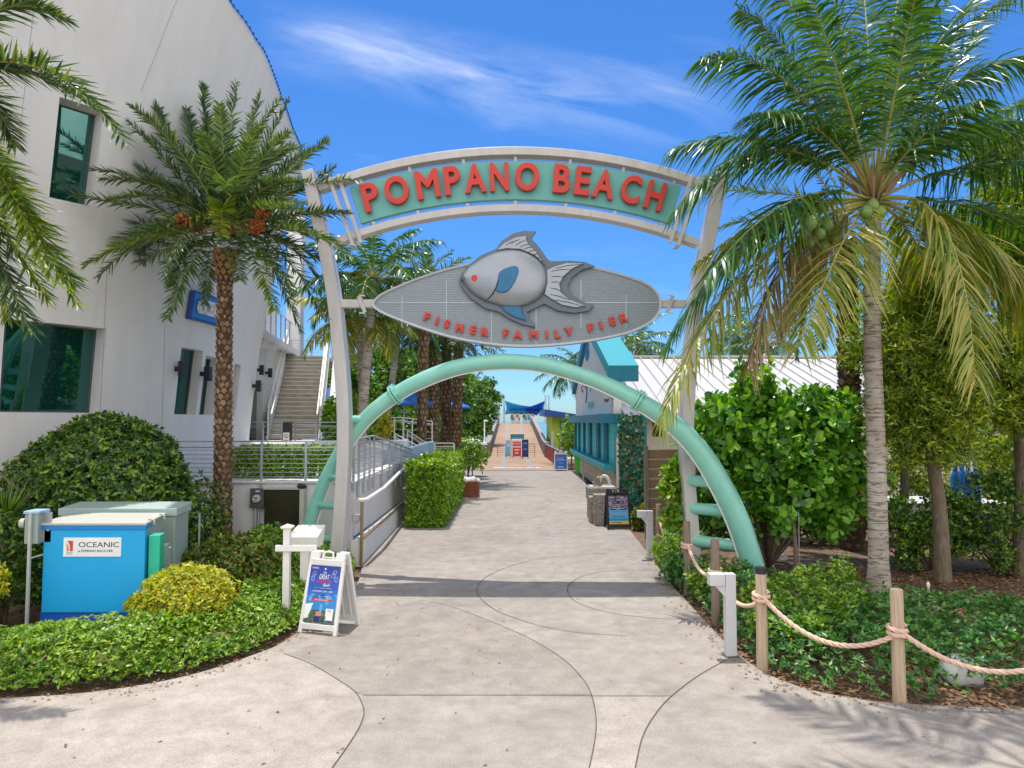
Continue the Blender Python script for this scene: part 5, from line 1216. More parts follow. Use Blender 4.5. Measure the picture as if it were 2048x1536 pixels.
# security lights on the gable corner
ml = thing('security_camera', 'small grey security camera and bracket under the kiosk gable corner', 'security camera', (KX-.05, K0+.5, 3.9))
mb = MB(); mb.box((KX-.12, K0+.25, 4.0), (.22, .5, .05)); mb.bar((KX-.02, K0+.5, 4.0), (KX-.3, K0-.2, 3.96), .04, .04); mb.build('bracket', M['greymetal'], ml)
mb = MB(); mb.lathe((KX-.30, K0-.25, 3.9), [(.07, -.16), (.09, -.1), (.09, .1), (.06, .14)], 12, axis=(-.3, -1, -.2)); mb.build('housing', M['darkgrey'], ml, smooth=40)
# restroom sign and lime building further down
q = P(1149, 836, 45.5)
rs = thing('restroom_sign', 'square blue restroom sign with white figures mounted by the kiosk far end', 'sign', q)
mb = MB(); mb.box(q, (.44, .04, .48)); pl_ = mb.build('plate', M['navy'], rs, bev=.006)
mb = MB()
for sx in (-.085, .085):
    c = q+Vector((sx, -.026, 0)); mb.lathe(c+Vector((0, 0, .13)), [(.03, 0), (.03, .006)], 10, axis=(0, -1, 0)); mb.box(c+Vector((0, 0, .02)), (.09, .008, .15)); mb.box(c+Vector((0, 0, -.10)), (.05, .008, .14))
mb.build('figure_symbol', pwhite, rs)
mb = MB(); mb.bar(q+Vector((.2, .03, 0)), q+Vector((1.4, 1.2, 0)), .05, .05); mb.build('arm', M['teal_dark'], rs)
gb_ = thing('lime_building', 'low lime green building with a slanting navy roof beyond the kiosk', 'building', (6.2, 66, 0))
a = P(1104, 900, 64); b = P(1160, 900, 64)
mb = MB(); mb.bb((a.x, 64, 0), (a.x+9, 74, P(1104, 832, 64).z)); mb.build('wall', M['lime'], gb_)
mb = MB(); zl, zr = P(1089, 822, 63), P(1152, 832, 63); mb.add([(zl.x, 62.6, zl.z-.35), (zl.x+11, 62.6, zl.z-2.1), (zl.x+11, 75, zl.z-2.1), (zl.x, 75, zl.z-.35), (zl.x, 62.6, zl.z+.15), (zl.x+11, 62.6, zl.z-1.6), (zl.x+11, 75, zl.z-1.6), (zl.x, 75, zl.z+.15)], [(0, 3, 2, 1), (4, 5, 6, 7), (0, 1, 5, 4), (1, 2, 6, 5), (2, 3, 7, 6), (3, 0, 4, 7)]); mb.build('roof', M['navy'], gb_)
mb = MB(); q = P(1127, 852, 63.95); mb.box((q.x+.3, 63.95, q.z-.3), (1.2, .06, 1.5)); mb.build('window', M['teal_dark'], gb_)
for px in (1104, 1108, 1122):
    pass
mb = MB(); 
for px in (1105, 1123): q = P(px, 905, 60); mb.bar((q.x, 60, 0), (q.x, 60, 2.2), .22, .22, (0, 1, 0))
mb.build('porch_post', M['cabtop'], gb_)
q = G(1161, 945)
pt = thing('planter', 'tall tapered bright green planter pot at the kiosk far corner', 'planter', (q.x-.1, q.y-.5, 0))
mb = MB(); c = Vector((q.x-.1, q.y-.5, 0)); mb.lathe(c, [(.22, 0), (.36, 1.25), (.33, 1.25), (.30, 1.15)], 4); mb.build('pot', M['limepot'], pt)
# ------------------------------------------------------------------ mosaic screen, wood fence, fountain
a = P(1240, 1036, 22.0); b = P(1290, 1036, 22.0)
mo = thing('recycled_art_panel', 'tall panel covered in green and turquoise plastic mosaic beside the kiosk', 'art panel', ((a.x+b.x)/2, 22.1, 0))
mb = MB(); mb.bb((a.x, 22.03, 0), (b.x, 22.2, 3.22)); mb.build('backing', mk('art_backing', (.02, .10, .075), .6, var=.4), mo)
rng = np.random.default_rng(11); n = 1700
pts = np.stack([rng.uniform(a.x+.07, b.x-.07, n), 22.02-rng.uniform(0, .06, n), .55+2.65*rng.uniform(0, 1, n)**.75], 1)
artm = leafmat('plastic_mosaic', [(.01, .13, .10), (.02, .32, .22), (.02, .40, .38), (.10, .30, .05), (.03, .05, .04), (.42, .40, .30), (.01, .20, .16), (.30, .26, .10), (.02, .10, .03)], .3, .0)
o = leaves('mosaic_scraps', pts, np.tile([0, -1.0, 0], (n, 1)), 1, .15, artm, rng, 'paddle', .25, mo, up=-.2, rnd=.3)
mb = MB(); mb.box((b.x+.02, 22.05, 1.65), (.12, .16, 3.2)); mb.build('edge_post', M['teal_mid'], mo, bev=.01)
a = P(1294, 1070, 18.6); 
wf = thing('wood_fence', 'brown horizontal board fence between the art panel and the shrubs', 'fence', (a.x+.6, 19, 0))
mb = MB(); mb.bar((a.x, 18.6, 0), (a.x, 18.6, 2.42), .10, .12, (0, 1, 0)); mb.build('post', M['wood_grey'], wf)
mb = MB()
for k in range(9): z = .15+k*.255; mb.box((a.x+.05+1.6, 19.0, z), (3.2, .03, .24), rz=R(18)) if False else mb.bar((a.x+.06, 18.62, z), (a.x+2.8, 19.6, z), .03, .24)
mb.build('boards', M['woodfence'], wf)
mb = MB(); mb.box((a.x+.35, 18.9, 2.9), (.22, .2, .5)); tag(mb.build('loudspeaker', M['black'], bev=.01), 'black loudspeaker mounted above the brown board fence', 'loudspeaker')
a = G(1176, 1033); 
fo = thing('drinking_fountain', 'stepped exposed-aggregate concrete drinking fountain beside the black A-frame board', 'drinking fountain', (3.0, 21.8, 0))
mb = MB(); mb.bb((2.36, 22.0, .62), (3.25, 22.9, 1.0)); mb.bb((2.40, 22.02, 0), (3.2, 22.88, .617)); mb.build('basin_block', M['aggregate'], fo, bev=.02)
mb = MB(); mb.bb((2.34, 21.45, 0), (3.1, 21.98, .78)); mb.build('step_block', M['aggregate'], fo, bev=.02)
mb = MB(); mb.bb((2.42, 21.0, 0), (3.1, 21.43, .90)); mb.build('front_block', M['aggregate'], fo, bev=.02)
mb = MB(); mb.bb((2.42, 22.05, 1.003), (3.2, 22.85, 1.03)); mb.build('basin_rim', M['cabtop'], fo, bev=.01)
mb = MB(); mb.lathe((2.7, 22.3, 1.03), [(.09, 0), (.11, .04), (.05, .09), (.04, .24), (.07, .27), (.02, .33)], 14); mb.bar((2.6, 22.3, 1.36), (2.82, 22.3, 1.36), .03, .03); mb.build('tap', M['brass'], fo, smooth=40)
mb = MB(); mb.tube([(2.55, 22.2, 1.03), (2.55, 22.2, 1.16), (2.5, 22.1, 1.18)], .03, 8); mb.build('spout', M['steel'], fo, smooth=50)
mb = MB(); arcp = [Vector((2.92+.17*math.cos(t_), 22.6, 1.03+.30*math.sin(t_))) for t_ in np.linspace(math.pi, 0, 13)]; mb.tube(arcp, .05, 8); mb.build('hood', M['stucco'], fo, smooth=50)
# ------------------------------------------------------------------ pier
PX0 = .18
def pierx(px, Y): return (px-1024)/FPX*Y
dk = thing('pier', 'long timber pier rising over a hump between brown side walls towards the sea', 'pier', (.3, 60, 0))
mb = MB(); 
prof = [(44.62, .012), (62, .012), (66, .10), (84, 1.25), (104, 2.45), (112, 2.66), (150, 2.66), (240, 2.66)]
for i in range(len(prof)-1):
    (y0, z0), (y1, z1) = prof[i:i+2]; xl0, xr0 = (-4.0, 3.5) if y0 < 60 else (-2.0, 2.85); xl1, xr1 = (-4.0, 3.5) if y1 < 60 else (-2.0, 2.85)
    if y0 < 60: xl1, xr1 = -4.0, 3.5
    mb.add([(xl0, y0, z0), (xr0, y0, z0), (xr1, y1, z1), (xl1, y1, z1)], [(0, 1, 2, 3)])
mb.build('deck', M['deck'], dk)
def zdeck(y): return float(np.interp(y, [a for a, b in prof], [b for a, b in prof]))
mb = MB()
for x in (-.62, 1.25):
    for (y0, y1) in ((44.7, 62), (62, 66), (66, 84), (84, 104)): mb.add([(x-.18, y0, zdeck(y0)+.006), (x+.18, y0, zdeck(y0)+.006), (x+.18, y1, zdeck(y1)+.006), (x-.18, y1, zdeck(y1)+.006)], [(0, 1, 2, 3)])
mb.build('concrete_band', mk('deck_grey_band', (.27, .245, .235), .9), dk)
for x0, x1, lab in ((-2.02, -2.3, 0), (2.87, 3.15, 1)):
    mb = MB(); ys = [61.5, 66, 75, 84, 94, 104, 112]; vs = []
    for y in ys: z = zdeck(y); vs += [(x0, y, z-.3), (x1, y, z-.3), (x1, y, z+1.15), (x0, y, z+1.15)]
    mb.add(vs, [(4*i+k, 4*i+4+k, 4*i+4+(k+1) % 4, 4*i+(k+1) % 4) for i in range(len(ys)-1) for k in range(4)]+[(0, 1, 2, 3), tuple(4*(len(ys)-1)+k for k in (3, 2, 1, 0))]); mb.build('side_wall', mk('pier_wall_board', (.20, .15, .12), .7, var=.3), dk)
    mb = MB()
    for i in range(len(ys)-1): mb.bar(((x0+x1)/2, ys[i], zdeck(ys[i])+1.19), ((x0+x1)/2, ys[i+1], zdeck(ys[i+1])+1.19), .42, .08)
    mb.build('rail_cap', mk('rail_cap_board', (.27, .24, .21), .7), dk)
    mb = MB(); mb.box(((x0+x1)/2-(.15 if lab == 0 else -.2), 61.2, .62), (.85, .6, 1.24)); mb.build('end_pillar', mk('pillar_dark', (.13, .12, .13), .5), dk, bev=.02)
mb = MB(); mb.box((.35, 47.1, .02), (3.1, .42, .006)); wb_ = mb.build('threshold_board', pwhite, dk)
mb = MB()
for k, x in enumerate(np.arange(-.7, 1.6, .2)): mb.box((x, 47.1, .026), (.11, .1+.06*(k % 3), .004))
mb.build('worn_marks', M['ink'], wb_)
# entry barrier, boards on the deck
bar = thing('barrier_gate', 'grey tubular barrier railing standing across the pier entrance', 'barrier', (.4, 61, 0))
for x0, x1 in ((-1.25, -.55), (1.05, 1.95)):
    mb = MB(); mb.bar((x0, 61, .02), (x0, 61, 1.12), .05, .05, (0, 1, 0)); mb.bar((x1, 61, .02), (x1, 61, 1.12), .05, .05, (0, 1, 0)); mb.bar((x0, 61, 1.12), (x1, 61, 1.12), .05, .05)
    for z in (.2, .38, .56, .74, .92): mb.bar((x0, 61, z), (x1, 61, z), .025, .025)
    mb.build('panel', M['wood_grey'], bar)
q0 = P(1034.5, 873, 60.6)
ws = thing('welcome_sign', 'teal rectangular welcome sign with pale lettering raised over the pier barrier', 'sign', (q0.x, 60.6, 0))
mb = MB(); mb.box(q0, (1.16, .05, .40)); pl_ = mb.build('sign_plate', M['teal_dark'], ws)
mb = MB(); mb.text('WELCOME TO THE', q0+Vector((0, -.028, .08)), (1, 0, 0), (0, 0, 1), .10, .9, .004); mb.rows(q0+Vector((0, -.028, -.09)), (1, 0, 0), (0, 0, 1), .10, .95, .004, 3); mb.build('lettering', M['teal_panel'], pl_)
mb = MB(); mb.bar((q0.x-.5, 60.65, .01), (q0.x-.5, 60.65, q0.z), .06, .06, (0, 1, 0)); mb.bar((q0.x+.5, 60.65, .01), (q0.x+.5, 60.65, q0.z), .06, .06, (0, 1, 0)); mb.build('leg', M['greymetal'], ws)
def stand_board(label, px0, px1, py0, py1, Y, face, frame, texts, tmat, name='notice_board'):
    a, b = P(px0, py0, Y), P(px1, py1, Y); q = Vector(((a.x+b.x)/2, Y, .012)); w, h = b.x-a.x, a.z-.012
    t = thing(name, label, 'notice board', q)
    mb = MB(); mb.box(q+Vector((0, .03, h*.55)), (w, .05, h*.9)); mb.build('frame', frame, t, bev=.01)
    mb = MB()
    for sx in (-1, 1): mb.bar(q+Vector((sx*w*.42, .03, 0)), q+Vector((sx*w*.42, .03, h*.2)), .05, .05, (0, 1, 0)); mb.bar(q+Vector((sx*w*.42, .03, h*.9)), q+Vector((sx*w*.42, .45, 0)), .04, .04)
    mb.build('leg', frame, t)
    mb = MB(); mb.box(q+Vector((0, -.002, h*.54)), (w*.86, .012, h*.72)); f_ = mb.build('face', face, t)
    mb = MB()
    for body, dx, dz, th, tw in texts:
        if body[0] == '#': mb.rows(q+Vector((dx*w, -.010, h*dz)), (1, 0, 0), (0, 0, 1), th*h, tw*w, .003, int(dz*100)); continue
        mb.text(body, q+Vector((dx*w, -.010, h*dz)), (1, 0, 0), (0, 0, 1), th*h, tw*w, .003)
    mb.build('lettering', tmat, f_); return t
stand_board('red notice board in a white frame reading PIER CLOSED at the pier entrance', 1024, 1043.5, 879, 909, 56.5, pred, M['white'], [('PIER CLOSED', 0, .80, .09, .74), ('#', 0, .64, .08, .74), ('#', 0, .49, .08, .5), ('#', 0, .34, .08, .36)], pwhite)
stand_board('narrow pale board with blue top standing left of the red notice', 1012, 1021, 880, 904, 59, psky, M['greymetal'], [('#', 0, .78, .08, .5), ('#', 0, .68, .07, .6)], pwhite)
stand_board('dark poster board with a blue print standing right of the red notice', 1044, 1057, 879, 906, 58, pnavy, M['black'], [('#', 0, .8, .08, .5), ('#', 0, .5, .08, .5)], psky)
t, fp, pw = aframe('aframe_sign', 'white A-frame board with a blue poster standing at the pier end of the walkway', None, 0, .84, 1.26, .6, M['white'])
po = poster_quad('poster', t, fp, -pw/2, pw/2, 0, 1, 0, flat('print_strong_blue', (.01, .16, .62))); poster_text(po, fp, [('#', -.05, .76, .15, pw*.62, .2)], flat('print_pink', (.75, .12, .16)), .003)
poster_text(po, fp, [('#', 0, .62, .05, pw*.7, 0), ('#', -.02, .12, .08, pw*.5, 0)], pwhite, .003); poster_text(po, fp, [('#', 0, .46, .05, pw*.6, 0), ('#', 0, .36, .05, pw*.4, 0)], psky, .003)
q = G(1122, 942); place(t, Vector((q.x, q.y+.2, 0)), 0)
# maroon slatted rail, clothes racks
mr = thing('slat_fence', 'dark red slatted fence running along the right edge of the pier entrance', 'fence', (2.95, 52, 0))
for i in range(13): mb = MB(); y = 45.6+i*1.25; mb.box((3.12-(y-45)*.016, y, .55), (.05, .62, 1.08)); mb.build('slat', M['maroon'], mr)
mb = MB(); mb.bar((3.15, 45.2, 1.13), (2.88, 61.2, 1.13), .12, .06); mb.build('top_rail', M['steel'], mr)
rk = thing('clothes_rack', 'metal rail hung with white and dark shirts behind the dark red fence', 'clothes rack', (4.0, 53, 0))
mb = MB(); mb.bar((3.5, 53, 1.55), (5.0, 53, 1.55), .03, .03); mb.bar((3.5, 53, 0), (3.5, 53, 1.55), .03, .03, (0, 1, 0)); mb.bar((5.0, 53, 0), (5.0, 53, 1.55), .03, .03, (0, 1, 0)); mb.build('rail', M['steel'], rk)
rr = random.Random(3)
for k in range(9):
    x = 3.6+k*.155; l = rr.uniform(.6, .85); mb = MB(); mb.add([(x-.02, 52.78, 1.5), (x+.02, 52.78, 1.5), (x+.05, 53.22, 1.5-l), (x-.05, 53.22, 1.5-l), (x-.03, 52.75, 1.5-l), (x+.04, 53.2, 1.48)], [(0, 1, 5), (0, 5, 2, 4), (1, 5, 3), (4, 2, 3)])
    c = rr.choice([(.75, .76, .75), (.7, .72, .72), (.02, .02, .03), (.45, .12, .08), (.75, .75, .72)]); mb.build('shirt', flat('shirt_cloth', c, .9), rk)
# shade sails with their masts
for i, (px, lab) in enumerate(((998, 'outer left'), (1008, 'inner left'), (1091, 'inner right'), (1098, 'outer right'))):
    q = P(px, 790, 122+4*(i % 2)); mb = MB(); mb.lathe((q.x, q.y, 2.6), [(.17, 0), (.15, q.z-2.6), (.02, q.z-2.58)], 10); tag(mb.build('shade_mast', M['steel'], smooth=40), lab+' tall grey mast holding the blue shade sails on the pier', 'mast', 'shade sail masts')
def sail(corners, sagz, mat, label, n=10):
    a, b, c, d = [Vector(p) for p in corners]; mb = MB(); vs = []
    for i in range(n+1):
        for j in range(n+1):
            u, v = i/n, j/n; p = a*(1-u)*(1-v)+b*u*(1-v)+c*u*v+d*(1-u)*v; ctr = (a+b+c+d)/4
            e = 4*u*(1-u), 4*v*(1-v); pull = .16*(max(e)-min(e)*max(e)); p = p+(ctr-p)*pull; vs.append(p+Vector((0, 0, -sagz*e[0]*e[1])))
    mb.add(vs, [(i*(n+1)+j, (i+1)*(n+1)+j, (i+1)*(n+1)+j+1, i*(n+1)+j+1) for i in range(n) for j in range(n)]); o = mb.build('shade_sail', mat, smooth=180); tag(o, label, 'shade sail', 'blue shade sails over the pier'); m = o.modifiers.new('thick', 'SOLIDIFY'); m.thickness = .03
sail([P(1009, 801, 122), P(1064, 813, 124), P(1052, 826, 132), P(1009, 829, 132)], .5, M['skyblue'], 'pale blue shade sail hanging from the left masts, the highest one')
sail([P(1044, 817, 123), P(1091, 801, 122), P(1090, 826, 131), P(1050, 826, 131)], .5, M['royal'], 'royal blue shade sail rising to the right masts')
sail([P(1009, 822, 124), P(1060, 818, 125), P(1072, 829, 134), P(1022, 829, 136)], .25, M['skyblue'], 'pale blue shade sail hanging lowest over the left of the pier')
sail([P(1050, 820, 124), P(1090, 821, 124), P(1074, 831, 136), P(1046, 826, 136)], .25, M['royal'], 'royal blue shade sail stretched low under the right masts')
# small people on the crest of the pier
def person(px, Y, shirt, legs, label, lean=0.0, hgt=1.72, ped=False):
    q = P(px, 850, Y); base = Vector((q.x, Y, zdeck(Y)))
    bm = bmesh.new(); sk = bm.verts.layers.skin.verify(); k = hgt/1.72
    J = {'pel': (0, 0, .95, .135), 'wst': (0, 0, 1.08, .13), 'chs': (0, 0, 1.32, .16), 'nek': (0, 0, 1.48, .06), 'hed': (0, -.01, 1.58, .095), 'top': (0, -.01, 1.69, .075),
         'lhp': (-.10, 0, .88, .10), 'lkn': (-.12, -.06, .5, .068), 'lan': (-.12, .04, .08, .045), 'lto': (-.13, -.12, .04, .04), 'rhp': (.10, 0, .88, .10), 'rkn': (.13, .02, .5, .068), 'ran': (.14, .10, .08, .045), 'rto': (.15, -.05, .04, .04),
         'lsh': (-.19, 0, 1.40, .065), 'lel': (-.26, .02, 1.12, .045), 'lha': (-.24, -.12, .88, .036), 'rsh': (.19, 0, 1.40, .065), 'rel': (.27, .03, 1.12, .045), 'rha': (.25, -.10, .90, .036)}
    vv = {}
    for n_, (x, y, z, r) in J.items():
        v = bm.verts.new((x*k+lean*z*.1, y*k, z*k)); v[sk].radius = (r*k, r*k); v[sk].use_root = (n_ == 'pel'); vv[n_] = v
    for a, b in (('pel', 'wst'), ('wst', 'chs'), ('chs', 'nek'), ('nek', 'hed'), ('hed', 'top'), ('pel', 'lhp'), ('lhp', 'lkn'), ('lkn', 'lan'), ('lan', 'lto'), ('pel', 'rhp'), ('rhp', 'rkn'), ('rkn', 'ran'), ('ran', 'rto'), ('chs', 'lsh'), ('lsh', 'lel'), ('lel', 'lha'), ('chs', 'rsh'), ('rsh', 'rel'), ('rel', 'rha')): bm.edges.new((vv[a], vv[b]))
    me = bpy.data.meshes.new('person'); bm.to_mesh(me); bm.free()
    o = bpy.data.objects.new('person', me); COL.objects.link(o); o.location = base; ORG[o.name] = base
    o.modifiers.new('skin', 'SKIN'); s_ = o.modifiers.new('sub', 'SUBSURF'); s_.levels = 1; s_.render_levels = 1
    m, N, b = base_mat('clothed_figure'); tc = N.n('ShaderNodeTexCoord'); sp = N.n('ShaderNodeSeparateXYZ', inp={0: tc.outputs['Object']})
    rp = N.ramp(N.math('DIVIDE', sp.outputs[2], 1.8), [(0, (.05, .04, .035)), (.05, (.45, .28, .20)), (.30, legs), (.54, shirt), (.80, (.45, .28, .20)), (.92, (.05, .035, .025))]); rp.node.color_ramp.interpolation = 'CONSTANT'
    N.nt.links.new(rp, b.inputs['Base Color']); b.inputs['Roughness'].default_value = .8; me.materials.append(m)
    tag(o, label, 'person', 'people on the pier'); return o
for px, Y, c, l, lab in ((1034.5, 112, (.55, .04, .04), (.55, .5, .45), 'person in a red shirt standing on the pier crest'), (1037.5, 114, (.5, .45, .42), (.05, .06, .1), 'person in a pale shirt beside the person in red'), (1024, 116, (.05, .08, .14), (.06, .06, .07), 'person in dark clothes at the left of the pier crest'), (1048, 116, (.03, .03, .04), (.3, .25, .2), 'person in a black shirt in the middle of the pier crest'), (1051.5, 118, (.2, .35, .5), (.05, .05, .08), 'person in a grey-blue shirt beside the person in black'), (1057.5, 114, (.03, .18, .5), (.1, .1, .12), 'person in a blue shirt on the pier crest'), (1065, 117, (.06, .09, .2), (.03, .03, .05), 'person in navy clothes by the right pier wall'), (1028, 120, (.4, .42, .45), (.12, .14, .2), 'person in a grey shirt left of the person in red')):
    person(px, Y, c, l, lab)
lp = thing('lamp_post', 'white path lamp post with hooded head left of the pier entrance', 'lamp post', G(969, 906))
q = G(969, 906); mb = MB(); mb.lathe(q, [(.09, 0), (.07, .3), (.06, 3.0)], 10); mb.build('post', M['white'], lp, smooth=40)
mb = MB(); mb.lathe(q+Vector((.12, -.05, 3.0)), [(.05, 0), (.26, .06), (.22, .16), (.04, .22)], 12); mb.build('lamp_head', M['cabtop'], lp, smooth=40)
# ------------------------------------------------------------------ rope fence
def rope_post(px, pb, pt, label, mat, cap=False, hid=0):
    q = G(px, pb); h = P(px, pt, q.y).z
    t = thing('rope_post', label, 'fence post', q, 'timber rope fence posts')
    rr = random.Random(int(px)); prof = [(.072, -.15), (.071, 0), (.068, h*.5), (.066, h-.012), (.058, h)]
    mb = MB(); mb.lathe(q, prof, 14); mb.build('post', mat, t, smooth=40)
    if cap: mb = MB(); mb.lathe(q+Vector((0, 0, h-.075)), [(.0675, 0), (.0675, .078), (.05, .082)], 14); mb.build('cap', M['black'], t, smooth=40)
    return q, h
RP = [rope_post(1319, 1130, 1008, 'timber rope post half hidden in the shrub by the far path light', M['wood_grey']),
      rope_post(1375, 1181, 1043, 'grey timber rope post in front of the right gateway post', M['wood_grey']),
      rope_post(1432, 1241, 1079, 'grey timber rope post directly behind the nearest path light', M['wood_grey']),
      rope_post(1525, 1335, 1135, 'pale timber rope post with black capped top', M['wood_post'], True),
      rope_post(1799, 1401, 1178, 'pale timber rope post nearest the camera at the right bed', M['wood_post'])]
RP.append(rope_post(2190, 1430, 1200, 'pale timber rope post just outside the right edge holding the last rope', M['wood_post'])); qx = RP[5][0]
def twisted(pts, r, mbx, turns=14.0):
    pts = cr([Vector(p) for p in pts], 10); L = [0]
    for i in range(1, len(pts)): L.append(L[-1]+(pts[i]-pts[i-1]).length)
    for s_ in range(3):
        out = []
        for i, p in enumerate(pts):
            t = (pts[min(i+1, len(pts)-1)]-pts[max(i-1, 0)]).normalized(); x = t.cross(Vector((0, 0, 1)));
            x = x.normalized() if x.length > .05 else Vector((1, 0, 0)); y = t.cross(x); a = L[i]*turns+s_*2.0944
            out.append(p+(x*math.cos(a)+y*math.sin(a))*r*.52)
        mbx.tube(out, r*.62, 6)
def rope_run(a, b, low, label):
    mb = MB(); pts = []
    n = 24
    for i in range(n+1): u = i/n; p = a.lerp(b, u); p = p-Vector((0, 0, low*4*u*(1-u))); pts.append(p)
    # sample finely enough for the twist to show
    twisted(pts, .027, mb, 26.0); return tag(mb.build('rope', M['rope'], smooth=180), label, 'rope', 'ropes slung between the posts')
def att(i, f): q, h = RP[i]; return Vector((q.x, q.y-.075, h*f))
tie = [None, .66, .62, .72, .62]
A_ = [G(1319, 1130)+Vector((0, -.08, .93)), att(1, .66), att(2, .60), att(3, .71), att(4, .63)]
labs = ['rope sagging from the shrub to the first grey rope post', 'short rope between the two grey rope posts', 'rope sagging behind the nearest path light', 'long rope sagging between the two pale rope posts', 'rope leaving the nearest pale post towards the right edge']
ends = A_+[qx+Vector((0, -.075, .80))]
for i in range(5):
    a, b = ends[i], ends[i+1]; low = (.36, .22, .26, .33, .38)[i]
    rope_run(a, b, low, labs[i])
for i in (1, 2, 3, 4):
    q, h = RP[i]; mb = MB(); f = A_[i].z
    n = 30; pts = [Vector((q.x+.088*math.cos(k/n*2*math.pi*1.9), q.y+.088*math.sin(k/n*2*math.pi*1.9), f+.05-.10*k/n)) for k in range(n+1)]
    twisted(pts, .024, mb, 26.0); tag(mb.build('rope_knot', M['rope'], smooth=180), ('', 'rope loop tied round the first grey rope post', 'rope loop tied round the second grey rope post', 'rope loop tied round the black capped post', 'rope loop knotted round the nearest pale post')[i], 'rope', 'rope loops round the posts')

# ------------------------------------------------------------------ date palm (left)
rng = np.random.default_rng(5)
DY = 14.8
S = P(452, 462, DY)
dp = thing('date_palm', 'date palm with diamond-scarred trunk, blue-green fronds and orange fruit before the white building', 'palm tree', Vector((P(440, 1120, DY).x, DY, 0)))
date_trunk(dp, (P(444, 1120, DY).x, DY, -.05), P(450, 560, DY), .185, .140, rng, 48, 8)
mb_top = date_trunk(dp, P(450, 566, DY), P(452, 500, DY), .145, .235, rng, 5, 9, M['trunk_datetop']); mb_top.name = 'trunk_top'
tips = [((330, 290, .1), (310, 200, .2)), ((388, 300, .5), (372, 215, .8)), ((418, 300, .2), (405, 172, .3)), ((455, 290, -.2), (472, 168, -.3)), ((490, 300, .4), (520, 190, .7)), ((520, 305, .0), (577, 203, .1)),
        ((560, 350, -.1), (655, 280, -.2)), ((590, 380, .4), (668, 335, .7)), ((580, 420, -.3), (695, 425, -.7)), ((340, 330, -.2), (258, 243, -.4)), ((310, 360, .2), (190, 268, .3)), ((310, 410, -.5), (145, 392, -1.0)),
        ((300, 440, .3), (125, 452, .6)), ((300, 450, -.8), (170, 530, -1.5)), ((340, 470, .5), (200, 590, .9)), ((390, 480, -1.2), (335, 635, -1.9)), ((350, 500, -.3), (345, 570, -.6)), ((440, 370, -1.5), (445, 470, -2.4)),
        ((455, 330, -1.4), (450, 380, -2.6)), ((570, 460, .2), (700, 560, .3)), ((570, 470, -.5), (650, 640, -.9)), ((540, 480, .6), (600, 660, .9)), ((520, 500, -.9), (548, 620, -1.5)), ((600, 440, -.8), (690, 500, -1.6)),
        ((470, 480, -1.3), (480, 560, -2.0)), ((400, 300, 1.2), (330, 260, 2.0)), ((500, 330, 1.3), (580, 290, 2.1)), ((420, 400, 1.6), (330, 430, 2.4)), ((520, 420, 1.6), (610, 450, 2.4)), ((380, 420, -1.2), (270, 470, -2.0)), ((520, 400, -1.2), (600, 420, -2.3)), ((250, 430, 0), (175, 560, .2)), ((560, 330, .8), (625, 300, 1.4))]
for i, (c, t) in enumerate(tips):
    y = t[1] > 430; m = M['fr_dateyel'] if (i in (17, 22, 13)) else M['fr_date']
    a, b, c_ = px_frond(S, c, t, DY)
    frond(dp, S+(b-S).normalized()*.15, b, c_, 112, .44, .0175, 'date', rng, m, .022)
for i, (S_, C_, T_) in enumerate(auto_fronds(S, 16, 2.5, rng, -.55, 1.2, .75)+auto_fronds(S, 15, 2.75, rng, .35, 1.35, .5)): frond(dp, S_, Vector(C_), Vector(T_), 100, .42, .017, 'date', rng, M['fr_date'], .02)
for i, (x, y, dy) in enumerate(((365, 443, -.45), (450, 455, -.6), (475, 450, -.45), (525, 420, -.4), (512, 452, -.3), (395, 450, .1))):
    fruit(dp, 'fruit_bunch', P(x, y, DY+dy-.75), (.19, .15, .17), 150, .022, M['orange'], rng, 12)
# palm just outside the left edge, its fronds hang into view
EY2 = 9.6; S2 = P(-165, 190, EY2)
ep2 = thing('date_palm', 'date palm standing just outside the left edge with long arching fronds over the wall', 'palm tree', Vector((S2.x, EY2, 0)))
date_trunk(ep2, (S2.x, EY2, -.05), S2-Vector((0, 0, .3)), .21, .22, rng, 44, 8)
for c, t, m in (((60, 20, -.2), (250, 285, -.5), 0), ((30, 330, -.3), (150, 605, -.4), 1), ((-60, 300, -.2), (20, 640, -.2), 1), ((-20, -60, .2), (130, 40, .3), 0), ((0, 440, .2), (95, 600, .4), 1), ((-40, 420, -.2), (60, 660, -.3), 0), ((-30, 120, .6), (30, 290, 1.2), 0), ((-20, 280, .5), (70, 450, .9), 1), ((-150, -200, 0), (-60, -300, .3), 0), ((-330, 0, 0), (-500, 150, 0), 0), ((-330, 200, .5), (-450, 420, 1), 0), ((-20, 250, -.4), (105, 560, -.7), 1), ((10, 380, -.3), (150, 570, -.3), 1), ((-60, 60, .1), (190, 210, .2), 0), ((-160, 50, 1.4), (-150, 150, 2.6), 0)):
    a, b, c_ = px_frond(S2, c, t, EY2); frond(ep2, S2, b, c_, 130, .52, .018, 'date', rng, M['fr_dateyel'] if m else M['fr_date'], .024)

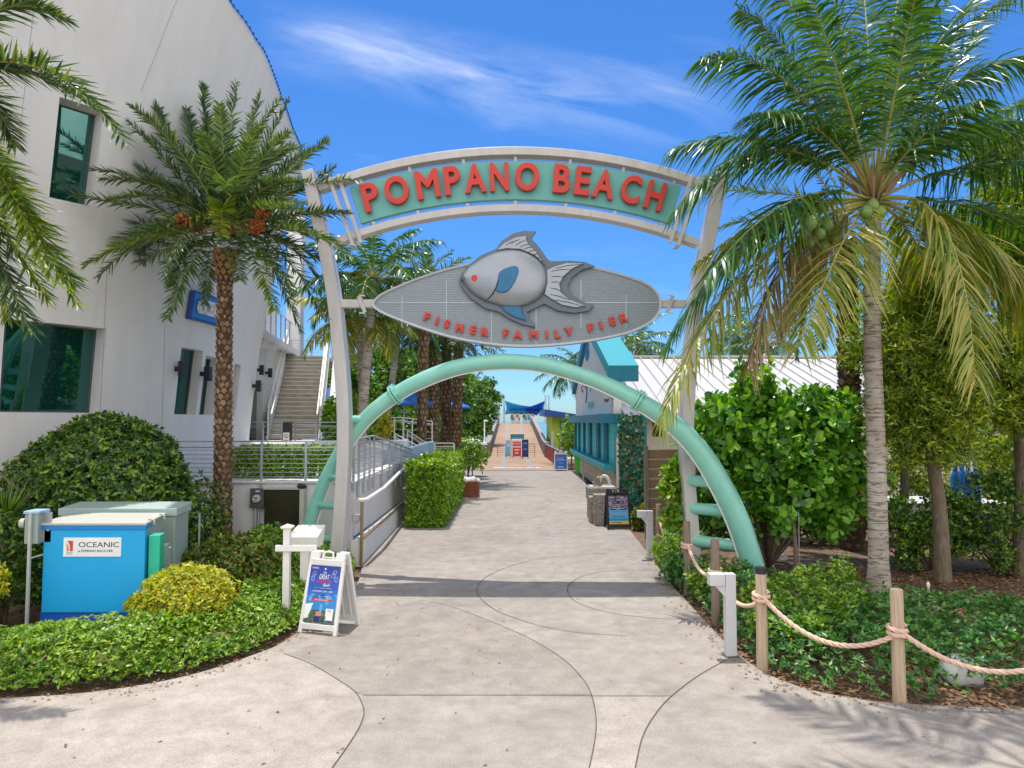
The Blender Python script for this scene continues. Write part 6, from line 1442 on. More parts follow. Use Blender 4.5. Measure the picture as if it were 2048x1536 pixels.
# ------------------------------------------------------------------ coconut palm (right foreground)
rng = np.random.default_rng(8)
CY2 = 12.66; S = P(1748, 402, CY2)
cp_ = thing('coconut_palm', 'coconut palm with pale ringed trunk, green coconuts and long drooping fronds at the right', 'palm tree', G(1757, 1188))
curved_trunk(cp_, [G(1757, 1190)-Vector((0, 0, .1)), P(1757, 1120, CY2), P(1752, 900, CY2), P(1744, 640, CY2), P(1746, 430, CY2)], [.25, .168, .158, .142, .135], M['trunk_coco'], 16)
fr_list = [((1560, 60, -.3), (1402, 118, -.8), 0), ((1640, -20, .3), (1470, -60, .2), 0), ((1690, 160, -.9), (1612, -30, -2.0), 0), ((1790, -100, .5), (1850, -160, 1), 0), ((1830, 60, .3), (2070, -30, .8), 0),
           ((1880, 90, -.5), (2110, 120, -1.1), 0), ((1950, 290, .2), (2150, 350, .4), 0), ((1900, 380, .6), (2120, 480, 1.0), 0), ((1930, 350, -.9), (1950, 760, -1.7), 1), ((1700, 420, -1.3), (1600, 690, -2.1), 1),
           ((1530, 190, -.4), (1352, 420, -.6), 0), ((1560, 220, .3), (1345, 300, .5), 0), ((1450, 470, -.4), (1322, 850, -.9), 1), ((1480, 400, .3), (1335, 690, .5), 0), ((1560, 420, -.3), (1500, 740, -.4), 2),
           ((2000, 470, .1), (2110, 720, 0), 1), ((1740, 60, .9), (1720, -80, 1.8), 0), ((1650, 130, 1), (1530, 90, 2.0), 0), ((1580, 330, -1.0), (1410, 560, -1.7), 0), ((1830, 250, -.9), (1960, 200, -1.9), 0),
           ((1700, 100, .2), (1640, -100, .2), 0), ((1640, 200, -.6), (1500, 230, -1.3), 0), ((1800, 120, -.8), (1830, 0, -1.8), 0), ((1640, 440, .6), (1560, 660, 1.0), 2), ((1840, 440, .7), (1900, 680, 1.2), 1), ((1860, 200, .9), (1960, 60, 1.7), 0), ((1960, 420, -.5), (2080, 610, -.9), 1), ((1900, 200, -.3), (2130, 260, -.6), 0), ((1850, 40, .2), (2010, -50, .6), 0), ((1870, 270, .5), (2070, 190, 1.0), 0), ((1800, 60, -.2), (1930, -60, -.5), 0), ((1610, 90, .1), (1480, 20, .2), 0), ((1590, 380, .2), (1400, 520, .4), 1)]
for c, t, m in fr_list:
    a, b, c_ = px_frond(S, c, t, CY2); frond(cp_, S+(b-S).normalized()*.1, b, c_, 92, 1.06, .021, 'coco', rng, (M['fr_coco'], M['fr_cocoyel'], M['fr_dead'])[m], .034, t0=.2)
for x, y, dy in ((1622, 445, -.9), (1640, 470, -.45), (1655, 452, -.4), (1625, 490, -.4), (1648, 495, -.5), (1745, 412, -.5), (1760, 425, -.5), (1733, 425, -.55), (1668, 480, -.4), (1612, 470, -.3)):
    mb = MB(); c = P(x, y, CY2+dy*1.6); mb.lathe(c-Vector((0, 0, .13)), [(.02, 0), (.08, .05), (.105, .13), (.085, .21), (.03, .25)], 12); mb.build('coconut', M['coconut'], cp_, smooth=180)
mb = MB()
for t in ((1645, 470), (1625, 480), (1740, 425)): mb.tube([S, S.lerp(P(t[0], t[1], CY2-.3), .5)+Vector((0, 0, .15)), P(t[0], t[1], CY2-.3)], .02, 5)
mb.build('fruit_stalk', M['rachis'], cp_, smooth=180)
mb = MB()
for k in range(9):
    a_ = k*.7; d = Vector((math.cos(a_), math.sin(a_), .9+.5*(k % 2))); q = S+d*.05; mb.prism([q+Vector((0, 0, -.15)), q+d*.3+Vector((.06, 0, 0)), q+d*.55, q+d*.3-Vector((.06, 0, 0))], (.01, .03, 0))
mb.build('husk', mk('frond_sheath', (.34, .20, .12), .8, var=.4), cp_)
# date palm behind it
D2 = 17.5; S = P(1690, 420, D2)
dq = thing('date_palm', 'dark-trunked date palm behind the coconut palm with orange fruit bunches', 'palm tree', Vector((P(1692, 900, D2).x, D2, 0)))
date_trunk(dq, (P(1700, 900, D2).x, D2, -.05), P(1692, 480, D2), .25, .23, rng, 44, 8)
frs = [px_frond(S, c, t, D2) for c, t in (((1560, 370, 0), (1425, 385, 0)), ((1560, 420, .3), (1440, 455, .5)), ((1600, 300, .3), (1510, 230, .6)), ((1620, 520, -.3), (1590, 720, -.4)), ((1600, 470, .4), (1480, 600, .6)), ((1660, 560, -.9), (1640, 700, -1.3)), ((1740, 580, -.9), (1760, 740, -1.3)), ((1800, 420, 0), (1930, 440, 0)), ((1800, 350, .2), (1900, 280, .3)), ((1810, 480, -.3), (1900, 640, -.5)), ((1690, 250, .6), (1690, 150, 1)), ((1620, 240, .3), (1560, 150, .5)), ((1760, 250, .3), (1830, 160, .6)), ((1560, 400, .8), (1500, 520, 1.4)))]
for S_, C_, T_ in frs: frond(dq, S_, C_, T_, 80, .55, .019, 'date', rng, M['fr_date'], .024)
for x, y in ((1600, 520), (1612, 545), (1640, 560), (1590, 540)): fruit(dq, 'fruit_bunch', P(x, y, D2-.3), (.24, .2, .24), 120, .03, M['orange'], rng, 14)

# ------------------------------------------------------------------ planting, left bed
rng = np.random.default_rng(21)
def bush(name, label, cat, c, rad, n, k, size, mat, kind='oval', seed=1, zmin=-.75, amp=.07, inner=.55, tilt=.45, stem_r=.03, nstem=7, grp=None, up=.35, clump=None):
    c = Vector(c); t = thing(name, label, cat, (c.x, c.y, 0), grp)
    p, d = blob_pts(c, rad, n, rng, seed, amp, inner, zmin)
    ok = p[:, 2] > .03; p, d = p[ok], d[ok]
    if clump:
        p2, d2, cc = clump_pts(c, [r*.96 for r in rad], clump[0], clump[1], clump[2], rng, seed, zmin, amp); ok = p2[:, 2] > .03; p = np.concatenate([p, p2[ok]]); d = np.concatenate([d, d2[ok]])
    leaves('foliage', p, d, k, size, mat, rng, kind, tilt, t, up=up)
    tips = [c+Vector((rng.normal()*rad[0]*.45, rng.normal()*rad[1]*.45, rad[2]*rng.uniform(-.1, .6))) for _ in range(nstem)]
    stems('stems', (c.x, c.y, -.05), tips, stem_r, M['bark'], t, rng); return t
c = P(203, 965, 13.25)
bush('dome_bush', 'large dark green dome-clipped bush behind the grey utility cabinet', 'bush', (c.x, 13.25, 1.52), (1.74, 1.12, 1.64), 9500, 4, .098, M['lf_dark'], seed=3, zmin=-.95, amp=.05, inner=.68, tilt=.35, stem_r=.05, nstem=12)
c = P(354, 1195, 9.85)
bush('golden_bush', 'rounded golden-yellow clipped bush in front of the blue cabinet', 'bush', (c.x, 10.0, .52), (.74, .55, .50), 2300, 4, .062, M['lf_yellow'], seed=9, zmin=-.9, amp=.07, inner=.6, tilt=.4)
for i, (px, Y, z, rad, n, m, lab) in enumerate(((470, 12.6, .55, (.85, .8, .62), 1500, 'lf_croton', 'mixed green and bronze shrub at the foot of the date palm'), (545, 13.2, .60, (.75, .6, .62), 1300, 'lf_cover', 'bright green shrub below the electric meter'), (410, 11.9, .45, (.6, .6, .5), 1000, 'lf_croton', 'bronze-tinged shrub right of the grey utility cabinet'), (395, 13.5, 1.0, (.55, .6, .9), 900, 'lf_dark', 'dark shrub between the dome bush and the palm trunk'), (25, 10.9, .75, (.75, .7, .85), 1500, 'lf_dark', 'dark leafy shrub left of the meter post'), (-38, 9.7, .75, (.33, .35, .42), 600, 'lf_yellow', 'golden shrub cut by the left edge of the photo'), (-35, 12.2, .85, (.5, .5, .85), 900, 'lf_dark', 'tall dark shrub against the white wall at the left edge'))):
    u = (px-1024)/FPX; bush('shrub', lab, 'shrub', (u*Y, Y, z), rad, n, 5, .075, M[m], seed=20+i, amp=.12, inner=.45)
# spiky plant by the wall
def spiky(px, Y, z, n, L, label):
    u = (px-1024)/FPX; t = thing('spiky_plant', label, 'plant', (u*Y, Y, 0)); d = nrmz(rng.normal(size=(n, 3))+np.array([0, 0, .7])); d[:, 2] = np.abs(d[:, 2])*.9+.05; d = nrmz(d)
    T = np.array([(0, -.02, 0), (0, .02, 0), (.5, .026, .0), (.5, -.026, 0), (1, 0, -.04)]); s = nrmz(np.cross(d, [0, 0, 1.0])); nn = np.cross(d, s); sz = (L*rng.uniform(.7, 1.1, n))[:, None, None]
    v = np.array([u*Y, Y, z])+sz*(d[:, None]*T[None, :, 0:1]+s[:, None]*T[None, :, 1:2]+nn[:, None]*T[None, :, 2:3])
    link_mesh('blades', quad_mesh('blades', v, [(0, 1, 2, 3), (3, 2, 4)]), M['lf_dark'], t); mb = MB(); mb.tube([(u*Y, Y, -.05), (u*Y, Y, z)], .06, 8); mb.build('stem', M['bark'], t)
spiky(18, 11.6, 1.45, 110, .75, 'dark spiky yucca against the shaded wall left of the cabinets'); spiky(405, 14.2, .7, 60, .7, 'grey-green spiky plant beside the date palm trunk')
# low clipped hedge cover along the curved walkway edge
def inpoly(x, y, poly):
    r = np.zeros(len(x), bool); j = len(poly)-1
    for i in range(len(poly)):
        xi, yi, xj, yj = *poly[i], *poly[j]; c_ = ((yi > y) != (yj > y)) & (x < (xj-xi)*(y-yi)/(yj-yi+1e-12)+xi); r ^= c_; j = i
    return r
def edge_dist(x, y, line):
    d = np.full(len(x), 1e9)
    for (ax, ay), (bx, by) in zip(line[:-1], line[1:]):
        vx, vy = bx-ax, by-ay; t = np.clip(((x-ax)*vx+(y-ay)*vy)/(vx*vx+vy*vy), 0, 1); d = np.minimum(d, np.hypot(x-ax-t*vx, y-ay-t*vy))
    return d
def cover(name, label, poly, line, n, h, k, size, mat, set_back, seed, kind='oval', gaps=0.0, cat='ground cover', rr=.45, tall=None, tilt=.4):
    poly = [(p[0], p[1]) for p in poly]; line = [(p[0], p[1]) for p in line]; xs = [p[0] for p in poly]; ys = [p[1] for p in poly]
    x = rng.uniform(min(xs), max(xs), n*3); y = rng.uniform(min(ys), max(ys), n*3); ok = inpoly(x, y, poly); x, y = x[ok], y[ok]
    d = edge_dist(x, y, line); ok = d > set_back; x, y, d = x[ok][:n], y[ok][:n], d[ok][:n]
    r = np.random.default_rng(seed); f = np.zeros(len(x))
    for i in range(9): kx, ky = r.normal(size=2)*(1.5+i*.9); f += np.sin(x*kx+y*ky+r.uniform(0, 6.28))/(1+i*.4)
    f /= 2.2
    if gaps: keep = f > -1+gaps*2+rng.normal(size=len(x))*.12; x, y, d, f = x[keep], y[keep], d[keep], f[keep]
    hh = h*(1+.22*f)*np.clip(((d-set_back)/rr)**.5, .15, 1)
    if tall is not None: hh = hh*tall(x, y)
    z = hh*rng.uniform(.12, 1, len(x))**.42
    pts = np.stack([x, y, z], 1); ax = np.stack([rng.normal(size=len(x))*.35, -np.exp(-(d-set_back)/.2)*.9+rng.normal(size=len(x))*.3, np.ones(len(x))], 1)
    o = leaves(name, pts, ax, k, size, mat, rng, kind, tilt, None, up=.2, rnd=.3); return tag(o, label, cat, None, 'stuff')
lep = [(p.x, p.y) for p in le]
back = [G(722, 1110), G(640, 1118), G(560, 1150), G(490, 1220), G(460, 1285), G(300, 1308), G(80, 1312), G(-60, 1312)]
poly = [(-9.5, 7.75)]+lep+[(p.x, p.y) for p in back]+[(-9.5, 9.2)]
cover('low_hedge', 'bright green low clipped shrubs edging the curved walkway on the left', poly, [(-9.5, 7.75)]+lep, 20000, .45, 4, .066, M['lf_cover'], .17, 4, rr=.4)
# leaf litter on the bare soil strip
def litter(name, poly, n, size, label):
    poly = [(p[0], p[1]) for p in poly]; xs = [p[0] for p in poly]; ys = [p[1] for p in poly]; x = rng.uniform(min(xs), max(xs), n*2); y = rng.uniform(min(ys), max(ys), n*2); ok = inpoly(x, y, poly); x, y = x[ok], y[ok]
    pts = np.stack([x, y, np.full(len(x), -.055)+rng.uniform(0, .015, len(x))], 1); o = leaves(name, pts, np.tile([0, 0, 1.0], (len(x), 1)), 1, size, M['litter'], rng, 'oval', .12, None, up=1, rnd=.25); return tag(o, label, 'leaf litter', None, 'stuff')
# ------------------------------------------------------------------ clipped box hedge by the ramp
bh = thing('box_hedge', 'tall rectangular clipped hedge of bright green round leaves beside the ramp wall', 'hedge', (-2.5, 24.5, 0))
x0, x1, y0, y1, hz = -3.02, -1.98, 20.6, 28.6, 1.80
n = 9500; A1, A2, A3 = (x1-x0)*hz, (y1-y0)*hz, (x1-x0)*(y1-y0)
f = rng.choice(4, n, p=np.array([A1*2.4, A2*1.0, A2*.25, A3*1.0])/(A1*2.4+A2*1.25+A3)); u, v, w = rng.uniform(0, 1, (3, n)); w = w**1.5*.22
pt_ = np.zeros((n, 3)); ax = np.zeros((n, 3))
for k, (fx_, dr) in enumerate(((lambda u, v, w: (x0+u*(x1-x0), y0+w, .05+v*hz), (0, -1, .2)), (lambda u, v, w: (x1-w, y0+u*(y1-y0), .05+v*hz), (1, 0, .2)), (lambda u, v, w: (x0+w, y0+u*(y1-y0), .05+v*hz), (-1, 0, .2)), (lambda u, v, w: (x0+u*(x1-x0), y0+v*(y1-y0), .05+hz-w), (0, 0, 1)))):
    s_ = f == k; pt_[s_] = np.stack(np.broadcast_arrays(*fx_(u[s_], v[s_], w[s_])), 1); ax[s_] = dr
pt_ += rng.normal(size=(n, 3))*.045; pt_[:, 2] = np.maximum(pt_[:, 2], .03)
leaves('foliage', pt_, ax, 4, .095, M['lf_hedge'], rng, 'paddle', .45, bh, up=.15)
stems('stems', (-2.5, 24.5, -.05), [(-2.5+rng.normal()*.2, 21+i*.9, 1.2) for i in range(8)], .03, M['bark'], bh, rng)
th = thing('terrace_hedge', 'dark clipped hedge behind the cable railing on the terrace', 'hedge', (-6, 17.4, TZ))
a, b = P(466, 900, 17.2), P(690, 900, 17.2); n = 2600; u, v, w = rng.uniform(0, 1, (3, n)); top = rng.uniform(0, 1, n) < .4
pt_ = np.stack([a.x+u*(b.x-a.x), np.where(top, 17.0+w*.9, 17.0+w**2*.2), np.where(top, TZ+.70-v**2*.1, TZ+v*.72)], 1)+rng.normal(size=(n, 3))*.03
leaves('foliage', pt_, np.where(top[:, None], [0, 0, 1.0], [0, -1.0, .2]), 4, .09, M['lf_hedge'], rng, 'oval', .45, th)
stems('stems', (-5.5, 17.4, TZ), [(-7+i*.6, 17.4, TZ+.5) for i in range(7)], .02, M['bark'], th, rng)

# ------------------------------------------------------------------ planting, right bed
rng = np.random.default_rng(33)
rep = [(p.x, p.y) for p in re_]
rpoly = [(p.x, p.y) for p in (G(1290, 1100), G(1335, 1075), G(1420, 1105))]+[(3.6, 14.2), (4.4, 13.4), (5.4, 12.0), (7.0, 11.1), (10.5, 10.3), (10.5, 7.6)]+rep[::-1]
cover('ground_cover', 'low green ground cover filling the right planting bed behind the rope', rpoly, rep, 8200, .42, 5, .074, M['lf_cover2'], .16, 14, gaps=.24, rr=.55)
front = [(p.x, p.y) for p in (G(1480, 1240), G(1600, 1190), G(1700, 1170), G(1740, 1260), G(1650, 1330), G(1560, 1330), G(1500, 1300))]
cover('ground_cover', 'sunlit brighter ground cover clumps between the two pale rope posts', front, [front[0], front[1]], 1900, .50, 5, .078, M['lf_cover'], -.5, 5, gaps=.3, rr=.1)  # brighter by its leaf palette alone
litter('leaf_litter', [(1.9, 13.6), (2.2, 13.4)]+[(x+.05, y+.05) for x, y in rep[6:]]+[(11, 7.7), (11, 15), (4, 15.5)], 9000, .085, 'dry brown leaf litter strewn over the right planting bed')
litter('leaf_litter', [(-9, 7.9)]+[(x-.03, y+.03) for x, y in lep[:-8]]+[(-9, 9)], 900, .05, 'sparse leaf litter on the bare strip under the left hedge')
# big round-leaved shrub
t = thing('clusia_shrub', 'big glossy round-leaved shrub behind the pipe arch at the right', 'shrub', (5.6, 15.2, 0))
p1, d1, cc1 = clump_pts((5.75, 15.1, 2.1), (1.80, 1.0, 1.85), 165, .38, 13, rng, 41, -.85, .12, .45)
p2, d2, cc2 = clump_pts((5.1, 15.0, 3.0), (.95, .8, 1.1), 40, .33, 12, rng, 43, -.6, .15, .5)
leaves('foliage', np.concatenate([p1, p2]), np.concatenate([d1, d2]), 5, .215, M['lf_clusia'], rng, 'paddle', .32, t, up=.2, rnd=.4)
stems('stems', (5.4, 15.2, -.05), [tuple(c) for c in cc1[::7]], .045, M['bark'], t, rng, .15)
for i, (px, Y, z, rad, n, size, m, lab) in enumerate(((1352, 14.9, 1.45, (.22, .3, .80), 34, .14, 'lf_hedge', 'yellow-green round-leaved shrub beside the brown board fence'), (1335, 14.0, .45, (.20, .35, .36), 30, .075, 'lf_cover', 'small-leaved green shrub behind the far path light'), (1355, 13.3, .3, (.22, .35, .28), 28, .075, 'lf_cover2', 'low dark shrub at the foot of the right gateway post'), (1415, 12.3, .28, (.32, .35, .28), 30, .07, 'lf_cover', 'low bright shrub between the two grey rope posts'))):
    u = (px-1024)/FPX; t = thing('shrub', lab, 'shrub', (u*Y, Y, 0)); p, d, cc = clump_pts((u*Y, Y, z), rad, n, .2, 10, rng, 60+i, -.9, .1, .4); ok = p[:, 2] > .03; leaves('foliage', p[ok], d[ok], 5, size, M[m], rng, 'paddle' if i == 0 else 'oval', .5, t); stems('stems', (u*Y, Y, -.05), [tuple(c) for c in cc[::6]], .02, M['bark'], t, rng)
# small-leaved trees at the right
def tree(label, px, pb, ctr, rads, ncl, crad, per, size, mat, trunk_r, seed, name='olive_tree', k=4, top=None, kind='lance'):
    q = G(px, pb); t = thing(name, label, 'tree', q); Y = q.y
    allp, alld, allc = [], [], []
    for i, ((cx, cy, dy), rad) in enumerate(zip(ctr, rads)):
        c = P(cx, cy, Y+dy); p, d, cc = clump_pts(c, rad, ncl[i], crad, per, rng, seed+i, -.9, .16, .35); allp.append(p); alld.append(d); allc.append(cc)
    p, d, cc = np.concatenate(allp), np.concatenate(alld), np.concatenate(allc); ok = p[:, 2] > .3
    leaves('crown', p[ok], d[ok], k, size, mat, rng, kind, .4, t, up=.3, rnd=.5)
    z1 = float(np.median(cc[:, 2])); top = Vector((float(np.mean(cc[:, 0])), float(np.mean(cc[:, 1])), z1))
    curved_trunk(t, [q-Vector((0, 0, .1)), q.lerp(top, .35)+Vector((.06, 0, 0)), q.lerp(top, .7)-Vector((.05, 0, 0)), top], [trunk_r*1.35, trunk_r, trunk_r*.8, trunk_r*.5], M['bark'])
    mb = MB()
    for c in cc[::max(1, len(cc)//26)]: a = q.lerp(top, rng.uniform(.45, .95)); c = Vector(c); m = a.lerp(c, .5)+Vector((0, 0, .12)); mb.tube([a, m, c], [trunk_r*.35, trunk_r*.22, trunk_r*.07], 5)
    mb.build('limbs', M['bark'], t, smooth=180); return t
tree('slim small-leaved tree with a bare trunk right of the coconut palm', 1885, 1158, [(1850, 790, 0), (1850, 640, .5)], [(1.1, 1.0, 1.7), (1.2, 1.0, 1.3)], (330, 190), .33, 20, .125, M['lf_tree'], .125, 71)
tree('tall leafy tree rising at the right edge of the photo', 2045, 1150, [(2050, 480, .6), (2030, 740, .2), (2000, 300, 1.2)], [(1.2, 1.3, 1.9), (1.2, 1.2, 1.35), (.55, .6, .7)], (300, 300, 60), .33, 20, .13, M['lf_tree'], .15, 76)
tree('small-leaved tree half hidden behind the coconut trunk', 1800, 1120, [(1800, 790, .8), (1825, 620, 1.2)], [(.85, .9, 1.5), (.9, .9, 1.0)], (180, 110), .32, 19, .125, M['lf_tree'], .09, 81)
for i, (px, Y, z, rad, lab) in enumerate(((1850, 15.0, .85, (1.0, .7, .9), 'dense dark hedge plant under the slim tree'), (1985, 14.7, .95, (1.2, .7, 1.0), 'dense dark hedge plant below the blue tanks at the right edge'))):
    u = (px-1024)/FPX; t = thing('hedge_shrub', lab, 'shrub', (u*Y, Y, 0)); p, d, cc = clump_pts((u*Y, Y, z), rad, 100, .26, 15, rng, 90+i, -.9, .1, .5); ok = p[:, 2] > .03; leaves('foliage', p[ok], d[ok], 4, .10, M['lf_dark'], rng, 'oval', .45, t); stems('stems', (u*Y, Y, -.05), [tuple(c) for c in cc[::9]], .025, M['bark'], t, rng)
for px, pb, lab in ((1590, 1150, 'thin bare sapling stem under the round-leaved shrub'),):
    q = G(px, pb); t = thing('sapling', lab, 'sapling', q); curved_trunk(t, [q-Vector((0, 0, .05)), q+Vector((.02, 0, .6)), q+Vector((-.02, 0, 1.2)), q+Vector((.03, 0, 1.8))], [.045, .04, .035, .02], M['bark'], 8); mb = MB(); mb.tube([q+Vector((.08, -.02, 0)), q+Vector((.09, -.02, 1.3))], .012, 6); mb.build('stake', M['steel'], t)
# rocks, bed spotlight, sprinkler
def rock(px, py, r, label, seed):
    q = G(px, py); v = []; bm = bmesh.new(); bmesh.ops.create_icosphere(bm, subdivisions=3, radius=1)
    d = np.array([tuple(a.co) for a in bm.verts]); f = lump(d, seed, .13)
    for a, k in zip(bm.verts, f): a.co = Vector((a.co.x*r[0]*k, a.co.y*r[1]*k, a.co.z*r[2]*k))+q+Vector((0, 0, r[2]*.3))
    me = bpy.data.meshes.new('rock'); bm.to_mesh(me); bm.free(); tag(link_mesh('rock', me, M['rock'], smooth=60), label, 'rock')
rock(1918, 1352, (.24, .2, .2), 'pale boulder among the ground cover right of the nearest rope post', 2); rock(1556, 1118, (.17, .12, .08), 'flat pale rock on the mulch behind the pipe arch', 5); rock(1700, 1168, (.12, .1, .06), 'small pale rock left of the coconut palm trunk', 8)
q = G(1495, 1265); sl = thing('bed_spotlight', 'small dark spike light in the right bed beside the black capped post', 'garden light', q)
mb = MB(); mb.lathe(q, [(.02, -.05), (.02, .08), (.04, .1), (.045, .28), (.035, .29)], 12); mb.build('housing', M['darkgrey'], sl, smooth=40)
q = G(1857, 1190); sp_ = thing('sprinkler', 'small white sprinkler head standing in the right bed near the palm', 'sprinkler', q)
mb = MB(); mb.lathe(q, [(.018, -.05), (.018, .14), (.028, .15), (.028, .2), (.012, .23)], 10); mb.build('head', M['white'], sp_, smooth=40)
# blue tanks on a pale trailer behind the trees
tr2 = thing('pale_trailer', 'pale flat-topped trailer behind the right-hand trees', 'trailer', (10.6, 18.2, 0))
a, b = P(1795, 1005, 18.0), P(2010, 1005, 18.0)
mb = MB(); mb.bb((a.x, 18.0, .55), (b.x, 19.4, a.z-.06)); mb.build('body', M['stucco'], tr2, bev=.03); mb = MB(); mb.bb((a.x-.1, 17.9, a.z-.057), (b.x+.1, 19.5, a.z)); mb.build('top', M['white'], tr2, bev=.02)
for x in (a.x+.6, b.x-.6): mb = MB(); mb.lathe((x, 17.98, .33), [(.2, 0), (.33, .02), (.33, .18), (.2, .2)], 18, axis=(0, 1, 0)); mb.build('wheel', M['black'], tr2, smooth=40)
for i, (px, dy, lab) in enumerate(((1913, .35, 'leftmost blue gas cylinder on the pale trailer'), (1926, .75, 'blue gas cylinder second from left on the trailer, set further back'), (1938, .35, 'third blue gas cylinder from the left on the trailer'), (1953, .5, 'rightmost blue gas cylinder on the pale trailer'))):
    p_ = P(px, 1000, 18.0+dy); t = thing('gas_cylinder', lab, 'gas cylinder', (p_.x, 18+dy, a.z), 'blue gas cylinders'); mb = MB(); mb.lathe((p_.x, 18+dy, a.z), [(.10, 0), (.115, .03), (.115, .62), (.09, .72), (.05, .76)], 14); mb.build('bottle', M['tank'], t, smooth=40)
    mb = MB(); mb.lathe((p_.x, 18+dy, a.z+.755), [(.05, 0), (.05, .12), (.07, .13), (.07, .17), (.03, .18)], 10); mb.build('valve_cap', M['tank'], t, smooth=40)

# ------------------------------------------------------------------ far planting and palms
rng = np.random.default_rng(52)
def far_tree(label, px, Y, py, rad, ncl, size, seed, mat='lf_far', base=None):
    c = P(px, py, Y); t = thing('sea_grape_tree', label, 'tree', (c.x, Y, 0), 'sea grape trees by the pier'); p, d, cc = clump_pts(c, rad, ncl, .62, 16, rng, seed, -.95, .14, .55); ok = p[:, 2] > .1
    leaves('crown', p[ok], d[ok], 4, size, M[mat], rng, 'paddle', .45, t, up=.3); mb = MB()
    for k in range(5): q = Vector(cc[(k*17) % len(cc)]); mb.tube([Vector((c.x, Y, -.05)), Vector((c.x, Y, c.z*.4)).lerp(q, .3), q], [.16, .10, .04], 6)
    mb.build('trunk', M['bark'], t, smooth=180)
far_tree('broad sea grape tree beyond the left gateway post', 745, 44, 770, (2.5, 2, 2.1), 170, .27, 3)
far_tree('tall sea grape tree behind the blue parasol', 830, 48, 765, (2.6, 2, 2.5), 170, .27, 6)
far_tree('rounded sea grape tree leaning over the left pier wall', 942, 74, 822, (2.6, 2.4, 3.6), 210, .34, 8)
far_tree('sea grape tree in the gap between the three palm trunks', 880, 54, 790, (2.2, 2, 2.6), 150, .28, 9)
far_tree('sea grape tree low behind the stair side wall', 690, 40, 800, (1.6, 1.5, 1.8), 110, .25, 12)
far_tree('low sea grape behind the white railings', 800, 40, 860, (2.4, 1.2, 1.5), 130, .25, 13)
def small_shrub(px, Y, z, r, lab, m='lf_hedge'):
    u = (px-1024)/FPX; bush('shrub', lab, 'shrub', (u*Y, Y, z), r, 420, 5, .17, M[m], 'paddle', seed=int(px), amp=.15, inner=.4, nstem=5)
small_shrub(705, 26, 3.1, (.75, .7, .9), 'yellow-green shrub right of the left gateway post', 'lf_hedge'); small_shrub(745, 27, 2.9, (.7, .7, .9), 'yellow-green shrub behind the upper pipe rung', 'lf_yellow')
small_shrub(897, 34, .95, (.7, .7, .9), 'yellow-green shrub beyond the clipped hedge', 'lf_hedge'); small_shrub(935, 38, 1.2, (1.0, .8, 1.0), 'light green shrub left of the pier lamp post')
small_shrub(1142, 47, 1.9, (.75, .7, 1.5), 'leafy shrub in front of the restroom sign', 'lf_hedge'); small_shrub(672, 24.5, 2.9, (.5, .5, .9), 'shrub tucked behind the staircase wall')
small_shrub(1284, 20.6, .3, (.20, .25, .28), 'small reddish shrub at the foot of the art panel', 'lf_croton')
def far_coco(px, Y, py, base_px, label, n=20, L=3.4, ll=.8, seed=1, lean=0, nl=46, w=.028, mat='fr_coco', emin=-.75):
    S_ = P(px, py, Y); b_ = P(base_px, 850, Y); t = thing('coconut_palm', label, 'palm tree', (b_.x, Y, 0), 'background palms'); r_ = np.random.default_rng(seed)
    curved_trunk(t, [(b_.x, Y, -.05), (b_.x*.7+S_.x*.3+lean, Y, S_.z*.4), (b_.x*.3+S_.x*.7, Y, S_.z*.75), tuple(S_)], [.24, .18, .15, .13], M['trunk_coco'], 10)
    crown(t, auto_fronds(S_, n, L, r_, emin, 1.3, .9), nl, ll, w, 'coco', r_, M[mat], .035, .18); return t
def far_date(px, Y, py, base_px, label, n=26, L=2.6, seed=1, tr=.24):
    S_ = P(px, py, Y); b_ = P(base_px, 880, Y); t = thing('date_palm', label, 'palm tree', (b_.x, Y, 0), 'background palms'); r_ = np.random.default_rng(seed)
    date_trunk(t, (b_.x, Y, -.05), tuple(S_-Vector((0, 0, .3))), tr, tr*.95, r_, 34, 9); crown(t, auto_fronds(S_, n, L, r_, -.8, 1.3, .7), 44, .55, .024, 'date', r_, M['fr_date'], .03, .12); return t
far_coco(748, 24.5, 560, 715, 'tall coconut palm beyond the left gateway post, crown above the surfboard', 22, 3.0, .75, 31, nl=54)
far_coco(718, 26, 640, 735, 'coconut palm with yellowing fronds below the surfboard arm', 16, 2.6, .7, 32, mat='fr_cocoyel')
far_coco(800, 33, 640, 765, 'coconut palm leaning right behind the surfboard sign', 18, 3.0, .75, 33)
far_date(868, 34, 668, 868, 'leftmost of three date palms seen under the surfboard', seed=41, L=2.9); far_date(893, 36, 655, 893, 'middle of three date palms seen under the surfboard', seed=42, L=2.9); far_date(918, 35, 672, 910, 'rightmost of three date palms seen under the surfboard', seed=43, L=3.1)
far_date(850, 30, 590, 840, 'date palm whose crown tip shows above the surfboard', 24, 2.6, 44, .2)
far_coco(1160, 52, 745, 1170, 'coconut palm behind the kiosk gable, fronds over the pier', 20, 3.6, .9, 51); far_coco(1275, 46, 690, 1280, 'coconut palm behind the kiosk roof ridge', 18, 3.0, .8, 52)
far_coco(1215, 50, 700, 1220, 'coconut palm just right of the kiosk gable peak', 18, 3.2, .8, 55); far_coco(1530, 40, 690, 1535, 'coconut palm behind the roof between the gateway and the right palms', 18, 3.0, .8, 53); far_coco(1470, 44, 670, 1475, 'far coconut palm over the kiosk roof left of the dark trunk', 16, 3.0, .8, 54)
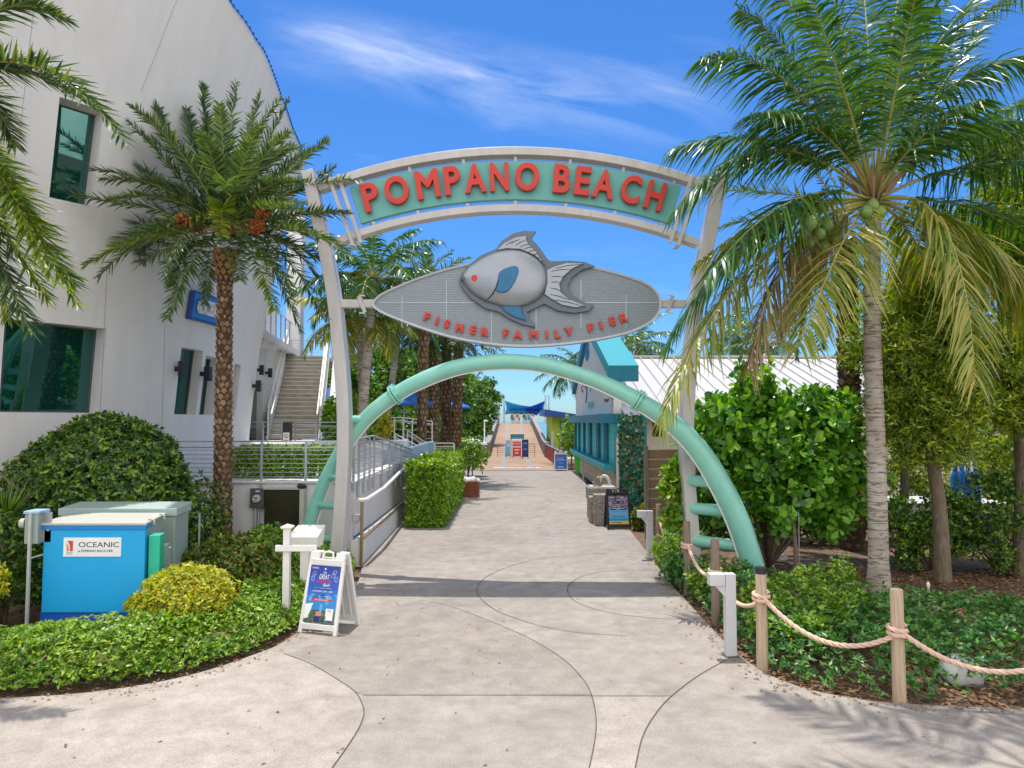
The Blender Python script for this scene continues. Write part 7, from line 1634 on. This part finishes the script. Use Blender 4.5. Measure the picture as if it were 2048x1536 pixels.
# parasols and deck furniture left of the pier
def parasol(px, py, Y, r, label):
    q = P(px, py, Y); t = thing('parasol', label, 'parasol', (q.x, Y, 0), 'blue beach parasols'); mb = MB(); mb.lathe((q.x, Y, q.z-.05), [(r, 0), (r, .1), (r*.55, .42), (.05, .75)], 8); mb.build('canopy', mk('parasol_cloth', (.015, .16, .62), .7, var=.3, scale=2.5), t)
    mb = MB(); mb.tube([(q.x, Y, 0), (q.x, Y, q.z+.7)], .035, 8); mb.build('pole', M['steel'], t, smooth=60)
parasol(808, 808, 33, 1.35, 'blue parasol showing under the pipe arch left flange'); parasol(665, 803, 31, .9, 'blue parasol behind the left gateway post'); parasol(905, 815, 52, 1.3, 'far blue parasol behind the date palm trunks')
cable_rail('deck_railing', 'white upright railing of the raised deck behind the ramp', [P(735, 905, 29), P(806, 905, 29), P(864, 908, 31)], 1.4, [0, .25, .5, .75, 1, 1.3, 1.7, 2], 5, M['white'], 'white railings of the raised deck')
cable_rail('stair_railing', 'white sloping stair railing beside the deck', [P(790, 868, 27)-Vector((0, 0, 1)), P(893, 925, 27)-Vector((0, 0, 1))], 1.0, [0, .5, 1], 5, M['white'], 'white railings of the raised deck')
cable_rail('stair_railing', 'second white sloping stair railing set further back', [P(815, 862, 29)-Vector((0, 0, 1)), P(905, 922, 29)-Vector((0, 0, 1))], 1.0, [0, .5, 1], 5, M['white'], 'white railings of the raised deck')
cable_rail('deck_railing', 'low white level railing beyond the clipped hedge', [P(838, 935, 27), P(908, 935, 27)], .9, [0, .45, 1], 5, M['white'], 'white railings of the raised deck')
dkb = MB(); a, b = P(700, 905, 30), P(866, 905, 30); dkb.bb((a.x, 29.6, -.05), (b.x, 34, P(700, 906, 29.5).z)); tag(dkb.build('raised_deck', M['stucco']), 'raised white deck behind the ramp carrying the white railings', 'deck')
q = P(838, 898, 25.8); bt = thing('covered_boat', 'pale blue covered dinghy lying beside the white stair railing', 'boat', (q.x, 25.8, 0))
mb = MB(); mb.add([(q.x-.55, 25.4, 1.05), (q.x+.35, 25.4, 1.05), (q.x+.45, 26.4, 1.05), (q.x-.75, 26.4, 1.05), (q.x-.62, 25.35, q.z-.05), (q.x+.36, 25.35, q.z+.28), (q.x+.48, 26.5, q.z+.28), (q.x-.8, 26.5, q.z-.05)], [(0, 3, 2, 1), (4, 5, 6, 7), (0, 1, 5, 4), (1, 2, 6, 5), (2, 3, 7, 6), (3, 0, 4, 7)]); mb.build('cover', mk('boat_cover', (.28, .42, .58), .7), bt, bev=.05); mb = MB(); mb.bb((q.x-.4, 25.6, 0), (q.x+.3, 26.2, 1.05)); mb.build('cradle', M['greymetal'], bt)
q = P(945, 884, 40); mb = MB(); ub = thing('white_canopy', 'small white canopy roof among the shrubs left of the pier', 'canopy', (q.x, 40, 0)); mb.lathe((q.x, 40, q.z-.15), [(.85, 0), (.8, .12), (.3, .3), (.05, .36)], 10); mb.build('canopy', M['white'], ub, smooth=40); mb = MB(); mb.tube([(q.x, 40, 0), (q.x, 40, q.z)], .04, 8); mb.build('pole', M['steel'], ub)
pl_ = thing('planter_box', 'rusty steel planter box with pale stones at the far end of the clipped hedge', 'planter', (-1.75, 29.3, 0))
mb = MB(); mb.bb((-2.2, 28.75, 0), (-1.35, 29.8, .62)); mb.build('box', M['rust'], pl_, bev=.01); mb = MB()
for k in range(14): mb.lathe((-2.1+.7*rng.uniform(), 28.85+.85*rng.uniform(), .58), [(.03, 0), (.12, .06), (.10, .16), (.02, .2)], 7)
mb.build('stones', M['rock'], pl_, smooth=60)
cable_rail('post_rail', 'grey post and rail edging the sandy strip left of the pier deck', [G(915, 975), G(905, 935), G(940, 915)], .95, [0, 1, 1.95], 2, M['wood_grey'])

# coconut palm outside the frame to the right, whose fronds throw their shade on the walkway corner
rng = np.random.default_rng(77); S3 = Vector((4.0, 8.7, 10.7))
ov = thing('coconut_palm', 'leaning coconut palm just outside the right edge, its fronds shading the walkway corner', 'palm tree', (8.8, 7.4, 0))
curved_trunk(ov, [(8.8, 7.4, -.1), (8.5, 7.5, 3.5), (7.3, 7.9, 7.0), tuple(S3)], [.24, .17, .15, .13], M['trunk_coco'], 12)
for S_, C_, T_ in auto_fronds(S3, 9, 3.4, rng, -.05, .8, .4): frond(ov, S_, Vector(C_), Vector(T_), 50, .8, .036, 'coco', rng, M['fr_coco'], .03, t0=.2)
# undergrowth closing the view under the right-hand trees
rng = np.random.default_rng(99)
for i, (px, Y, z, rad, n, m, lab) in enumerate(((1930, 20.6, 1.6, (2.6, .9, 1.6), 190, 'lf_tree', 'olive hedge mass behind the pale trailer'), (1640, 18.6, .9, (1.9, .8, .9), 130, 'lf_dark', 'dark undergrowth behind the round-leaved shrub'), (1440, 18.2, .7, (.8, .6, .7), 60, 'lf_dark', 'dark undergrowth seen through the ladder of the pipe arch'), (2090, 16.6, 2.2, (1.3, .9, 2.2), 150, 'lf_tree', 'olive foliage at the right edge beyond the gas cylinders'))):
    u = (px-1024)/FPX; t = thing('hedge_shrub', lab, 'shrub', (u*Y, Y, 0)); p, d, cc = clump_pts((u*Y, Y, z), rad, n, .36, 16, rng, 190+i, -.9, .1, .5); ok = p[:, 2] > .03; leaves('foliage', p[ok], d[ok], 4, .13, M[m], rng, 'oval', .45, t); stems('stems', (u*Y, Y, -.05), [tuple(c) for c in cc[::12]], .03, M['bark'], t, rng)

# dry bits blown over the concrete
rng = np.random.default_rng(7); n = 420; y = rng.uniform(6, 30, n)**1.0; x = rng.uniform(-4.6, 5.2, n); k_ = rng.integers(0, len(rep)-1, 330); u_ = rng.uniform(0, 1, 330)[:, None]; ed = np.array(rep)[k_]*(1-u_)+np.array(rep)[k_+1]*u_-np.abs(rng.normal(size=(330, 1)))*np.array([[.16, .10]]); k_ = rng.integers(0, len(lep)-1, 200); u_ = rng.uniform(0, 1, 200)[:, None]; el = np.array(lep)[k_]*(1-u_)+np.array(lep)[k_+1]*u_+np.abs(rng.normal(size=(200, 1)))*np.array([[.10, -.12]]); x = np.concatenate([x, ed[:, 0], el[:, 0]]); y = np.concatenate([y, ed[:, 1], el[:, 1]]); ok = inpoly(x, y, [(p.x, p.y) for p in walk]); x, y = x[ok], y[ok]
lv = leaves('blown_leaves', np.stack([x, y, np.full(len(x), .010)], 1), np.tile([0, 0, 1.0], (len(x), 1)), 1, .05, M['litter'], rng, 'oval', .1, None, up=1.5, rnd=.12); tag(lv, 'few dry leaf bits blown over the concrete walkway', 'leaf litter', None, 'stuff')
